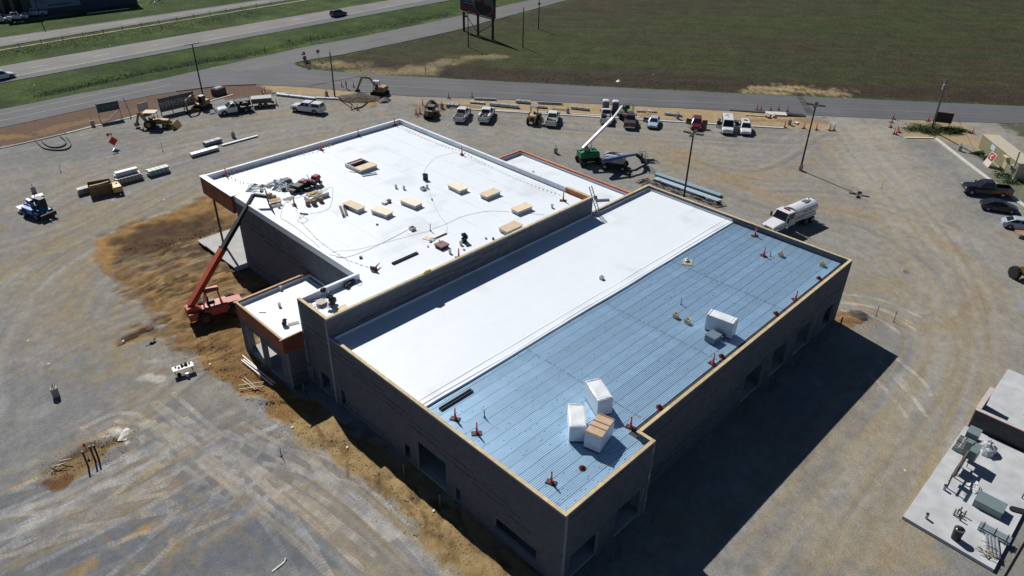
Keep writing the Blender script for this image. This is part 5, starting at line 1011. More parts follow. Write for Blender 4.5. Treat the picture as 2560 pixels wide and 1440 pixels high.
for p, lb in (((86, 482), 'concrete footing behind the blue telehandler'), ((141, 990), 'nearest concrete footing, alone on the grey gravel at left'), ((584, 343), 'concrete footing near the stacked steel on the upper left lot'), ((233, 315), 'concrete footing in the brown strip left of the green sign'), ((817, 240), 'concrete footing beside the wooden utility pole'), ((1389, 383), 'concrete footing behind the orange-edged annex'), ((1105, 271), 'concrete footing in the sand behind the first white pickup'),
              ((1419, 283), 'concrete footing behind the kerb right of the yellow loader'), ((1694, 297), 'concrete footing in the sand left of the dark red crossover'), ((1973, 312), 'concrete footing among orange posts at the end of the kerb'), ((2398, 377), 'concrete footing in the sand left of the beige container')): footing(p, lb)
def light_pole(top, H, heads, label, foot=True, yaw=.3):
    g = G(*top, H); g.z = 0; t = thing('light_pole', label, 'light pole', g, yaw)
    if foot: MB().cyl((0, 0, -.1), (0, 0, .9), .32, n=20).build('footing', stone_m, t)
    MB().cyl((0, 0, .85), (0, 0, H), .135, .10, n=12).build('pole', pole_m, t); MB().box(-.2, .2, -.2, .2, .86, .9).build('base_plate', pole_m, t)
    for k in range(heads):
        a = k*2*math.pi/heads; c, s = math.cos(a), math.sin(a); MB().beam((.05*c, .05*s, H-.08), (.45*c, .45*s, H-.05), .09).build('arm', pole_m, t)
        MB().beam((.4*c, .4*s, H-.03), (1.35*c, 1.35*s, H), .50, .14, .46, .10).build('lamp_head', pole_m, t)
    return t
light_pole((2040, 262), 10.2, 4, 'black four-headed light pole with round footing on open gravel'); light_pole((1734, 333), 10.2, 4, 'black four-headed light pole beside the long steel beams'); light_pole((480, 109), 9.8, 2, 'black twin-headed light pole behind the mini excavator', yaw=HWDIR)
lp = G(2532, 1272, 8.6); q = (G(2640, 1300, 8.6)-lp).normalized(); t = thing('light_pole', 'large black light pole head crossing the bottom right corner', 'light pole', (lp.x+q.x*1.5, lp.y+q.y*1.5, 0), math.atan2(-q.y, -q.x))
MB().cyl((0, 0, -.1), (0, 0, .9), .32, n=20).build('footing', stone_m, t); MB().cyl((0, 0, .85), (0, 0, 8.6), .09, .07).build('pole', pole_m, t)
MB().beam((.05, 0, 8.5), (.6, 0, 8.55), .1).build('arm', pole_m, t); n = 14; MB().slab([(1.05+.45*(1 if math.cos(a) > 0 else -1)*.9+.22*math.cos(a), .22*math.sin(a)) for a in [2*math.pi*k/n for k in range(n)]], 8.52, 8.64).build('lamp_head', pole_m, t)
MB().beam((-.05, 0, 8.5), (-.6, 0, 8.55), .1).build('arm', pole_m, t)
# utility poles
upm = mat('pole_wood', (.09, .07, .055), .9, var=.2); H = hgt((837, 240), (823, 130)); g = G(837, 240); t = thing('utility_pole', 'bare wooden utility pole at the road junction', 'utility pole', g); MB().cyl((0, 0, -.1), (0, 0, H), .15, .10).build('pole', upm, t); MB().cyl((0, 0, H), (0, 0, H+.35), .04).beam((0, 0, H-.4), (.35, -.2, H-.45), .05).build('insulator', galv2, t)
g = G(2328, 325); H = 10.5; t = thing('utility_pole', 'leaning utility pole with grey transformer above bushy island', 'utility pole', g); tp = G(2369, 197, H)-g
MB().cyl((0, 0, -.1), tp, .17, .12).build('pole', mat('pole_grey', (.12, .12, .11), .9), t); a = tp*.84; MB().cyl(a+Vector((.35, .2, -.5)), a+Vector((.35, .2, .4)), .28, n=14).build('transformer', mat('transformer_grey', (.30, .33, .37), .45), t)
MB().beam(a+Vector((0, 0, .2)), a+Vector((.35, .2, .2)), .1).beam(tp*.95+Vector((-.6, .3, 0)), tp*.95+Vector((.2, -.1, 0)), .07).cyl(tp*.95+Vector((-.6, .3, 0)), tp*.95+Vector((-.6, .3, .5)), .05).build('bracket', galv2, t)
b = G(2397, 300)-g; MB().cyl(tp*.8, b, .025, n=5).build('guy_wire', galv, t)
g = G(2525, 448); t = thing('utility_pole', 'short steel service post beside the beige container', 'utility pole', g); MB().cyl((0, 0, 0), (.3, .2, 4.2), .10).box(-.35, .05, -.25, .1, 1.2, 1.9).build('post', galv2, t)
for k, (b_, t_) in enumerate((((1171, 117), (1168, 33)), ((1307, 118), (1310, 18)), ((1346, 72), (1351, 0)))):
    H = hgt(b_, t_); t = thing('thin_pole', ('thin dark pole with two small lamps in front of the billboard', 'thin dark pole in the grass right of the billboard', 'farther thin dark pole near the frontage road')[k], 'pole', G(*b_)); MB().cyl((0, 0, -.2), (0, 0, H), .14, .09, n=8).build('pole', pole_m, t)
    if k == 0: MB().box(-.9, -.4, -.2, .2, H-.7, H-.3).box(.1, .6, -.2, .2, H-.1, H+.3).build('lamp', pole_m, t)
    elif k == 2: MB().box(-.25, .25, -.2, .2, H*.84, H*.9).build('junction_box', pole_m, t)
# billboard
b1, b2, b3 = G(1160, 77), G(1195, 88), G(1232, 99); u = (b3-b1).normalized(); rz = math.atan2(u.y, u.x); L = (b3-b1).length; t = thing('billboard', 'roadside billboard on three dark steel posts with navy and red face', 'billboard', b1, rz); zb = hgt((1232, 99), (1232, 46)); zt = zb+5.4
for x in (0, L/2, L): MB().cyl((x, 0, -.3), (x, 0, zb+3), .30, n=10).build('post', steel, t)
MB().cyl((0.2, 0, zb-.5), (L/2-.2, 0, .6), .09).cyl((L-.2, 0, zb-1.4), (L/2+.2, 0, .6), .09).build('brace', steel, t)
x0, x1 = -1.0, L+1.0; MB().box(x0, x1, -.25, .05, zb, zt).build('face_frame', steel, t); MB().box(x0-.1, x1+.1, -.9, -.3, zb-.12, zb-.05).build('catwalk', steel, t)
nav = mat('board_navy', (.010, .016, .045), .6); brd = mat('board_red', (.16, .012, .014), .6); MB().box(x0, x1, -.262, -.25, zb+.1, zt).build('poster', nav, t); MB().box(x0, x1, -.27, -.263, zb+.1, zb+1.5).build('poster_red_band', brd, t)
n = 28; cx, cz, rx, rz_ = L*.70, zb+2.75, L*.33, 2.55
for r_, m_, y in ((1.03, mat('oval_rim', (.38, .34, .27), .6), -.276), (1., mat('oval_sky', (.12, .11, .075), .6), -.282)): MB().add([(cx+math.cos(2*math.pi*k/n)*rx*r_, y, cz+math.sin(2*math.pi*k/n)*rz_*r_) for k in range(n)], [tuple(range(n))]).build('oval', m_, t, fix=False)
MB().add([(cx+x*rx, -.287, cz+z*rz_) for x, z in ((-.9, -.35), (-.62, -.75), (-.2, -.96), (.3, -.93), (.7, -.7), (.93, -.25), (.6, .0), (.35, -.1), (.1, .1), (.05, .4), (-.12, .4), (-.15, .12), (-.5, .15), (-.8, .1))], [tuple(range(14))]).build('printed_shapes', mat('dark_print', (.035, .016, .012), .7), t, fix=False)
wtx = mat('white_print', (.45, .47, .50), .6); text(t, '901.268.1187', .98, (x0+2.9, -.29, zb+2.75), (math.pi/2, 0, 0), wtx); MB().box(x0+1.2, x0+4.6, -.275, -.265, zb+3.3, zb+5.2).build('printed_panel', wtx, t); MB().box(x0+1.4, x0+4.4, -.285, -.276, zb+3.5, zb+4.9).build('printed_panel', nav, t)
MB().box(x0+.8, x0+5.9, -.275, -.268, zb+1.95, zb+2.05).build('printed_line', wtx, t)
# junction signs
def sign_post(p, top, label, kind):
    H = hgt(p, top); t = thing('road_sign', label, 'road sign', G(*p), HWDIR); MB().cyl((0, 0, 0), (0, 0, H), .04, n=6).build('post', galv2, t)
    if kind == 'stop':
        n = 8; f = lambda y, r: [(r*math.cos(math.pi*(2*k+1)/8), y, H*.62+r*math.sin(math.pi*(2*k+1)/8)) for k in range(8)]
        MB().add(f(-.06, .48)+f(-.04, .48), [tuple(range(8)), tuple(range(15, 7, -1))]+[(k, k+8, (k+1) % 8+8, (k+1) % 8) for k in range(8)]).build('stop_plate', mat('sign_red', (.30, .015, .02), .5), t); text(t, 'STOP', .34, (0, -.075, H*.62), (math.pi/2, 0, 0), wtx)
        MB().box(-.6, .3, -.05, -.03, H-.4, H-.1).box(-.03, -.01, -.5, .4, H-.1, H+.2).build('street_name_plate', mat('sign_blue', (.03, .06, .20), .5), t)
    else: MB().box(-.4, .4, -.06, -.03, H-.7, H).build('sign_plate', galv2, t)
sign_post((764, 166), (761, 132), 'red octagonal stop sign with blue street name plates', 'stop'); sign_post((797, 151), (794, 124), 'grey back of a road sign right of the stop sign', 'x')
sign_post((725, 119), (722, 98), 'small grey sign on the verge beyond the junction', 'x')
for p, lb in (((663, 133), 'thin marker post nearest the left edge of the far verge'), ((778, 106), 'left one of two close marker posts on the far verge'), ((796, 103), 'right one of two close marker posts on the far verge'), ((1064, 185), 'lone marker post in the straw coloured grass')): one(MB().cyl((0, 0, 0), (0, 0, 1.6), .07, n=6), 'marker_post', steel, lb, 'marker post', G(*p))
# cable barrier in the median
a, b = G(48, 118), G(604, 24); t = thing('cable_barrier', 'cable barrier with thin dark posts along the highway median', 'barrier', a); d = b-a; sp = d/12; m = MB()
for k in range(-6, 26): MB().cyl(sp*k, sp*k+Vector((0, 0, 1.0)), .07, n=6).build('post', steel, t)
for z in (.55, .75, .92): m.cyl(sp*-6+Vector((0, 0, z)), sp*25+Vector((0, 0, z)), .015, n=4)
m.build('cables', galv2, t)
# far building
a, b = G(62, 42), G(345, 10); u = (b-a).normalized(); t = thing('roadside_business_building', 'long dark-walled commercial building with large pale sign beyond the highway', 'building', a, math.atan2(u.y, u.x)); L = (b-a).length
MB().box(0, L, 0, 26, 0, 7).build('wall', mat('dark_cladding', (.05, .058, .085), .8, var=.1), t); MB().box(-.3, L+.3, -.3, 26.3, 7, 7.4).build('roof', galv2, t)
for k in range(int(L/3)): MB().box(k*3, k*3+.08, -.05, -.002, 0, 7).build('cladding_joint', mat('cladding_joint', (.035, .04, .06), .8), t)
MB().box(2.2, 13.6, -.15, -.06, 1.4, 7.0).build('sign_panel', mat('pale_sign', (.15, .19, .27), .6, var=.1), t)
for i in range(3):
    for k in range(4): MB().box(3.2+k*.55, 3.6+k*.55, -.17, -.152, 4.2-k*.2-i*.5, 4.4-k*.2-i*.5).box(11.2+k*.5, 11.6+k*.5, -.17, -.152, 5.9-k*.3-i*.4, 6.15-k*.3-i*.4).build('sign_mark', nav, t)
for k in range(11): MB().box(6+k*.5, 6.34+k*.5, -.17, -.152, 2.0, 2.35).build('sign_mark', nav, t)
for k in range(4): MB().box(-9.2+k*2.3, -8.4+k*2.3, .5, 1.2, 0, 6).build('column', mat('column_tan', (.11, .10, .10), .8), t)
MB().box(-14, 0, 2, 20, 0, 6.5).build('wall', mat('shop_dark', (.02, .022, .04), .5), t); MB().box(-4, 3.5, -2.2, 1, 6.2, 6.5).build('canopy', mat('canopy_cream', (.55, .46, .33), .7), t)
MB().beam((13.5, -5.2, .1), (24, -4.9, .1), .3, .2).build('kerb', kerb_m, t)
g = G(106, 62); one(MB().cyl((0, 0, 0), (0, 0, 9), .12, .09, n=6), 'thin_pole', pole_m, 'thin dark pole on the grass in front of the far sign wall', 'pole', g)
g = G(386, 8); t = thing('scrap_pile', 'pile of dark scrap at the right end of the far building', 'scrap', g, .3)
for k in range(6): MB().beam((-2+k*.9, random.uniform(-.6, .6), .2), (-.8+k*.9, random.uniform(-1, 1), 1.2), .2).build('scrap_piece', blk if k % 2 else galv2, t)
# ---- signs on the brown strip
def panel_sign(label, p0, p1, z0, z1, m, post, txt=None, tm=None, mir=False, legs=2, size=.4, frames=0):
    a, b = G(*p0), G(*p1); u = (b-a); L = u.length; t = thing('sign', label, 'sign', a, math.atan2(u.y, u.x)); MB().box(0, L, -.04, .04, z0, z1).build('panel', m, t)
    for k in range(legs): x = L*k/max(1, legs-1); MB().box(x-.06, x+.06, .05, .16, 0, z1+.15).build('post', post, t)
    if txt:
        for i, s in enumerate(txt): text(t, s, size*(1 if i == 0 else .55), (L/2, -.05, z1-(z1-z0)*(.38+.27*i)), (math.pi/2, 0, 0), tm).scale = (-1 if mir else 1, 1, 1)
    return t
wpost = mat('white_post', (.42, .41, .40), .7)
t = panel_sign('dark green sign on white slanted posts in the brown strip', (252, 304), (305, 294), 1.5, 3.0, mat('sign_green', (.012, .055, .07), .5), wpost, ['Coming Soon', 'Medical Center'], mat('faint_print', (.14, .24, .26), .6), size=.55)
MB().beam((4.9, .1, 0), (4.6, .9, 3.0), .12).beam((1.2, -.2, .05), (3.2, .1, 1.4), .12).build('brace', wpost, t)
panel_sign('small blank white board standing left of the dark banner', (350, 286), (374, 280), .5, 1.9, mat('white_board', (.42, .42, .42), .6, var=.1), wpost)
t = panel_sign('long dark mesh banner with mirrored white company lettering on frames', (405, 288), (490, 268), .5, 2.9, mat('banner_mesh', (.115, .117, .125), .8, var=.12), steel, ['Construction', 'G E N E R A L   C O N T R A C T O R'], mat('banner_print', (.55, .56, .57), .7), mir=True, legs=4, size=1.25)
g = G(288, 371); t = thing('roadwork_sign', 'orange-red diamond roadwork sign with small flags on a spring stand', 'sign', g, hd(G(300, 368), G(276, 374))); rs = mat('fluorescent_orange', (.62, .035, .012), .5, var=.15)
MB().add([(0, -.02, .45), (.72, -.02, 1.2), (0, -.02, 1.95), (-.72, -.02, 1.2), (0, .0, .45), (.72, .0, 1.2), (0, .0, 1.95), (-.72, .0, 1.2)], [(0, 1, 2, 3), (7, 6, 5, 4), (0, 4, 5, 1), (1, 5, 6, 2), (2, 6, 7, 3), (3, 7, 4, 0)]).build('sign_plate', rs, t)
MB().beam((0, .02, 1.9), (-.35, .02, 2.6), .05).beam((0, .02, 1.9), (.1, .02, 2.6), .05).build('flag_staff', galv, t); MB().add([(-.75, .02, 2.5), (-.35, .05, 2.65), (-.2, -.05, 2.25), (-.6, .0, 2.05)], [(0, 1, 2, 3)]).add([(.1, .02, 2.6), (-.15, .02, 2.5), (-.05, .05, 2.15), (.12, 0, 2.2)], [(0, 1, 2, 3)]).build('flag', rs, t)
MB().beam((0, 0, .1), (0, 0, .5), .06).beam((0, 0, .15), (.7, .5, 0), .04).beam((0, 0, .15), (-.7, .5, 0), .04).beam((0, 0, .15), (.6, -.6, 0), .04).beam((0, 0, .15), (-.6, -.6, 0), .04).build('stand', galv, t); MB().box(-.3, .3, -.03, -.021, 1.3, 1.36).box(-.35, .35, -.03, -.021, 1.12, 1.18).box(-.25, .25, -.03, -.021, .95, 1.0).build('lettering', mat('dark_red_print', (.25, .01, .01), .6), t)
# ---- bundles of steel
def bundle(p0, p1, w, h, label, m, rows=3, lay=2, gap=.02, z0=.12, straps=2, dk=True, name='steel_bundle', cat='steel bundle'):
    a, b = G(*p0), G(*p1); u = b-a; L = u.length; t = thing(name, label, cat, (a+b)/2, math.atan2(u.y, u.x)); pw_ = w/rows; ph = h/lay
    for i in range(lay):
        for k in range(rows): s = random.uniform(-.12, .12); MB().box(-L/2+s, L/2+s, -w/2+k*pw_+gap/2, -w/2+(k+1)*pw_-gap/2, z0+i*ph, z0+(i+1)*ph-gap).build('profile', m, t)
    for x in ((-L*.3, L*.3) if straps else ()): MB().box(x-.05, x+.05, -w/2-.03, w/2+.03, 0, z0).build('bearer', wood_m, t)
    for k in range(straps): x = -L/2+L*(k+1)/(straps+1); MB().box(x-.02, x+.02, -w/2-.015, w/2+.015, z0, z0+h+.012).build('strap', blk, t)
    return t
dw = mat('bundle_white', (.66, .68, .74), .5, var=.08, rnd=.05); dwo = mat('bundle_weathered', (.34, .345, .32), .6, var=.2, rnd=.1)
bundle((197, 487), (274, 466), .95, .75, 'pale deck bundle reaching behind the rusty steel box', dwo, 2, 3, straps=4); bundle((291, 461), (354, 444), 1.4, .8, 'lower weathered deck bundle with a white bundle on top', dwo, 2, 4, straps=6)
a, b = G(297, 452), G(350, 437); t = bundle((293, 459), (347, 444.5), .75, .62, 'bright white deck bundle stacked on the weathered one', dw, 1, 4, z0=.0, straps=0); t.location.z = .93; t.location += Vector((.1, .25, 0))
bundle((372, 441), (422, 427), 1.15, .8, 'greenish grey deck bundle right of the white stack', mat('bundle_green', (.30, .36, .34), .45, .1, var=.15, rnd=.1), 3, 3, straps=4); bundle((478, 393), (545, 374), .95, .45, 'open steel trough bundle on the upper left gravel', galv, 4, 2); bundle((512, 366), (552, 354), .9, .55, 'short dark bundle behind the steel troughs', galv2, 3, 3)
bundle((556, 365), (645, 341), .45, .12, 'long thin steel rods lying by the concrete footing', galv, 4, 1, straps=0); bundle((47, 531), (84, 520), 1.2, .55, 'white deck bundle left of the blue telehandler', dw, 2, 3, straps=1)
t = bundle((86, 528), (113, 520), .9, .5, 'white wrapped rolls behind the blue telehandler cab', dw, 3, 1, z0=1.7, straps=1); t.location = G(108, 526); 
for k, (p0, p1, w, h, lb, m, r) in enumerate((((692, 238), (788, 249), .75, .28, 'bright galvanised sheets left of the utility pole', galv, 3), ((790, 246), (862, 249), .5, .15, 'thin pale channels right of the utility pole', galv, 2), ((680, 233), (740, 237), .3, .15, 'dark narrow channels at the edge of the road', galv2, 2), ((1116, 266), (1146, 268), 1.3, .5, 'grey flat sheet stack on the sand by the loader', galv2, 1), ((1186, 249), (1240, 251), .5, .25, 'dark blue-grey purlins closest to the road', galv2, 3), ((1175, 257), (1212, 260), .7, .2, 'pale short purlins in front of the dark ones', galv, 3), ((1225, 263), (1296, 270), .8, .45, 'long pale purlin bundle on the sand', galv, 4), ((1290, 256), (1326, 259), .8, .4, 'banded purlin bundle left of the loader canopy', galv, 4), ((1345, 259), (1405, 262), .4, .3, 'dark beam bundle right of the loader canopy', galv2, 2), ((1340, 269), (1368, 271), .5, .3, 'short bundle behind the loader', galv, 3), ((1428, 271), (1472, 276), .8, .35, 'pale purlin bundle between footing and toilets', galv, 4), ((1378, 273), (1414, 276), .2, .1, 'single dark beam left of the footing', galv2, 1), ((1661, 286), (1703, 291), .7, .3, 'purlin bundle beside the footing near the blue sedan', galv, 4), ((1590, 279), (1640, 281), .6, .12, 'grey sheets lying behind the dark red pickup', galv2, 2), ((1795, 300), (1860, 306), .8, .35, 'purlin bundle behind the white van', galv, 4))): bundle(p0, p1, w, h, lb, m, r, 2)
bundle((1636, 449), (1798, 506), 1.0, .25, 'long pale blue steel sheets nearer the building', mat('sheet_blue', (.42, .52, .58), .4, .2), 1, 2, straps=0); bundle((1640, 438), (1803, 493), .9, .25, 'long grey-blue steel sheets beyond the pale ones', mat('sheet_blue2', (.27, .36, .42), .45, .2), 1, 2, straps=0)
def heap(label, cat, p0, p1, n, w, m, L=2.5, r=.03, z=.05, name='rebar_heap'):
    a, b = G(*p0), G(*p1); u = (b-a); t = thing(name, label, cat, a, math.atan2(u.y, u.x)); l_ = u.length
    for k in range(n): x = random.uniform(0, l_); y = random.uniform(-w, w); an = random.gauss(0, .5 if name == 'timber_scraps' else .22 if name != 'pipes' else .03); c, s = math.cos(an)*L/2, math.sin(an)*L/2; MB().beam((x-c, y-s, z+random.uniform(0, .3)), (x+c, y+s, z+random.uniform(0, .3)), r*2).build('bar', m, t)
    return t
heap('dark steel bars lying along the wall behind the wing', 'rebar', (1640, 462), (1790, 515), 30, .8, steel); heap('small heap of dark bars at the annex corner', 'rebar', (1604, 458), (1620, 452), 12, .5, steel, 1.8)
heap('scattered pale timber sticks by the annex', 'timber', (615, 962), (640, 972), 4, .3, mat('pale_timber', (.5, .42, .3), .8), 2.2, .04, name='timber_scraps'); heap('two long white pipes laid along the annex wall', 'pipes', (612, 900), (655, 935), 3, .35, mat('white_pvc', (.62, .60, .60), .5), 5.5, .05, name='pipes'); heap('white pipes on the annex floor edge', 'pipes', (640, 880), (690, 925), 3, .3, mat('white_pvc', (.62, .60, .60)), 3.0, .04, name='pipes')
heap('broken boards lying in the dug patch', 'timber', (140, 1168), (185, 1150), 3, .3, mat('pale_timber', (.5, .42, .3)), 1.0, .03, name='timber_scraps')
# orange posts (cones)
cor = mat('cone_orange', (.60, .035, .022), .5, var=.1); cwt = mat('cone_white', (.60, .58, .56), .4)
def mk_cone(label, group, band=True, s=1.):
    t = thing('traffic_cone', label, 'traffic cone', (0, 0, 0), 0, group); MB().cbox((0, 0, 0), .78*s, .46*s, .07, 0, .1).build('base', blk, t); n = 12
    MB().cyl((0, 0, .06), (0, 0, .95*s), .105*s, .05*s, n=n).cyl((0, 0, .95*s), (0, 0, 1.06*s), .05*s, .06*s, n=8).cyl((0, 0, .05), (0, 0, .16), .16*s, .14*s, n=n).build('post', cor, t)
    if band:
        for z in (.62, .80): MB().cyl((0, 0, z*s), (0, 0, (z+.08)*s), (.1075-.0485*(z-.06)/.89+.002)*s, (.1075-.0485*(z+.02)/.89+.002)*s, n=n).build('reflective_band', cwt, t)
    return t
ROOF = MR+.01
RC = [((987, 313), ROOF, 'at the far corner of the store roof'), ((896, 339), ROOF, 'second from the far corner on the store roof edge'), ((803, 375), ROOF, 'third from the far corner near the lying broom'), ((566, 440), ROOF, 'beside the canopy corner of the store roof'), ((736, 513), ROOF, 'in front of the lumber stack'), ((1155, 387), ROOF, 'along the east parapet of the store roof'), ((1408, 502), ROOF, 'by the bare orange parapet end'), ((1147, 645), ROOF, 'right behind the timber cap of the store wall'),
      ((1887, 590), WR+.02, 'on the deck by the far east parapet'), ((1909, 640), WR+.02, 'striped, on the deck near the two wooden curbs'), ((1988, 751), WR+.02, 'on the deck edge farthest right'), ((1782, 910), WR+.02, 'beside a red drain on the deck edge'), ((1576, 1069), WR+.02, 'at the notch of the deck edge'), ((1138, 1048), WR+.02, 'nearest the black channel on the deck'), ((1192, 1084), WR+.02, 'second from the black channel on the deck'), ((1378, 1207), WR+.02, 'closest to the near corner of the deck')]
c0 = None
for k, (p, z, lb) in enumerate(RC):
    g = G(*p, z); lb = 'orange cone post on black base '+lb
    if c0 is None: c0 = mk_cone(lb, 'orange cone posts standing on the roofs'); c0.location = g; c0.rotation_euler.z = .6
    else: dup(c0, g, random.uniform(0, 3), lb)
fc = dup(c0, G(935, 678, ROOF), 0, 'fallen orange cone post lying on the store roof'); fc.rotation_euler = (math.radians(88), 0, 2.0); fc.location.z += .25
GC = [((855, 217), 'left of the digging worker'), ((884, 218), 'right of the digging worker'), ((1057, 264), 'behind the tracked loader'), ((1122, 245), 'first on the road edge above the parked pickups'), ((1180, 243), 'second on the road edge above the parked pickups'), ((656, 234), 'left one behind the dump trailer'), ((663, 231), 'right one behind the dump trailer'), ((880, 274), 'left one at the curved forms'), ((894, 275), 'right one at the curved forms'), ((1041, 286), 'left one at the orange netting'), ((1050, 284), 'right one at the orange netting'),
      ((1892, 275), 'leftmost of the five by the road excavation'), ((1902, 275), 'second of the five by the road excavation'), ((1926, 276), 'middle of the five by the road excavation'), ((1946, 275), 'fourth of the five by the road excavation'), ((1968, 279), 'rightmost of the five by the road excavation'), ((1961, 319), 'beside the footing at the kerb end'), ((2009, 321), 'left of the four-headed light pole on sand'), ((2041, 325), 'just right of the tall light pole'), ((2074, 326), 'left one at the tip of the sandy strip'), ((2084, 326), 'right one at the tip of the sandy strip'),
      ((2233, 297), 'top one at the left of the entrance island'), ((2229, 306), 'middle one at the left of the entrance island'), ((2226, 318), 'lower one at the left of the entrance island'), ((2235, 335), 'left one at the island corner'), ((2240, 337), 'right one at the island corner'), ((2247, 331), 'leaning one at the island corner'), ((2320, 303), 'left of the utility pole by the road'), ((2430, 334), 'on the sand above the container')]
g0 = None
for p, lb in GC:
    g = G(*p); lb = 'orange channeliser cone '+lb
    if g0 is None: g0 = mk_cone(lb, 'orange channeliser cones on the ground', True, 1.08); g0.location = g
    else: q = dup(g0, g, random.uniform(0, 3), lb); q.rotation_euler.x = random.uniform(-.08, .08) if 'leaning' not in lb else .35
# orange netting
a = G(1038, 290); t = thing('safety_netting', 'sagging orange safety netting beside the tracked loader', 'netting', a); m = MB()
for k in range(7):
    for z in range(6): m.beam((k*.9, math.sin(k)*.4, .1+z*.18), (k*.9+.9, math.sin(k+1)*.4, .1+z*.18), .03)
m.build('mesh', mat('net_orange', (.32, .09, .05), .8), t); MB().cyl((0, 0, 0), (0, 0, 1.2), .03).cyl((5.4, 0, 0), (5.4, 0, 1.2), .03).build('stake', steel, t)
# roof drains, curbs, vents on the wing
drn = mat('drain_red', (.13, .008, .012), .35)
d0 = None
for p, lb in (((2047, 696), 'farthest right'), ((1940, 784), 'second from the right'), ((1804, 891), 'beside the cone in the middle of the edge'), ((1648, 1018), 'between the white units and the edge'), ((1456, 1171), 'nearest the front corner')):
    g = G(*p, WR+.02); lb = 'dark red roof drain dome, '+lb
    if d0 is None:
        d0 = thing('roof_drain', lb, 'roof drain', g, 0, 'dark red roof drains along the deck edge'); MB().cyl((0, 0, 0), (0, 0, .05), .26, n=18).build('flange', drn, d0); m = MB(); m.cyl((0, 0, .04), (0, 0, .12), .17, .15, n=14); 
        for k in range(8): a = k*math.pi/4; m.beam((.16*math.cos(a), .16*math.sin(a), .1), (.05*math.cos(a), .05*math.sin(a), .24), .03)
        m.cyl((0, 0, .22), (0, 0, .25), .07, n=10); m.build('dome', drn, d0)
    else: dup(d0, g, random.random()*3, lb)
cw = mat('curb_timber', (.55, .46, .30), .8, var=.15, rnd=.1)
def curb(p, z, label, s=.42, h=.42, m=cw, dark=True):
    t = thing('roof_curb', label, 'roof curb', G(*p, z), random.uniform(-.1, .1), 'small square roof curbs'); 
    for a, b, c, d in ((-s/2, s/2, -s/2, -s/2+.05), (-s/2, s/2, s/2-.05, s/2), (-s/2, -s/2+.05, -s/2+.05, s/2-.05), (s/2-.05, s/2, -s/2+.05, s/2-.05)): MB().box(a, b, c, d, 0, h).build('side_board', m, t)
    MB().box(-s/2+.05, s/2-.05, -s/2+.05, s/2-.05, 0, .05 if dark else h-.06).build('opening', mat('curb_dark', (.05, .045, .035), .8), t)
curb((1952, 640), WR+.02, 'wooden roof curb nearest the striped cone'); curb((2055, 664), WR+.02, 'wooden roof curb closest to the far right corner'); curb((1689, 793), WR+.02, 'left of two wooden curbs near the wrapped unit'); curb((1718, 807), WR+.02, 'right of two wooden curbs near the wrapped unit')
curb((1504, 697), WR+.10, 'white sided curb alone on the wing membrane', .36, .3, cwt); curb((1058, 474), ROOF, 'white curb by the dark shadow sheet on the store', .55, .3, cwt); curb((1031, 574), ROOF, 'white curb at the end of the long cord', .55, .3, cwt)
pp = mat('pipe_grey', (.30, .33, .36), .5)
for p, z, h, lb in (((1702, 760), WR+.03, .75, 'thin vent pipe standing left of the two wooden curbs'), ((1211, 1043), WR+.03, .75, 'thin vent pipe standing on the near deck'), ((1925, 640), WR+.03, .6, 'thin vent pipe right of the striped cone'), ((1076, 577), ROOF, .8, 'thin vent pipe with boot on the store roof')): t = thing('vent_pipe', lb, 'vent pipe', G(*p, z)); MB().cyl((0, 0, 0), (0, 0, h), .045).build('pipe', pp, t); MB().cyl((0, 0, 0), (0, 0, .12), .13, .05).build('boot', pp, t)
# wrapped rooftop units
wrap = mat('white_wrap', (.66, .69, .71), .38, var=.06, sc=1.5, bump=.02, bsc=3.5); wside = mat('wrap_side', (.60, .64, .70), .45, var=.05)
def rtu(label, c, L, w_, h, rz, top='wrap'):
    t = thing('rooftop_unit', label, 'rooftop unit', (c[0], c[1], WR+.02), rz, 'rooftop units waiting on the metal deck'); b = .03
    MB().box(-L/2+.05, L/2-.05, -w_/2+.05, w_/2-.05, 0, .1).build('base_rail', blk, t)
    n = 7; m = MB(); P = []
    MB().loft([[(-L/2, -w_/2, .1), (L/2, -w_/2, .1), (L/2, w_/2, .1), (-L/2, w_/2, .1)], [(-L/2-.01, -w_/2, h*.5), (L/2+.01, -w_/2, h*.52), (L/2, w_/2+.01, h*.5), (-L/2, w_/2+.01, h*.5)], [(-L/2, -w_/2, h-.03), (L/2, -w_/2, h-.03), (L/2, w_/2, h-.03), (-L/2, w_/2, h-.03)]]).build('wrapped_body', wside, t)
    if top == 'wrap':
        nx, ny = 22, 12; V = []
        for i in range(nx+1):
            for j in range(ny+1):
                u, v = i/nx, j/ny; x = (u-.5)*(L+.02); y = (v-.5)*(w_+.02); e = min(u, 1-u)*L; f = min(v, 1-v)*w_
                z = h+.015*math.sin(u*9+v*4)+random.uniform(-.006, .006)-(.05*math.exp(-((e-.22)/.05)**2)*(1-abs(2*v-1)*.6))+.05*math.exp(-((e-.1)/.06)**2)*(random.uniform(.5, 1))
                if i in (0, nx) or j in (0, ny): z = h-.03
                V.append((x, y, z))
        m.add(V, [(i*(ny+1)+j, (i+1)*(ny+1)+j, (i+1)*(ny+1)+j+1, i*(ny+1)+j+1) for i in range(nx) for j in range(ny)]).build('wrapped_top', wrap, t, fix=False)
    else:
        cb2 = mat('cardboard', (.48, .345, .24), .85, var=.1); MB().box(-L/2-.01, L/2+.01, -w_/2-.01, w_/2+.01, h-.03, h+.01).build('cardboard_top', cb2, t)
        for x in (-L/2+.08, -.28, .28, L/2-.08) : MB().box(x-.05, x+.05, -w_/2-.02, w_/2+.02, h+.01, h+.05).build('slat', mat('slat_wood', (.30, .19, .10), .8), t)
    return t
D_ = math.radians; h_ = 1.6
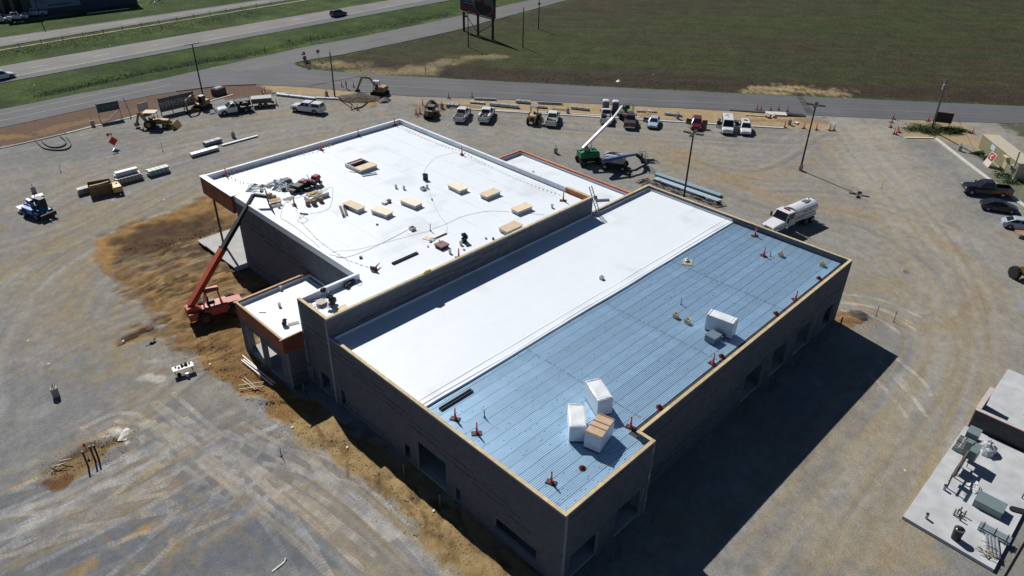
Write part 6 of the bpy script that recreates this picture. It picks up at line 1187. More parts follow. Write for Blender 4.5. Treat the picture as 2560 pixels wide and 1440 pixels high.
rtu('white wrapped rooftop unit standing alone behind the grey metal box', (50.35, 23.65), 2.45, 1.05, 1.65, D_(98)); rtu('white wrapped rooftop unit farthest back of the three close together', (35.15, 24.98), 2.42, 1.2, 1.6, D_(63)); rtu('white wrapped rooftop unit left of the cardboard-topped one', (31.88, 24.33), 2.46, 1.18, 1.5, D_(44)); rtu('rooftop unit with brown cardboard and slats on top', (32.22, 22.5), 2.28, 1.25, 1.5, D_(14), 'card')
t = thing('duct_curb', 'blue-grey metal box with an open curb frame on the deck', 'metal box', (48.75, 23.4, WR+.02), -.07); mb_ = mat('metal_box', (.16, .21, .26), .45, .3); MB().box(-.52, .52, -.48, .48, 0, .62).build('box', mb_, t); MB().box(-.56, .56, -.52, .52, .62, .65).build('lid', mb_, t)
for a in ((.55, 1.9, -.5, -.44), (.55, 1.9, .44, .5), (.6, .66, -.44, .44), (1.2, 1.26, -.44, .44), (1.84, 1.9, -.44, .44)): MB().box(a[0], a[1], a[2], a[3], .0, .35).build('frame_bar', mb_, t)
MB().box(.6, 1.9, -.5, .5, .0, .06).build('opening', blk, t)
def rod(p0, p1, z, w, h, label, name, cat, m, n=1, gap=0.):
    a, b = G(*p0, z), G(*p1, z); u = b-a; t = thing(name, label, cat, (a+b)/2, math.atan2(u.y, u.x)); L = u.length
    for k in range(n):
        y = (k-(n-1)/2)*(w+gap); MB().box(-L/2, L/2, y-w/2, y+w/2, 0, .04).build('web', m, t); MB().box(-L/2, L/2, y-w/2, y-w/2+.04, .04, h).box(-L/2, L/2, y+w/2-.04, y+w/2, .04, h).build('flange', m, t)
    return t
rod((1100, 1025), (1180, 976), WR+.03, .28, .14, 'black steel channel lying on the near deck', 'steel_channel', 'steel channel', blk); rod((981, 661), (1044, 633), ROOF, .26, .16, 'black steel channel lying on the store roof', 'steel_channel', 'steel channel', blk)
for dx in (0, 9): rod((850+dx, 516-dx*.2), (858+dx, 538+dx*.2), ROOF+.2*(dx == 0), .24, .2, ('left' if dx == 0 else 'right')+' black channel leaning by the plywood lid', 'steel_channel', 'steel channel', blk)
rod((1085, 598), (1117, 584), ROOF, .12, .1, 'thin maroon beam behind the maroon hatch', 'steel_beam', 'steel beam', mat('maroon', (.10, .03, .035), .6))
cb3 = mat('cardboard', (.48, .345, .24), .85)
a = G(1719, 655, WR+.05); t = thing('cardboard_sheet', 'cardboard sheet on the deck with a clear plastic bag on it', 'cardboard', a, .5); MB().box(-.62, .62, -.5, .5, 0, .03).build('sheet', mat('cardboard_grey', (.33, .30, .255), .85), t); one(MB().ball((0, 0, .14), .28, .22, .15, jit=.3), 'plastic_bag', wrap, 'clear plastic bag lying on the cardboard sheet', 'bag', a+Vector((.1, .15, .04)))
# plywood covered curbs on the store roof
plw = mat('plywood', (.66, .53, .36), .75, var=.10, sc=1.6, rnd=.05); plw2 = mat('plywood_new', (.76, .69, .55), .75, var=.08, sc=1.6); curbm = mat('white_curb', (.60, .60, .60), .6)
for c, L, wv, rz, m, lb in (((39.35, 62.45), 2.55, 1.15, 1.66, plw, 'plywood lidded curb with black channels at its corner'), ((40.75, 59.35), 2.4, 1.2, 1.75, plw2, 'pale plywood lidded curb second from the channels'), ((44.4, 58.95), 2.45, 1.25, 1.72, plw2, 'pale plywood lidded curb in the middle of the store roof'), ((50.75, 58.5), 2.4, 1.35, 1.5, plw2, 'pale plywood lidded curb with a black bar on its end'), ((52.3, 54.7), 2.3, 1.3, .03, plw, 'tan plywood lidded curb left of the centre of the east side'), ((52.2, 49.65), 2.3, 1.3, -.05, plw, 'tan plywood lidded curb nearest the bucket by the parapet')):
    t = thing('roof_curb', lb, 'roof curb', (c[0], c[1], ROOF), rz, 'large roof curbs covered with plywood'); MB().box(-L/2+.12, L/2-.12, -wv/2+.1, wv/2-.1, 0, .42).build('curb', curbm, t); o = MB().box(-L/2, L/2, -wv/2, wv/2, .42, .45).build('plywood_lid', m, t); o.rotation_euler = (random.uniform(-.02, .02), random.uniform(-.02, .02), random.uniform(-.04, .04))
c = G(1277, 566, 8.9); t = thing('roof_curb', 'stack of slatted timber on a curb right behind the wall cap', 'roof curb', (c.x, c.y, ROOF), 0, 'large roof curbs covered with plywood'); MB().box(-1.1, 1.1, -.6, .6, 0, .4).build('curb', curbm, t)
for k in range(8): MB().box(-1.2, 1.2, -.68+k*.17, -.54+k*.17, .4, .44).build('slat', plw, t)
# open hatch with one lid
t = thing('roof_opening', 'large open roof curb with beams showing and one plywood lid', 'roof opening', (46.5, 71.3, ROOF), .05)
for a in ((-1.25, 1.25, -1.5, -1.38), (-1.25, 1.25, 1.38, 1.5), (-1.25, -1.13, -1.38, 1.38), (1.13, 1.25, -1.38, 1.38)): MB().box(*a, 0, .42).build('side_board', curbm, t)
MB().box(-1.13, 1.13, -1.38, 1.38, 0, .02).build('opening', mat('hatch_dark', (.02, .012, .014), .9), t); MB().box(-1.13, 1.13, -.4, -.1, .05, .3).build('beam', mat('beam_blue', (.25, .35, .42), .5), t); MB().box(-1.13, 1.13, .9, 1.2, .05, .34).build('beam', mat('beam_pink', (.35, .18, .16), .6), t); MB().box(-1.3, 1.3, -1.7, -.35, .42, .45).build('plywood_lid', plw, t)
o = rod((905, 440), (942, 434), ROOF, .45, .1, 'pale blue metal pan lying by the roof opening', 'metal_pan', 'metal pan', mat('pan_blue', (.36, .47, .50), .5))
def stick(p0, p1, z, r, label, m, name='stick', cat='stick'): a, b = G(*p0, z), G(*p1, z); return one(MB().cyl((0, 0, r), b-a+Vector((0, 0, r)), r, n=6), name, m, label, cat, a)
pal = mat('pale_timber', (.5, .42, .3)); stick((873, 429), (905, 434), ROOF, .03, 'thin timber stick by the blue pan', pal); stick((737, 383), (720, 391), ROOF+.05, .03, 'short stick near the third cone', pal)
t = thing('broom', 'wide push broom lying on the store roof', 'broom', G(752, 543, ROOF), hd(G(760, 536), G(745, 551))); MB().cyl((-.9, 0, .1), (.7, 0, .12), .02).build('handle', pal, t); MB().box(.68, .8, -.45, .45, .02, .12).build('brush', mat('broom_head', (.15, .13, .12), .8), t)
# buckets
bkm = mat('bucket_white', (.58, .60, .62), .4)
b0 = None
for p, z, lb in (((1068, 470), ROOF, 'beside the curb with the dark shadow'), ((990, 470), ROOF, 'left of two standing alone on the roof'), ((1010, 473), ROOF, 'right of two standing alone on the roof'), ((1152, 612), ROOF, 'in front of the black bag'), ((1125, 633), ROOF, 'below the maroon hatch'), ((1380, 519), ROOF, 'near the plywood curb by the cone'), ((652, 478), ROOF, 'at the edge of the plastic heap'), ((697, 518), ROOF, 'by the pallet shadow'), ((777, 506), ROOF, 'at the lumber stack'), ((797, 455), ROOF, 'right of the red machine'), ((699, 766), AR+.01, 'in the middle of the annex roof'), ((702, 724), AR+.01, 'at the far side of the annex roof'), ((1333, 435), ER+.01, 'alone on the east annex roof')):
    g = G(*p, z); lb = 'white plastic bucket '+lb
    if b0 is None: b0 = thing('bucket', lb, 'bucket', g, 0, 'white plastic buckets on the roofs'); MB().cyl((0, 0, 0), (0, 0, .38), .13, .155, n=14).build('pail', bkm, b0); MB().cyl((0, 0, .36), (0, 0, .385), .14, n=14).build('opening', mat('bucket_inside', (.18, .18, .19), .6), b0)
    else: dup(b0, g, random.random()*3, lb)
# heaps by the hoist area
def crumple(p, z, s, label, m, name='plastic_sheeting', cat='plastic sheet', n=10):
    t = thing(name, label, cat, G(*p, z), random.random()*3)
    for k in range(n):
        c = Vector((random.gauss(0, s[0]*.45), random.gauss(0, s[1]*.45), 0)); w = MB(); q = 5; V = []
        sx, sy = random.uniform(.25, .6)*s[0], random.uniform(.25, .6)*s[1]; ph = random.random()*6
        for i in range(q):
            for j in range(q): V.append((c.x+(i/(q-1)-.5)*sx*2+random.uniform(-.08, .08), c.y+(j/(q-1)-.5)*sy*2+random.uniform(-.08, .08), max(.01, s[2]*(.5+.5*math.sin(i*1.9+ph)*math.cos(j*1.7+ph))*random.uniform(.4, 1)*(0.2 if i in (0, q-1) or j in (0, q-1) else 1))))
        w.add(V, [(i*q+j, (i+1)*q+j, (i+1)*q+j+1, i*q+j+1) for i in range(q-1) for j in range(q-1)]).build('fold', m, t, fix=False)
    return t
shm = mat('sheeting', (.42, .47, .48), .4, var=.1, rnd=.25); crumple((690, 466), ROOF, (1.7, 1.5, .6), 'heap of crumpled pale plastic sheeting on the store roof', shm, n=14); crumple((802, 762), ROOF, (.9, .9, .25), 'crumpled white plastic behind the wall cap of the strip', mat('sheeting_white', (.62, .62, .68), .4, rnd=.15), n=9)
one(MB().slab([(.55*math.cos(k*math.pi/3), .5*math.sin(k*math.pi/3)) for k in range(6)], 0, .05), 'cardboard_sheet', mat('tan_board', (.48, .43, .35), .8), 'tan hexagonal board lying on the crumpled plastic', 'board', G(803, 755, ROOF+.25))
o = rod((840, 777), (868, 766), ROOF, .75, .05, 'light brown board against the wall cap', 'board', 'board', plw)
m = MB(); 
for k in range(9): m.ball((random.gauss(0, .18), random.gauss(0, .2), .25+.14*k), .28, .24, .2, jit=.35, n=8, rings=4)
one(m, 'trash_bag', blk, 'tall black plastic bag standing beside the crumpled white plastic', 'bag', G(829, 762, ROOF)); m = MB()
for k in range(5): m.ball((random.gauss(0, .1), random.gauss(0, .1), .15+.17*k), .3, .26, .2, jit=.3, n=8, rings=4)
one(m, 'trash_bag', blk, 'black bag standing near the maroon roof hatch', 'bag', G(1162, 606, ROOF)); m = MB()
for k in range(6): m.ball((-.5+k*.2, random.gauss(0, .12), .15), .26, .22, .2, jit=.3, n=8, rings=4)
one(m, 'hose_bundle', blk, 'black coiled bundle under the white parapet end', 'hose', G(875, 712, ROOF), .3); m = MB()
for k in range(4): m.ball((random.gauss(0, .06), random.gauss(0, .06), .12+.14*k), .22, .2, .16, jit=.3, n=8, rings=4)
one(m, 'tool_bag', blk, 'black tool bag on the west annex roof', 'bag', G(711, 814, AR)); rod((720, 813), (748, 806), AR, .4, .06, 'grey board beside the black tool bag on the annex', 'board', 'board', mat('grey_board', (.36, .35, .33), .8)); stick((647, 782), (665, 782), AR, .03, 'thin stick lying on the annex roof', steel)
# machines on the roof
t = thing('generator', 'red and black engine powered machine on the store roof', 'generator', G(787, 464, ROOF), .35); rdm = mat('machine_red', (.30, .012, .03), .4); MB().box(-.8, .6, -.4, .4, .35, .8).build('engine', blk, t); MB().loft([[(-.1, -.42, .8), (.8, -.42, .8), (.8, .42, .8), (-.1, .42, .8)], [(0, -.3, 1.15), (.7, -.3, 1.15), (.7, .3, 1.15), (0, .3, 1.15)]]).build('tank', rdm, t); MB().box(-1.0, -.55, -.3, .3, .8, 1.05).build('side_box', rdm, t)
for s in (1, -1): wheel(t, .5, s*.5, .25, .12); wheel(t, -.5, s*.5, .25, .12); MB().cyl((-.4, s*.3, .9), (-.7, s*.35, 1.6), .03).build('handle', blk, t)
t = thing('welder_cart', 'dark green and black roofing machine beside the red one', 'roofing machine', G(752, 473, ROOF), .3); dgm = mat('dark_green', (.008, .022, .016), .5)
for x0, x1, y0, y1, h in ((-.9, .1, -.5, .5, .75), (.1, 1.0, -.6, .4, .9), (-1.5, -.9, -.3, .3, .45), (-.3, .6, -1.2, -.5, .4)): MB().box(x0, x1, y0, y1, .05, h).build('housing', dgm, t)
for x in (-.6, .7):
    for s in (1, -1): wheel(t, x, s*.6, .22, .12)
MB().box(.2, .6, -.3, .1, .9, 1.0).build('lid', cor, t)
m = MB()
for k in range(7): m.cbox((random.uniform(-1, 1), random.uniform(-.4, .4), 0), random.uniform(.2, .6), random.uniform(.15, .4), random.uniform(.1, .4), random.uniform(0, 3))
one(m, 'tool_pile', mat('tool_dark', (.03, .035, .04), .6, rnd=.5), 'low pile of dark tools beside the plastic heap', 'tools', G(722, 472, ROOF), .3)
t = thing('lumber_stack', 'untidy stack of pale lumber and insulation boards', 'lumber', G(792, 494, ROOF), .05)
for k in range(4): MB().box(-1.25, 1.25, -.6, .6, k*.11, k*.11+.10).build('insulation_board', curbm, t)
for k in range(14): a = random.gauss(.1, .5); x, y = random.uniform(-.6, .6), random.uniform(-.35, .45); MB().beam((x-math.cos(a)*.7, y-math.sin(a)*.7, .48+k*.015), (x+math.cos(a)*.7, y+math.sin(a)*.7, .5+k*.015), .09, .04).build('board', plw if k % 2 else mat('yellow_timber', (.55, .45, .22), .8), t)
bxm = mat('box_brown', (.23, .13, .09), .8, var=.15, rnd=.3)
for p, lb, s in (((770, 513), 'brown box at the left front of the lumber stack', .4), ((786, 512), 'dark brown sack in front of the lumber stack', .45), ((803, 505), 'open brown box at the right front of the lumber stack', .42), ((676, 494), 'tall brown box left of two by the pallet', .4), ((686, 500), 'brown box right of two by the pallet', .42), ((730, 483), 'small red brown box behind the cone', .35)): one(MB().cbox((0, 0, 0), s, s*.8, s*1.3, .4), 'box', bxm, lb, 'box', G(*p, ROOF))
one(MB().slab([(.7*math.cos(k*.7), .35*math.sin(k*.7)) for k in range(9)], 0, .03), 'board', mat('dull_mat', (.22, .2, .2), .8), 'dark oval mat lying left of the cone', 'mat', G(722, 496, ROOF)); one(MB().box(-.6, .6, -.5, .5, 0, .3).box(-.4, .4, -.6, -.5, .1, .5), 'crate', mat('grey_crate', (.14, .13, .14), .7, var=.4, sc=8), 'grey net covered crate behind the plastic heap', 'crate', G(714, 455, ROOF))
t = thing('roof_hatch', 'square maroon roof hatch with dark sides', 'roof hatch', (40.65, 49.45, ROOF), .02); MB().box(-.48, .48, -.48, .48, 0, .22).build('frame', blk, t); MB().box(-.54, .54, -.54, .54, .22, .36).build('lid', mat('maroon_lid', (.20, .07, .075), .6), t); MB().beam((0, .2, .37), (.1, .5, .6), .06).build('handle', blk, t)
t = thing('plywood_piece', 'small marked plywood piece behind the maroon hatch', 'plywood', G(1074, 597, ROOF), 1.9); MB().box(-.65, .65, -.35, .35, 0, .04).build('board', plw, t); MB().box(-.6, -.1, -.3, .3, .041, .06).build('papers', galv2, t)
c = G(1070, 448, ROOF+.5); one(MB().box(-.02, .02, -.3, .3, 0, .8).ball((0, .1, .75), .1, .3, .12, rings=4), 'upright_panel', mat('panel_violet', (.03, .03, .05), .6), 'dark upright panel casting a long shadow on the store roof', 'panel', G(1064, 450, ROOF), .9)
t = thing('white_fan', 'small white and blue machine between the plywood lids', 'machine', G(965, 508, ROOF), .2); MB().box(-.4, .2, -.2, .3, 0, .2).build('case', curbm, t); MB().box(.2, .6, -.25, .1, .05, .3).build('motor', mat('machine_navy', (.03, .05, .12), .5), t)
rndp = [(902, 645), (1070, 617), (1160, 625), (1077, 605), (1215, 597), (690, 470), (943, 562), (1080, 500), (1040, 515), (1233, 598)]
for k, p in enumerate(rndp): one(MB().cbox((0, 0, 0), random.uniform(.12, .35), random.uniform(.1, .25), random.uniform(.06, .2), random.random()*3), 'offcut', [steel, bxm, galv2][k % 3], ['dark small block left of the fallen cone', 'tiny dark clamp left of the maroon hatch', 'small grey offcut above the near cone', 'dark tool beside the thin beam', 'grey scrap near the wall cap right of the bag', 'dark scrap inside the plastic heap', 'small pale strip on the open roof', 'thin dark offcut right of the middle plywood lid', 'small scrap beside the middle plywood lid', 'grey scrap next to the parapet'][k], 'offcut', G(*p, ROOF))
rod((1488, 503), (1523, 501), ER+.0, .25, .2, 'grey arm-like bar on the east annex roof', 'steel_channel', 'steel channel', galv2); one(MB().ball((0, 0, .2), .3, .25, .2, jit=.2), 'bag', blk, 'dark round bag beside the ladder top on the east annex', 'bag', G(1488, 497, ER))
# ladder
a = G(1488, 527, WT); t = thing('ladder', 'aluminium ladder leaning at the inner corner of the roofs', 'ladder', (0, 0, 0)); b0_, b1_ = Vector((60.2, 45.2, WR+.1)), Vector((59.95, 46.6, 10.0)); sx = Vector((.22, 0, 0))
for s in (-1, 1): MB().beam(b0_+sx*s, b1_+sx*s, .05, .09).build('rail', galv2, t)
for k in range(11): q = b0_.lerp(b1_, (k+.5)/11); MB().beam(q-sx, q+sx, .035).build('rung', galv, t)
# cords, lines
def cord(pts, z, r, label, m, name='cord', cat='cord', spl=True, n=6):
    P = spline([G(u, v, z) for u, v in pts], n) if spl else [G(u, v, z) for u, v in pts]; o = P[0].copy(); w = MB().tube([p-o for p in P], r*.7, 5); return one(w, name, m, label, cat, o)
cg_ = mat('cord_grey', (.25, .24, .22), .7)
cord([(805, 475), (828, 468), (832, 475), (830, 500), (822, 520), (800, 530), (770, 535), (757, 543), (770, 548), (760, 557), (745, 555)], ROOF+.02, .018, 'grey cord looping around the lumber stack', cg_); cord([(765, 488), (720, 502), (706, 520), (702, 545), (715, 552), (745, 573), (790, 610), (808, 630), (840, 640), (863, 645)], ROOF+.02, .022, 'long grey hose along the west edge of the store roof', cg_)
cord([(1022, 573), (990, 590), (940, 615), (900, 632), (865, 643), (840, 644)], ROOF+.02, .022, 'grey hose running from the small curb to the west edge', cg_); cord([(1075, 577), (1030, 588), (960, 607), (890, 624), (840, 628), (825, 632)], ROOF+.02, .014, 'thin cord crossing the front of the store roof', cg_); cord([(1080, 572), (1110, 562), (1160, 540), (1220, 528), (1280, 530), (1360, 537)], ROOF+.02, .018, 'thin grey cord crossing toward the east parapet', cg_)
cord([(1060, 445), (1065, 420), (1090, 395), (1135, 381)], ROOF+.02, .014, 'thin cord curving from the dark panel to the cone', cg_); cord([(1072, 475), (1085, 510), (1100, 540), (1117, 562), (1117, 580)], ROOF+.02, .014, 'thin cord running down the middle of the roof', cg_); cord([(863, 643), (870, 655), (875, 668)], ROOF+.02, .018, 'short loose cord end near the west edge', cg_); cord([(890, 700), (905, 704), (900, 714), (888, 708)], ROOF+.02, .02, 'small loop of cord by the parapet end', cg_)
rope = mat('warning_rope', (.50, .40, .22), .7)
def warn(pts, label, z=ROOF, step=.62, hz=.5):
    P = [G(u, v, z) for u, v in pts]; o = P[0].copy(); t = thing('warning_line', label, 'warning line', o); m = MB(); f = MB(); acc = 0
    for a, b in zip(P[:-1], P[1:]):
        L = (b-a).length; n = max(2, int(L/step)); pr = None
        for k in range(n+1):
            u = k/n; zz = hz-.42*math.sin(math.pi*u)*min(1, L/6); q = a.lerp(b, u)-o+Vector((0, 0, max(.04, zz)))
            if pr is not None: m.cyl(pr, q, .012, n=4)
            pr = q
            if 0 < k < n: d = (b-a).normalized(); an = random.uniform(-.9, .9); n_ = Vector((-d.y, d.x, 0))*math.sin(an)*.2; f.add([q-d*.12, q+d*.12, q+n_+Vector((0, 0, -min(.24, q.z-.02)))+d*random.uniform(-.05, .05)], [(0, 1, 2)])
    m.build('rope', rope, t, fix=False); o2 = f.build('pennants', mat('pennant', (.42, .34, .16), .7, rnd=.5), t, fix=False); o2['kind'] = 'stuff'
warn([(568, 438), (803, 374), (896, 338), (987, 313)], 'rope with pennants strung between cones along the far roof edge'); warn([(990, 316), (1155, 387), (1408, 500)], 'rope with pennants strung along the east parapet'); warn([(570, 447), (640, 470), (736, 512)], 'rope with pennants from the canopy corner to the lumber stack'); warn([(738, 520), (760, 565), (800, 605), (865, 650), (930, 672)], 'slack rope of pale pennants along the west roof side', hz=.12)
one(MB().ball((0, 0, .1), .35, .2, .12, jit=.3).ball((.3, 0, .12), .2, .15, .1, jit=.3), 'yellow_strap', mat('strap_yellow', (.6, .42, .02), .5), 'bright yellow strap lying on the timber wall cap', 'strap', G(1067, 682, MT+.05))
# ---------------- toilets, bins, container ----------------
tb = mat('toilet_blue', (.06, .065, .10), .5); tw_ = mat('toilet_roof', (.62, .64, .66), .45)
for p, lb in (((1513, 280), 'left portable toilet with white domed roof in the sand'), ((1537, 282), 'right portable toilet with white domed roof, behind the lift basket')):
    t = thing('portable_toilet', lb, 'portable toilet', G(*p), NOSE+math.pi+.05, 'portable toilets behind the parked row'); MB().box(-.55, .55, -.55, .55, 0, 2.0).build('cabin', tb, t); MB().loft([[(-.58, -.58, 2.0), (.58, -.58, 2.0), (.58, .58, 2.0), (-.58, .58, 2.0)], [(-.5, -.5, 2.22), (.5, -.5, 2.22), (.5, .5, 2.22), (-.5, .5, 2.22)], [(-.25, -.25, 2.32), (.25, -.25, 2.32), (.25, .25, 2.32), (-.25, .25, 2.32)]]).build('roof', tw_, t)
    MB().box(.555, .58, -.42, .42, .1, 1.9).build('door', mat('toilet_door', (.085, .085, .12), .5), t); MB().box(-.6, .6, -.6, .6, -.05, .08).build('skid', blk, t)
    for s in (1, -1): MB().box(.52, .60, s*.52-.05, s*.52+.05, 0, 2.0).build('corner_trim', mat('toilet_trim', (.22, .18, .16), .6), t)
for p, lb in (((1551, 298), 'black wheeled bin left of the dark red pickup'), ((1560, 302), 'second black wheeled bin right against the dark red pickup')):
    t = thing('wheeled_bin', lb, 'bin', G(*p), NOSE+.2, 'black wheeled bins by the dark red pickup'); MB().loft([[(-.3, -.28, 0), (.3, -.28, 0), (.3, .28, 0), (-.3, .28, 0)], [(-.38, -.34, 1.05), (.38, -.34, 1.05), (.38, .34, 1.05), (-.38, .34, 1.05)]]).build('body', blk, t); MB().box(-.42, .42, -.36, .36, 1.05, 1.1).build('lid', blk, t)
cp0 = G(2443, 373); cd_ = (G(2535, 450)-G(2443, 372)).normalized(); t = thing('storage_container', 'beige corrugated storage container beside the black pickup', 'container', cp0, math.atan2(cd_.y, cd_.x)); bei = mat('container_beige', (.46, .42, .26), .6, var=.1); roofm = mat('container_roof', (.42, .38, .28), .7, var=.12)
Lc, Wc, Hc = 12.3, 2.5, 2.55; sgn = 1 if Vector((-cd_.y, cd_.x, 0)).dot(Vector((.78, -.63, 0))) > 0 else -1
m = MB(); n = 41; pr = []
for k in range(n): x = Lc*k/(n-1); pr += [(x, 0 if k % 2 else sgn*.06)] if k in (0, n-1) else [(x-.05, 0 if k % 2 else sgn*.06), (x+.05, sgn*.06 if k % 2 else 0)]
pr = [(k*.3+dx, y*sgn) for k in range(41) for dx, y in ((0, 0), (.09, 0), (.14, .06), (.24, .06))]
m.v = [(x, y, z) for z in (0.1, Hc-.05) for x, y in pr]; nn = len(pr); m.f = [(i, i+1, nn+i+1, nn+i) for i in range(nn-1)]; m.build('side_wall', bei, t, fix=False)
MB().box(.02, Lc-.02, min(.08*sgn, Wc*sgn), max(.08*sgn, Wc*sgn), .05, Hc-.06).build('body', bei, t); MB().box(-.05, Lc+.05, min(-.04*sgn, (Wc+.04)*sgn), max(-.04*sgn, (Wc+.04)*sgn), Hc-.05, Hc+.03).build('roof', roofm, t); MB().box(-.02, Lc+.02, min(-.02*sgn, .1*sgn), max(-.02*sgn, .1*sgn), 0, .12).build('base_rail', bei, t)
for x0, x1, z0, z1, m_, nm in ((3.6, 4.9, 1.5, 2.3, mat('sign_pale', (.50, .56, .62), .5), 'notice'), (8.4, 9.3, .1, 2.15, bei, 'door'), (8.3, 9.5, 2.2, 2.35, mat('lintel', (.50, .42, .26), .6), 'door_hood'), (10.7, 11.7, .9, 1.8, mat('ac_white', (.4, .4, .38), .5), 'window_unit'), (10.8, 11.6, 1.0, 1.7, blk, 'grille')):
    o = -.14 if nm == 'window_unit' else -.15 if nm == 'grille' else -.5 if nm == 'door_hood' else -.03; MB().box(x0, x1, min(o*sgn, -.0*sgn), max(o*sgn, .0*sgn), z0, z1).build(nm, m_, t)
g = G(2478, 415); t = thing('leaning_sign', 'framed red sign with white crescent leaning against the container', 'sign', g, math.atan2(cd_.y, cd_.x)); q = -sgn
rd = MB().add([(-.9, q*.9, .05), (.9, q*.9, .05), (.9, q*.2, 2.1), (-.9, q*.2, 2.1), (-.9, q*.86, .02), (.9, q*.86, .02), (.9, q*.16, 2.07), (-.9, q*.16, 2.07)], [(0, 1, 2, 3), (7, 6, 5, 4), (0, 4, 5, 1), (1, 5, 6, 2), (2, 6, 7, 3), (3, 7, 4, 0)]).build('panel', mat('panel_cream', (.55, .50, .44), .6), t)
f_ = lambda x, v, o=.015: (x, q*(.9-.7*v+o), .05+2.05*v+.01); MB().add([f_(-.75, .45), f_(.75, .45), f_(.75, .95), f_(-.75, .95)], [(0, 1, 2, 3)]).build('red_panel', mat('sign_red', (.30, .015, .02)), t, fix=False)
cr = [(.38*math.cos(a), .70+.16*math.sin(a)) for a in np.linspace(.7, 5.6, 14)]+[(.10+.26*math.cos(a), .70+.11*math.sin(a)) for a in np.linspace(5.4, .9, 12)]; MB().add([f_(x, v, .03) for x, v in cr], [(i, i+1, 25-i-1, 25-i) for i in range(12)]).build('crescent_mark', cwt, t, fix=False)
g = G(2352, 322); t = thing('information_board', 'dark back of a sign board on legs at the bushy island', 'sign', g, hd(G(2372, 322), G(2338, 318))); MB().box(-1.3, 1.3, -.05, .05, 1.1, 2.9).build('panel', mat('board_brown', (.035, .028, .025), .8), t)
for x in (-1.1, 1.1): MB().box(x-.06, x+.06, .05, .15, 0, 2.9).build('leg', mat('board_brown', (.035, .028, .025)), t)
# brick pallet, manhole, stakes
g = G(2550, 590); t = thing('block_pallet', 'pallet of reddish blocks at the right edge of the lot', 'pallet', g, .6)
for i in range(3):
    for k in range(4):
        for j in range(2): MB().box(-.8+i*.53, -.3+i*.53, -.5+j*.5, -.02+j*.5, .1+k*.1, .19+k*.1).build('block', mat('reddish_block', (.30, .20, .15), .8, rnd=.2), t)
MB().box(-.8, .8, -.5, .5, 0, .1).build('pallet', wood_m, t)
t = thing('manhole_cover', 'round brown manhole cover in the grey gravel', 'manhole cover', G(2263, 679)+Vector((0, 0, .0))); MB().cyl((0, 0, -.05), (0, 0, .05), .42, n=24).build('ring', stone_m, t); MB().cyl((0, 0, .05), (0, 0, .07), .34, n=24).build('cover', mat('iron_brown', (.16, .10, .06), .8), t)
for p, h, lb in (((152, 430), 1.1, 'thin survey stake on the left lot'), ((407, 378), 1.5, 'thin stake near the roadwork sign'), ((2204, 470), .9, 'thin stub on the open gravel near the pole shadow'), ((2190, 790), 1.3, 'thin rebar stake left of two behind the shop corner'), ((2234, 805), 1.4, 'thin rebar stake right of two behind the shop corner'), ((703, 1140), .9, 'small stake in the strip of bare earth')):
    t = thing('survey_stake', lb, 'stake', G(*p), 0); MB().cyl((0, 0, 0), (.05, .03, h), .03, n=6).build('rod', steel, t); MB().cyl((0, 0, 0), (0, 0, .08), .16, .05, n=8).build('soil_mound', mat('mound', (.12, .1, .08), .9), t)
for p, h, lb in (((219, 1162), 1.45, 'leftmost black conduit stub rising from the dug patch'), ((237, 1149), 1.45, 'middle black conduit stub rising from the dug patch'), ((246, 1145), 1.4, 'rightmost black conduit stub rising from the dug patch')): one(MB().cyl((0, 0, -.3), (0, 0, h), .075, n=10).cyl((0, 0, h), (0, 0, h+.04), .085, n=10), 'conduit_stub', blk, lb, 'pipe stub', G(*p))
one(MB().ball((0, 0, .75), .1, .14, .2, jit=.2, rings=4).cyl((0, 0, 0), (0, 0, .7), .02, n=5), 'marker_flag', cor, 'small red-orange marker among the black conduit stubs', 'marker', G(217, 1130))
# table
g = G(461, 932); a, b = G(487, 908, .74), G(433, 925, .74); t = thing('folding_table', 'white folding table standing on the gravel', 'table', g, hd(a, b)); MB().box(-.92, .92, -.38, .38, .70, .74).build('tabletop', mat('table_white', (.55, .54, .50), .5), t)
for x in (-.75, .75):
    for s in (-.3, .3): MB().cyl((x, s, 0), (x, s, .7), .018, n=6).build('leg', steel, t)
    MB().cyl((x, -.3, .3), (x, .3, .3), .015, n=6).build('leg_brace', steel, t)
tbm = Matrix.Translation(g) @ Matrix.Rotation(hd(a, b), 4, 'Z'); tp = lambda x, y, z=.74: tbm @ Vector((x, y, z))
one(MB().cyl((0, 0, 0), (0, 0, .42), .14, .16, n=14).cyl((0, 0, .42), (0, 0, .44), .165, n=14), 'bucket', bkm, 'white bucket on the ground in front of the folding table', 'bucket', tp(.15, -.75, 0))
for x, y, s, m_, lb in ((-.35, -.05, .12, blk, 'small black tool with white cap on the table'), (-.05, .1, .18, bxm, 'brown boot-like bag in the middle of the table'), (.3, .12, .2, blk, 'black open case on the right half of the table'), (.62, .15, .12, mat('clear_bottles', (.4, .5, .52), .15), 'clear bottles at the right end of the table'), (-.6, .15, .1, blk, 'dark glove near the left end of the table'), (.1, .05, .09, curbm, 'white cup beside the brown bag')): one(MB().cbox((0, 0, 0), s*1.3, s, s, random.random(), .1).ball((0, 0, s), s*.5, jit=.2, rings=4, n=7), 'table_item', m_, lb, 'item', tp(x, y))
one(MB().ball((0, 0, .15), .22, .16, .18, jit=.25, rings=4), 'tool_bag', blk, 'black bag lying under the left end of the table', 'bag', tp(-.5, -.2, 0))
m = MB(); m.ball((0, 0, .1), .3, .14, .12, jit=.25, rings=4).ball((.35, .15, .22), .13, .1, .1, jit=.2, rings=4).beam((-.3, 0, .1), (-.7, .12, .05), .05); one(m, 'black_scrap', blk, 'curled black scrap lying alone on the tan gravel', 'scrap', G(382, 858), .2)
lit = mat('litter_white', (.6, .6, .58), .6)
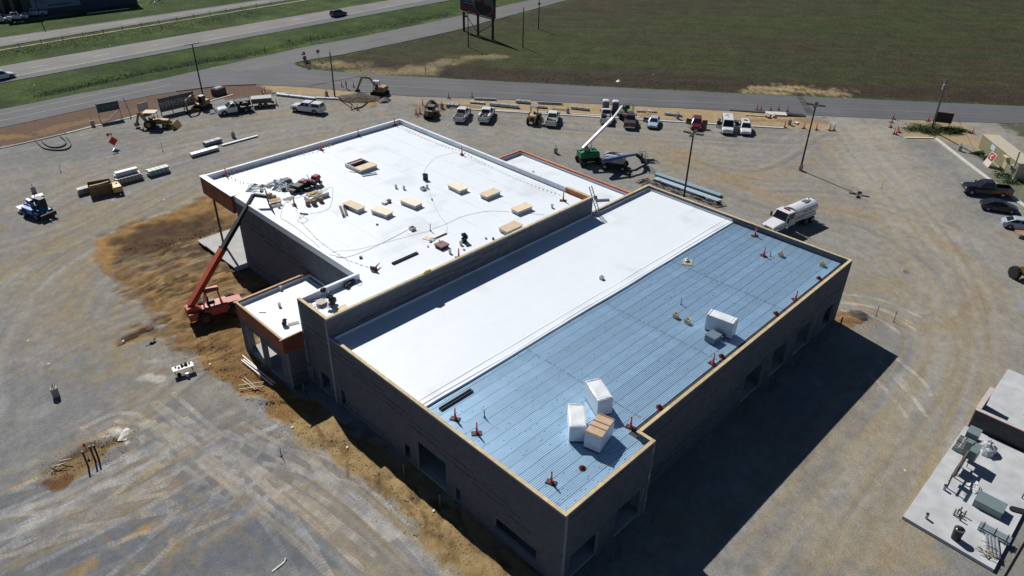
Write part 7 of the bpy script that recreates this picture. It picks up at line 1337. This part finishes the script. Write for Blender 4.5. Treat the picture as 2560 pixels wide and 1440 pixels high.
for k, (p, lb) in enumerate((((70, 852), 'white paper scrap far left on the lot'), ((308, 853), 'white paper scrap left of the black scrap'), ((122, 910), 'tiny white scrap above the nearest footing'), ((525, 911), 'pale rag right of the folding table'), ((868, 1118), 'small white scrap in the bare strip'), ((1084, 1277), 'small white scrap by the shadow edge'), ((731, 1068), 'white scrap at the corner of the gravel'), ((281, 501), 'white scrap in front of the rusty box'), ((410, 500), 'tiny white scrap below the green bundle'), ((700, 1417), 'bent grey strip at the bottom of the lot'), ((2093, 786), 'white scrap at the far building corner'), ((1545, 204), 'cream rag on the dark field edge'), ((1633, 187), 'tiny pale scrap in the field'), ((2262, 1177), 'tiny white scrap on the right lot'), ((85, 213), 'pale scrap on the verge grass'), ((275, 114), 'white scrap in the median grass'))):
    s = .13 if k != 11 else .6; m = MB(); 
    if k == 9: m.beam((-.6, 0, .04), (.4, .1, .05), .12, .05).beam((.4, .1, .05), (.65, .3, .1), .12, .05)
    else: m.add([(-s, -s*.6, .03), (s*.6, -s*.5, .05), (s, s*.5, .12*s*4), (-s*.5, s*.6, .04)], [(0, 1, 2), (0, 2, 3)])
    one(m, 'litter', galv2 if k == 9 else lit, lb, 'litter', G(*p))
t = thing('concrete_block', 'dark rectangular concrete inlet box on the brown strip', 'concrete box', G(548, 236), .35); MB().box(-1.1, 1.1, -.8, .8, 0, 1.25).build('body', mat('dark_concrete', (.08, .078, .075), .9, var=.2), t); MB().box(-.8, .8, -.55, .55, 1.25, 1.38).build('lid', stone_m, t)
t = thing('curb_inlet', 'dark curb inlet with pale slab in the sandy verge', 'drain inlet', G(1940, 287), math.atan2(KP.y, KP.x)); MB().box(-1.8, 1.8, -.8, .9, 0, .3).build('slab', kerb_m, t); MB().prism([(0, 0), (0, .35), (3.4, .1), (3.4, 0)], -.5, .2).build('wing_wall', blk, t).location = (1.8, 0, 0)
one(MB().slab([(0, 0), (13, 0), (13, .9), (0, .3)], 0, .12), 'road_edge_cut', mat('fresh_asphalt', (.02, .02, .022), .9), 'black wedge of fresh asphalt at the road edge', 'asphalt edge', G(1825, 277), math.atan2((G(1908, 283)-G(1825, 277)).y, (G(1908, 283)-G(1825, 277)).x))
for k, p in enumerate(((1916, 292), (1922, 294), (1935, 293))): one(MB().ball((0, 0, .25), .5, .4, .35, jit=.25, rings=5), 'rubble', mat('rubble_cream', (.50, .42, .33), .9, var=.2), ('left', 'middle', 'right')[k]+' cream rubble lump beside the curb inlet', 'rubble', G(*p))
one(MB().slab([(-.9, -.5), (.8, -.45), (.9, .5), (-.7, .4)], .03, .1), 'board', pal, 'pale board on the sand behind the blue sedan', 'board', G(1621, 279)); one(MB().box(-1.6, 1.6, -.1, .1, .05, .15).box(-1.4, 1.8, .3, .45, .05, .12), 'timber', pal, 'pale timbers lying behind the white suv', 'timber', G(1886, 290), math.atan2(KP.y, KP.x)); one(MB().box(-.4, .4, -.3, .3, 0, .25), 'box', lit, 'small white box on the sandy tip', 'box', G(1991, 309))
t = thing('pallet', 'wooden pallet with a green bundle outside the east wall', 'pallet', G(1795, 512), -.4); 
for k in range(6): MB().box(-.9, .9, -.75+k*.26, -.58+k*.26, .1, .13).build('slat', wood_m, t)
MB().box(-.9, -.8, -.75, .75, 0, .1).box(.8, .9, -.75, .75, 0, .1).build('stringer', wood_m, t); MB().ball((.1, 0, .35), .35, .28, .25, jit=.3, rings=4).build('bundle', mat('green_dark', (.04, .045, .03), .7), t)
one(MB().ball((0, 0, .15), .25, .2, .15, jit=.3, rings=4), 'rag', lit, 'white rag beside the steel sheets', 'rag', G(1768, 499))
# mounds
def mound(p, rx, ry, h, label, m, name='dirt_pile', rz=0.):
    n = 26; V = []
    for i in range(n+1):
        for j in range(n+1):
            x, y = (i/n-.5)*2, (j/n-.5)*2; r = math.hypot(x, y); z = max(0, 1-r**1.5)*h; z += (random.uniform(-.05, .05)*h+.1*h*math.sin(x*7+y*3))*(r < .95); V.append((x*rx, y*ry, z-.03))
    return one(MB().add(V, [(i*(n+1)+j, (i+1)*(n+1)+j, (i+1)*(n+1)+j+1, i*(n+1)+j+1) for i in range(n) for j in range(n)]), name, m, label, 'dirt pile', G(*p), rz)
mound((898, 247), 4.6, 2.6, 1.0, 'long brown dirt pile under the raised excavator bucket', mat('pile_brown', (.10, .075, .05), .95, var=.3, sc=1.5, bump=.05, bsc=3), rz=ROADDIR); mound((962, 253), 1.6, 1.1, .7, 'small grey gravel pile beside the excavator', mat('pile_grey', (.15, .145, .135), .95, var=.25), rz=.4); mound((930, 262), 1.6, 1.0, .3, 'small tan dirt heap at the curved form', mat('pile_tan', (.26, .18, .08), .95, var=.25), rz=.9)
mound((2150, 790), 1.2, .9, .35, 'dark clod heap behind the shop corner', mat('pile_dark', (.06, .045, .035), .95, var=.4), rz=.3); mound((2122, 800), 1.8, .8, .3, 'reddish brown clod heap along the shop corner', mat('pile_rust', (.22, .12, .045), .95, var=.35), rz=-.9); mound((1078, 266), 1.6, 1.2, 1.2, 'brown soil heap behind the tracked loader', mat('pile_brown', (.10, .075, .05)), rz=.2)
mound((312, 1084), .8, .35, .2, 'white dumped mortar heap at the end of the dug patch', mat('mortar_white', (.60, .57, .50), .9, var=.15, bump=.03), 'mortar_heap', .9)
# ---- slab yard bottom right
t = thing('equipment_slab', 'pale concrete equipment slab in the bottom right corner', 'concrete slab', (0, 0, 0)); slm = mat('slab_pale', (.42, .43, .44), .85, var=.14, sc=.9); MB().slab([(48.1, 5.25), (47.85, -1.1), (62.3, -1.1), (62.3, 5.25)][::-1], -.1, .28).build('slab', slm, t); MB().slab([(62.95, 5.0), (62.95, -14), (74.1, -14), (74.1, 5.0)], -.1, .14).build('slab', slm, t)
t = thing('block_enclosure', 'dark block enclosure wall with pale cap at the right edge', 'wall', (0, 0, 0)); encm = mat('enclosure_block', (.075, .073, .075), .9, var=.15, rnd=.12); capc = mat('cap_pinkish', (.46, .40, .37), .8, var=.08)
H2 = 2.0; MB().box(62.62, 62.85, -14, 5.1, 0, H2).box(62.85, 66.8, 4.82, 5.1, 0, H2).build('core', mat('mortar_dark', (.11, .11, .11), .95), t)
m = MB()
for r in range(10):
    y = 5.1-(.2 if r % 2 else 0)
    while y > -9: m.box(62.58, 62.64, y-.4+.006, y-.006, r*.2+.006, r*.2+.194); y -= .4
m.build('block_courses', encm, t, fix=False)['kind'] = 'stuff'
for k in range(6): y1 = 5.12-k*2.4; MB().box(62.54, 62.94, y1-2.39, y1, H2, H2+.07).build('cap_board', capc, t)
for k in range(2): MB().box(62.95+k*1.95, 62.95+(k+1)*1.95-.01, 4.76, 5.16, H2, H2+.07).build('cap_board', capc, t)
# conduit coils on stands
slv = mat('silver_conduit', (.62, .64, .66), .25, .7, bump=.02, bsc=25)
for k, (x, y, lb) in enumerate(((66.6, 1.5, 'nearer to the enclosure wall'), (69.0, .6, 'farther from the enclosure wall'))):
    t = thing('valve_stand', 'black wheel valve with silver wrapped pipe, '+lb, 'valve', (x, y, .14), -.3); pts = [Vector((.3+q*.22, -.2-q*.35, .5+.1*math.sin(q))) for q in range(12)]; MB().tube(pts, .16, 10).build('wrapped_pipe', slv, t)
    MB().beam((0, 0, 0), (0, 0, 1.1), .12).beam((-.45, 0, .9), (.45, 0, .9), .09).beam((0, 0, 1.0), (.7, -.5, 1.0), .09).beam((-.5, .1, .4), (0, 0, 1.1), .07).build('stand', blk, t)
    for s in (1, -1): MB().add([(s*.1, 0, 1.0), (s*.9, .25, 1.35), (s*1.0, .0, 1.15), (s*.7, -.2, .8), (s*.1, 0, .94), (s*.9, .25, 1.28), (s*1.0, 0, 1.08), (s*.7, -.2, .73)], [(0, 1, 2, 3), (7, 6, 5, 4), (0, 4, 5, 1), (1, 5, 6, 2), (2, 6, 7, 3), (3, 7, 4, 0)]).build('vane', blk, t)
# block stack
t = thing('block_stack', 'stack of hollow grey blocks at the top end of the slab', 'blocks', (58.3, 4.7, .28), 0); hb = mat('hollow_block', (.34, .35, .34), .9, rnd=.1)
for i in range(4):
    for j in range(3):
        for z in range(3):
            if z == 2 and (i, j) in ((0, 0), (1, 0)): continue
            x, y, zz = i*.42, -j*.42, z*.2; m = MB()
            for a in ((0, .4, 0, .04), (0, .4, .36, .4), (0, .04, .04, .36), (.18, .22, .04, .36), (.36, .4, .04, .36)): m.box(x+a[0], x+a[1], y+a[2], y+a[3], zz, zz+.19)
            m.build('block', hb, t, fix=False)
MB().box(0, 1.7, -.9, .42, -.0, .0+.002).build('dark_base', blk, t)
eq = mat('equipment_green', (.17, .225, .225), .5, .2, var=.1)
def gear(name, label, cat, c, sx, sy, h, rz=0., legs=0., m=eq):
    t = thing(name, label, cat, (*c, .28), rz); MB().box(-sx/2, sx/2, -sy/2, sy/2, legs+.03, legs+h).build('cabinet', m, t); MB().box(-sx/2-.02, sx/2+.02, -sy/2-.02, sy/2+.02, legs+h, legs+h+.04).build('lid', m, t)
    if legs:
        for a in (-1, 1): MB().box(a*sx*.4-.03, a*sx*.4+.03, -.03, .03, 0, legs+.03).build('leg', steel, t)
    return t
gear('equipment_cabinet', 'large green-grey flat cabinet on the middle of the slab', 'cabinet', (53.65, .95), 1.3, 1.95, .62, .0); gear('equipment_cabinet', 'dark green cabinet beside the hollow blocks', 'cabinet', (60.7, 4.35), 1.1, .9, 1.0); gear('equipment_cabinet', 'tall narrow green cabinet on posts casting a long shadow', 'cabinet', (57.6, 3.55), 1.3, .55, .9, 0, .8); gear('equipment_cabinet', 'small green box left of the tall narrow cabinet', 'cabinet', (58.0, 4.1), .5, .45, 1.2, 0, .6)
t = thing('pipe_rack', 'brown and grey steel rack standing along the slab', 'steel rack', (53.3, 3.9, .28), .0)
for x in (0.2, 1.8, 3.4): MB().beam((x, 0, 0), (x, 0, 1.5), .1).build('post', steel, t)
MB().beam((0, 0, 1.5), (3.8, 0, 1.5), .14, .14).build('rail', mat('rail_brown', (.12, .08, .06), .7), t); MB().beam((0, .05, .9), (3.8, .05, .9), .1).build('rail', galv2, t); MB().box(1.0, 1.5, -.15, .1, .7, 1.45).build('panel', eq, t); MB().box(2.2, 3.4, -.12, .06, .3, 1.3).build('panel', eq, t)
for x in (.6, .75, .9): MB().beam((x, 0, 1.2), (x, -.35, 1.2), .04).build('bracket', steel, t)
pw2 = mat('pvc_stub', (.45, .42, .40), .6)
for x, y, lb in ((53.15, 4.0, 'white pipe stub at the foot of the steel rack'), (49.15, 3.95, 'white pipe stub alone near the front of the slab')): t = thing('pipe_stub', lb, 'pipe stub', (x, y, .28)); MB().cyl((0, 0, 0), (0, 0, .45), .11, n=14).build('pipe', pw2, t); MB().cyl((0, 0, .45), (0, 0, .5), .12, n=14).build('cap', blk, t)
t = thing('trash_can', 'tall black trash can full of dark bags on the slab', 'trash can', (48.75, 1.75, .28), .3); MB().cyl((0, 0, 0), (0, 0, 1.0), .30, .36, n=20).build('can', blk, t); MB().cyl((0, 0, .96), (0, 0, 1.01), .37, n=20).build('rim', mat('rim_grey', (.06, .06, .065), .5), t); m = MB()
for k in range(5): m.ball((random.uniform(-.15, .15), random.uniform(-.15, .15), 1.0), .16, .14, .12, jit=.35, n=7, rings=4)
m.build('trash_bag', mat('bag_gloss', (.02, .02, .025), .25), t)
t = thing('pipe_bundle', 'strapped bundle of grey conduit pipes on the slab', 'pipes', (51.2, -.15, .28), 0); pg = mat('conduit_grey', (.30, .35, .38), .4, .2)
for z in range(2):
    for k in range(4): MB().cyl((-.36+k*.17+z*.085, -1.05, .1+z*.15), (-.36+k*.17+z*.085, 1.05, .1+z*.15), .078, n=10).build('pipe', pg, t)
for y in (-.8, 0, .8): MB().box(-.5, .42, y-.03, y+.03, .32, .345).box(-.52, -.49, y-.03, y+.03, 0, .34).build('strap', blk, t)
t = thing('pipe_bundle', 'four loose shiny steel pipes lying across the slab corner', 'pipes', (49.8, -.35, .28), .32); ps = mat('pipe_shiny', (.55, .57, .58), .25, .7)
for k in range(4): MB().cyl((-.95, -.42+k*.24, .12), (.95, -.36+k*.22, .14), .10, n=12).build('pipe', ps, t)
def bag(c, s, label):
    n = 12; V = []; F = []
    for i in range(8):
        for j in range(n): a = 2*math.pi*j/n; th = math.pi*.55*(i/7); r = math.sin(th+.02)*(1+random.uniform(-.22, .22)); V.append((c[0]*0+s[0]*r*math.cos(a), s[1]*r*math.sin(a), max(.0, s[2]*(math.cos(th)+.1)*random.uniform(.8, 1.15))))
    F = [(i*n+j, (i+1)*n+j, (i+1)*n+(j+1) % n, i*n+(j+1) % n) for i in range(7) for j in range(n)]; return one(MB().add(V, F), 'plastic_bag', mat('bag_white', (.55, .55, .57), .3, var=.2, sc=4), label, 'bag', (*c, .28), .3)
bag((60.2, 3.0), (.75, .7, .9), 'tall crumpled white plastic bag near the enclosure wall'); bag((55.2, 2.4), (.7, .45, .22), 'flat crumpled white plastic on the slab')
t = thing('steel_scraps', 'cluster of dark conduit elbows standing on the slab', 'conduits', (51.3, 2.25, .28)); 
for k in range(7): x, y = random.uniform(-.7, .7), random.uniform(-.35, .35); MB().cyl((x, y, 0), (x+.05, y, random.uniform(.4, .8)), .06, n=8).build('conduit', steel if k % 2 else galv2, t)
t = thing('bracket', 'bent dark metal bracket standing on the slab', 'bracket', (56.6, -.6, .28)); MB().beam((0, 0, 0), (0, 0, .9), .08).beam((0, 0, .8), (.3, .15, 1.0), .07).build('arm', steel, t); heap('scattered dark wires at the edge of the slab', 'wire', (2395+50, 1373), (2395+100, 1395), 10, .5, steel, .7, .015, .3, 'wire_scraps')
heap('pale wood scraps beneath the loose steel pipes', 'timber', (2450, 1390), (2480, 1402), 9, .3, pal, .5, .03, .3, name='timber_scraps')
# ---- people
def person(label, c, rz, J, vest, trou, hat):
    t = thing('person', label, 'person', c, rz); E = [('p', 's'), ('s', 'c'), ('c', 'n'), ('n', 'h'), ('c', 'al'), ('al', 'el'), ('el', 'hl'), ('c', 'ar'), ('ar', 'er'), ('er', 'hr'), ('p', 'jl'), ('jl', 'kl'), ('kl', 'fl'), ('fl', 'tl'), ('p', 'jr'), ('jr', 'kr'), ('kr', 'fr'), ('fr', 'tr')]
    K = list(J); me = bpy.data.meshes.new('body'); me.from_pydata([J[k] for k in K], [(K.index(a), K.index(b)) for a, b in E], []); o = bpy.data.objects.new('body', me); COL.objects.link(o); o.parent = t; md = o.modifiers.new('s', 'SKIN'); o.modifiers.new('u', 'SUBSURF').levels = 1
    R_ = dict(p=.14, s=.145, c=.15, n=.06, h=.095, al=.075, ar=.075, el=.05, er=.05, hl=.04, hr=.04, jl=.10, jr=.10, kl=.07, kr=.07, fl=.05, fr=.05, tl=.045, tr=.045)
    for i, k in enumerate(K): me.skin_vertices[0].data[i].radius = (R_[k], R_[k])
    me.skin_vertices[0].data[0].use_root = True; me.materials.append(trou); dg = bpy.context.evaluated_depsgraph_get(); me2 = bpy.data.meshes.new_from_object(o.evaluated_get(dg)); me2.materials.clear(); me2.materials.append(trou); me2.materials.append(vest); me2.materials.append(mat('skin', (.35, .2, .13), .6))
    o.modifiers.clear(); o.data = me2; pz = J['p'][2]
    for f in me2.polygons: z = f.center.z; f.material_index = 2 if z > J['n'][2]+.03 else 1 if z > pz+.05 else 0
    h = J['h']; MB().ball((h[0], h[1], h[2]+.06), .135, .12, .10, n=10, rings=5).build('hard_hat', hat, t); return t
ST = dict(p=(0, 0, .95), s=(0, 0, 1.15), c=(.03, 0, 1.38), n=(.05, 0, 1.53), h=(.07, 0, 1.68), al=(.03, .2, 1.42), el=(.05, .27, 1.15), hl=(.2, .22, .95), ar=(.03, -.2, 1.42), er=(.05, -.27, 1.15), hr=(.2, -.22, .98), jl=(0, .1, .88), kl=(.05, .13, .5), fl=(0, .15, .08), tl=(.16, .16, .04), jr=(0, -.1, .88), kr=(.03, -.12, .5), fr=(-.05, -.14, .08), tr=(.12, -.15, .04))
jean = mat('dark_trousers', (.025, .03, .045), .9); person('worker in dark clothes and pale hat standing by the dirt pile', G(866, 222), -.6, ST, mat('vest_dark', (.10, .04, .035), .8), jean, mat('hat_pale', (.55, .5, .45), .5))
SI = dict(ST); SI.update(p=(0, 0, .45), s=(0, 0, .65), c=(.03, 0, .88), n=(.05, 0, 1.03), h=(.07, 0, 1.18), al=(.03, .2, .92), el=(.15, .27, .68), hl=(.38, .2, .72), ar=(.03, -.2, .92), er=(.15, -.27, .68), hr=(.38, -.2, .72), jl=(.02, .1, .42), kl=(.42, .14, .46), fl=(.45, .15, .08), tl=(.58, .16, .05), jr=(.02, -.1, .42), kr=(.42, -.14, .46), fr=(.45, -.14, .08), tr=(.58, -.15, .05))
ex = [o for o in bpy.data.objects if o.get('label', '').startswith('yellow excavator')][0]; mm = Matrix.Translation(ex.location) @ Matrix.Rotation(ex.rotation_euler.z-.15, 4, 'Z'); person('operator seated in the open cab of the raised excavator', mm @ Vector((.2, .5, 1.02)), ex.rotation_euler.z-.15, SI, mat('shirt_red', (.12, .03, .03), .8), jean, mat('hat_pale', (.55, .5, .45)))
# ---- vegetation
def leafy(c, rx, ry, h, n, m, label, rz=0.):
    t = thing('shrub', label, 'shrub', c, rz, 'low green shrubs on the entrance island'); V = []; F = []
    cl = [(random.gauss(0, .4)*rx, random.gauss(0, .4)*ry, random.uniform(.3, 1)*h, random.uniform(.2, .45)) for _ in range(26)]
    for k in range(n):
        q = random.choice(cl); p = Vector((q[0]+random.gauss(0, q[3]*rx*.5), q[1]+random.gauss(0, q[3]*ry*.5), max(.04, q[2]*random.uniform(.2, 1)))); a = Vector((random.gauss(0, 1), random.gauss(0, 1), random.gauss(0, .6))).normalized()*random.uniform(.06, .14); b = a.cross(Vector((random.gauss(0, 1), random.gauss(0, 1), random.gauss(0, 1)))).normalized()*.07
        i = len(V); V += [p-a, p+b, p+a, p-b]; F.append((i, i+1, i+2, i+3))
    MB().add(V, F).build('foliage', m, t, fix=False)
    m2 = MB()
    for k in range(8): q = cl[k]; m2.cyl((q[0]*.3, q[1]*.3, 0), (q[0], q[1], q[2]), .03, n=5)
    m2.build('stems', upm, t); return t
lf = mat('shrub_leaf', (.035, .075, .014), .7, rnd=.5, var=.3)
for p, rx, ry, h, lb in (((2292, 325), 3.0, 1.6, .8, 'leftmost shrub on the entrance island'), ((2318, 331), 2.6, 1.8, .9, 'shrub just in front of the utility pole'), ((2348, 330), 2.4, 1.4, .7, 'shrub under the information board'), ((2375, 325), 2.2, 1.2, .6, 'shrub right of the information board'), ((2398, 328), 1.8, 1.0, .5, 'rightmost small shrub on the entrance island'), ((2452, 385), 2.4, .8, .5, 'shrub along the container wall'), ((2475, 398), 1.8, .8, .5, 'shrub beside the leaning crescent sign'), ((2512, 440), 2.0, 1.2, .5, 'shrub near the steel service post'), ((2545, 458), 2.2, 1.0, .5, 'shrub at the near end of the container'), ((767, 158), 1.2, .8, .8, 'dark shrub at the foot of the stop sign')): leafy(G(*p), rx, ry, h, 900 if rx > 1.5 else 260, lf, lb, ROADDIR)
def scatter(name, n, sample, size, m, blades=3, flatn=False):
    V = []; F = []
    for k in range(n):
        s = sample()
        if s is None: continue
        x, y, z, sc = s
        if flatn:
            i = len(V); a = random.random()*3; c, q = math.cos(a)*size*sc, math.sin(a)*size*sc; V += [(x-c, y-q, z), (x+q, y-c, z), (x+c, y+q, z), (x-q, y+c, z), (x, y, z+size*sc*.8)]; F += [(i, i+1, i+4), (i+1, i+2, i+4), (i+2, i+3, i+4), (i+3, i, i+4)]
        else:
            for b in range(blades): i = len(V); a = random.random()*6.28; w = size*.12*sc; dx, dy = math.cos(a), math.sin(a); l_ = size*sc*random.uniform(.6, 1.1); V += [(x-dy*w, y+dx*w, z), (x+dy*w, y-dx*w, z), (x+dx*l_*.5, y+dy*l_*.5, z+l_*.8)]; F.append((i, i+1, i+2))
    o = MB().add(V, F).build(name, m, fix=False); return tag(o, kind='stuff')
seg = lambda P: (lambda k, u: P[k].lerp(P[k+1], u))(random.randrange(len(P)-1), random.random())
dP = px((60, 240), (230, 205), (350, 178), (520, 147), (640, 120), (800, 90), (1000, 58), (1130, 32)); fe = px((740, 160), (900, 182), (1280, 202), (1560, 217), (1920, 234), (2560, 262)); md_ = px((0, 134), (250, 92), (640, 30))
def sg():
    r = random.random(); P, w = (dP, 5.) if r < .55 else (fe, 6.) if r < .7 else (md_, 5); p = seg(P)+Vector((random.gauss(0, w*.5), random.gauss(0, w*.5), 0)); 
    if P is fe: p.y += 2.2; p.x += 1.2
    return p.x, p.y, (-.45 if P is dP else -.1), random.uniform(.5, 1.5)
tag(scatter('tall_grass', 9000, sg, .28, mat('tall_grass', (.055, .078, .022), .8, rnd=.6, var=.3)), 'tufts of tall dark grass along ditches and field edges', 'grass')
dr = [px((700, 1060), (860, 1110), (1000, 1250), (1180, 1400)), px((300, 620), (450, 600), (560, 560)), px((500, 850), (620, 960), (720, 1030)), px((120, 1190), (320, 1090)), px((2100, 790), (2180, 810)), px((1040, 264), (1100, 264), (1180, 266)), px((880, 245), (930, 255))]
def ss(): P = random.choice(dr[:4]+[dr[0], dr[2]]) if random.random() < .85 else random.choice(dr[4:]); p = seg(P)+Vector((random.gauss(0, 1.0), random.gauss(0, 1.0), 0)); return p.x, p.y, lot_z(p.x, p.y)-.02, random.choice((.4, .6, .8, 1.6))
tag(scatter('clods', 9000, ss, .05, mat('clod', (.16, .105, .055), .95, rnd=.5), flatn=True), 'loose clods of brown earth around the bare strips', 'clods')
def s2(): x = random.uniform(2, 62); y = random.uniform(-2, 75); return (None if (23 < x and 19 < y) else (x, y, lot_z(x, y)-.01, random.choice((.4, .5, .7, 1.4))))
tag(scatter('stones', 14000, s2, .035, mat('stone_grey', (.20, .195, .185), .9, rnd=.5), flatn=True), 'loose grey stones scattered over the crushed stone lot', 'stones')
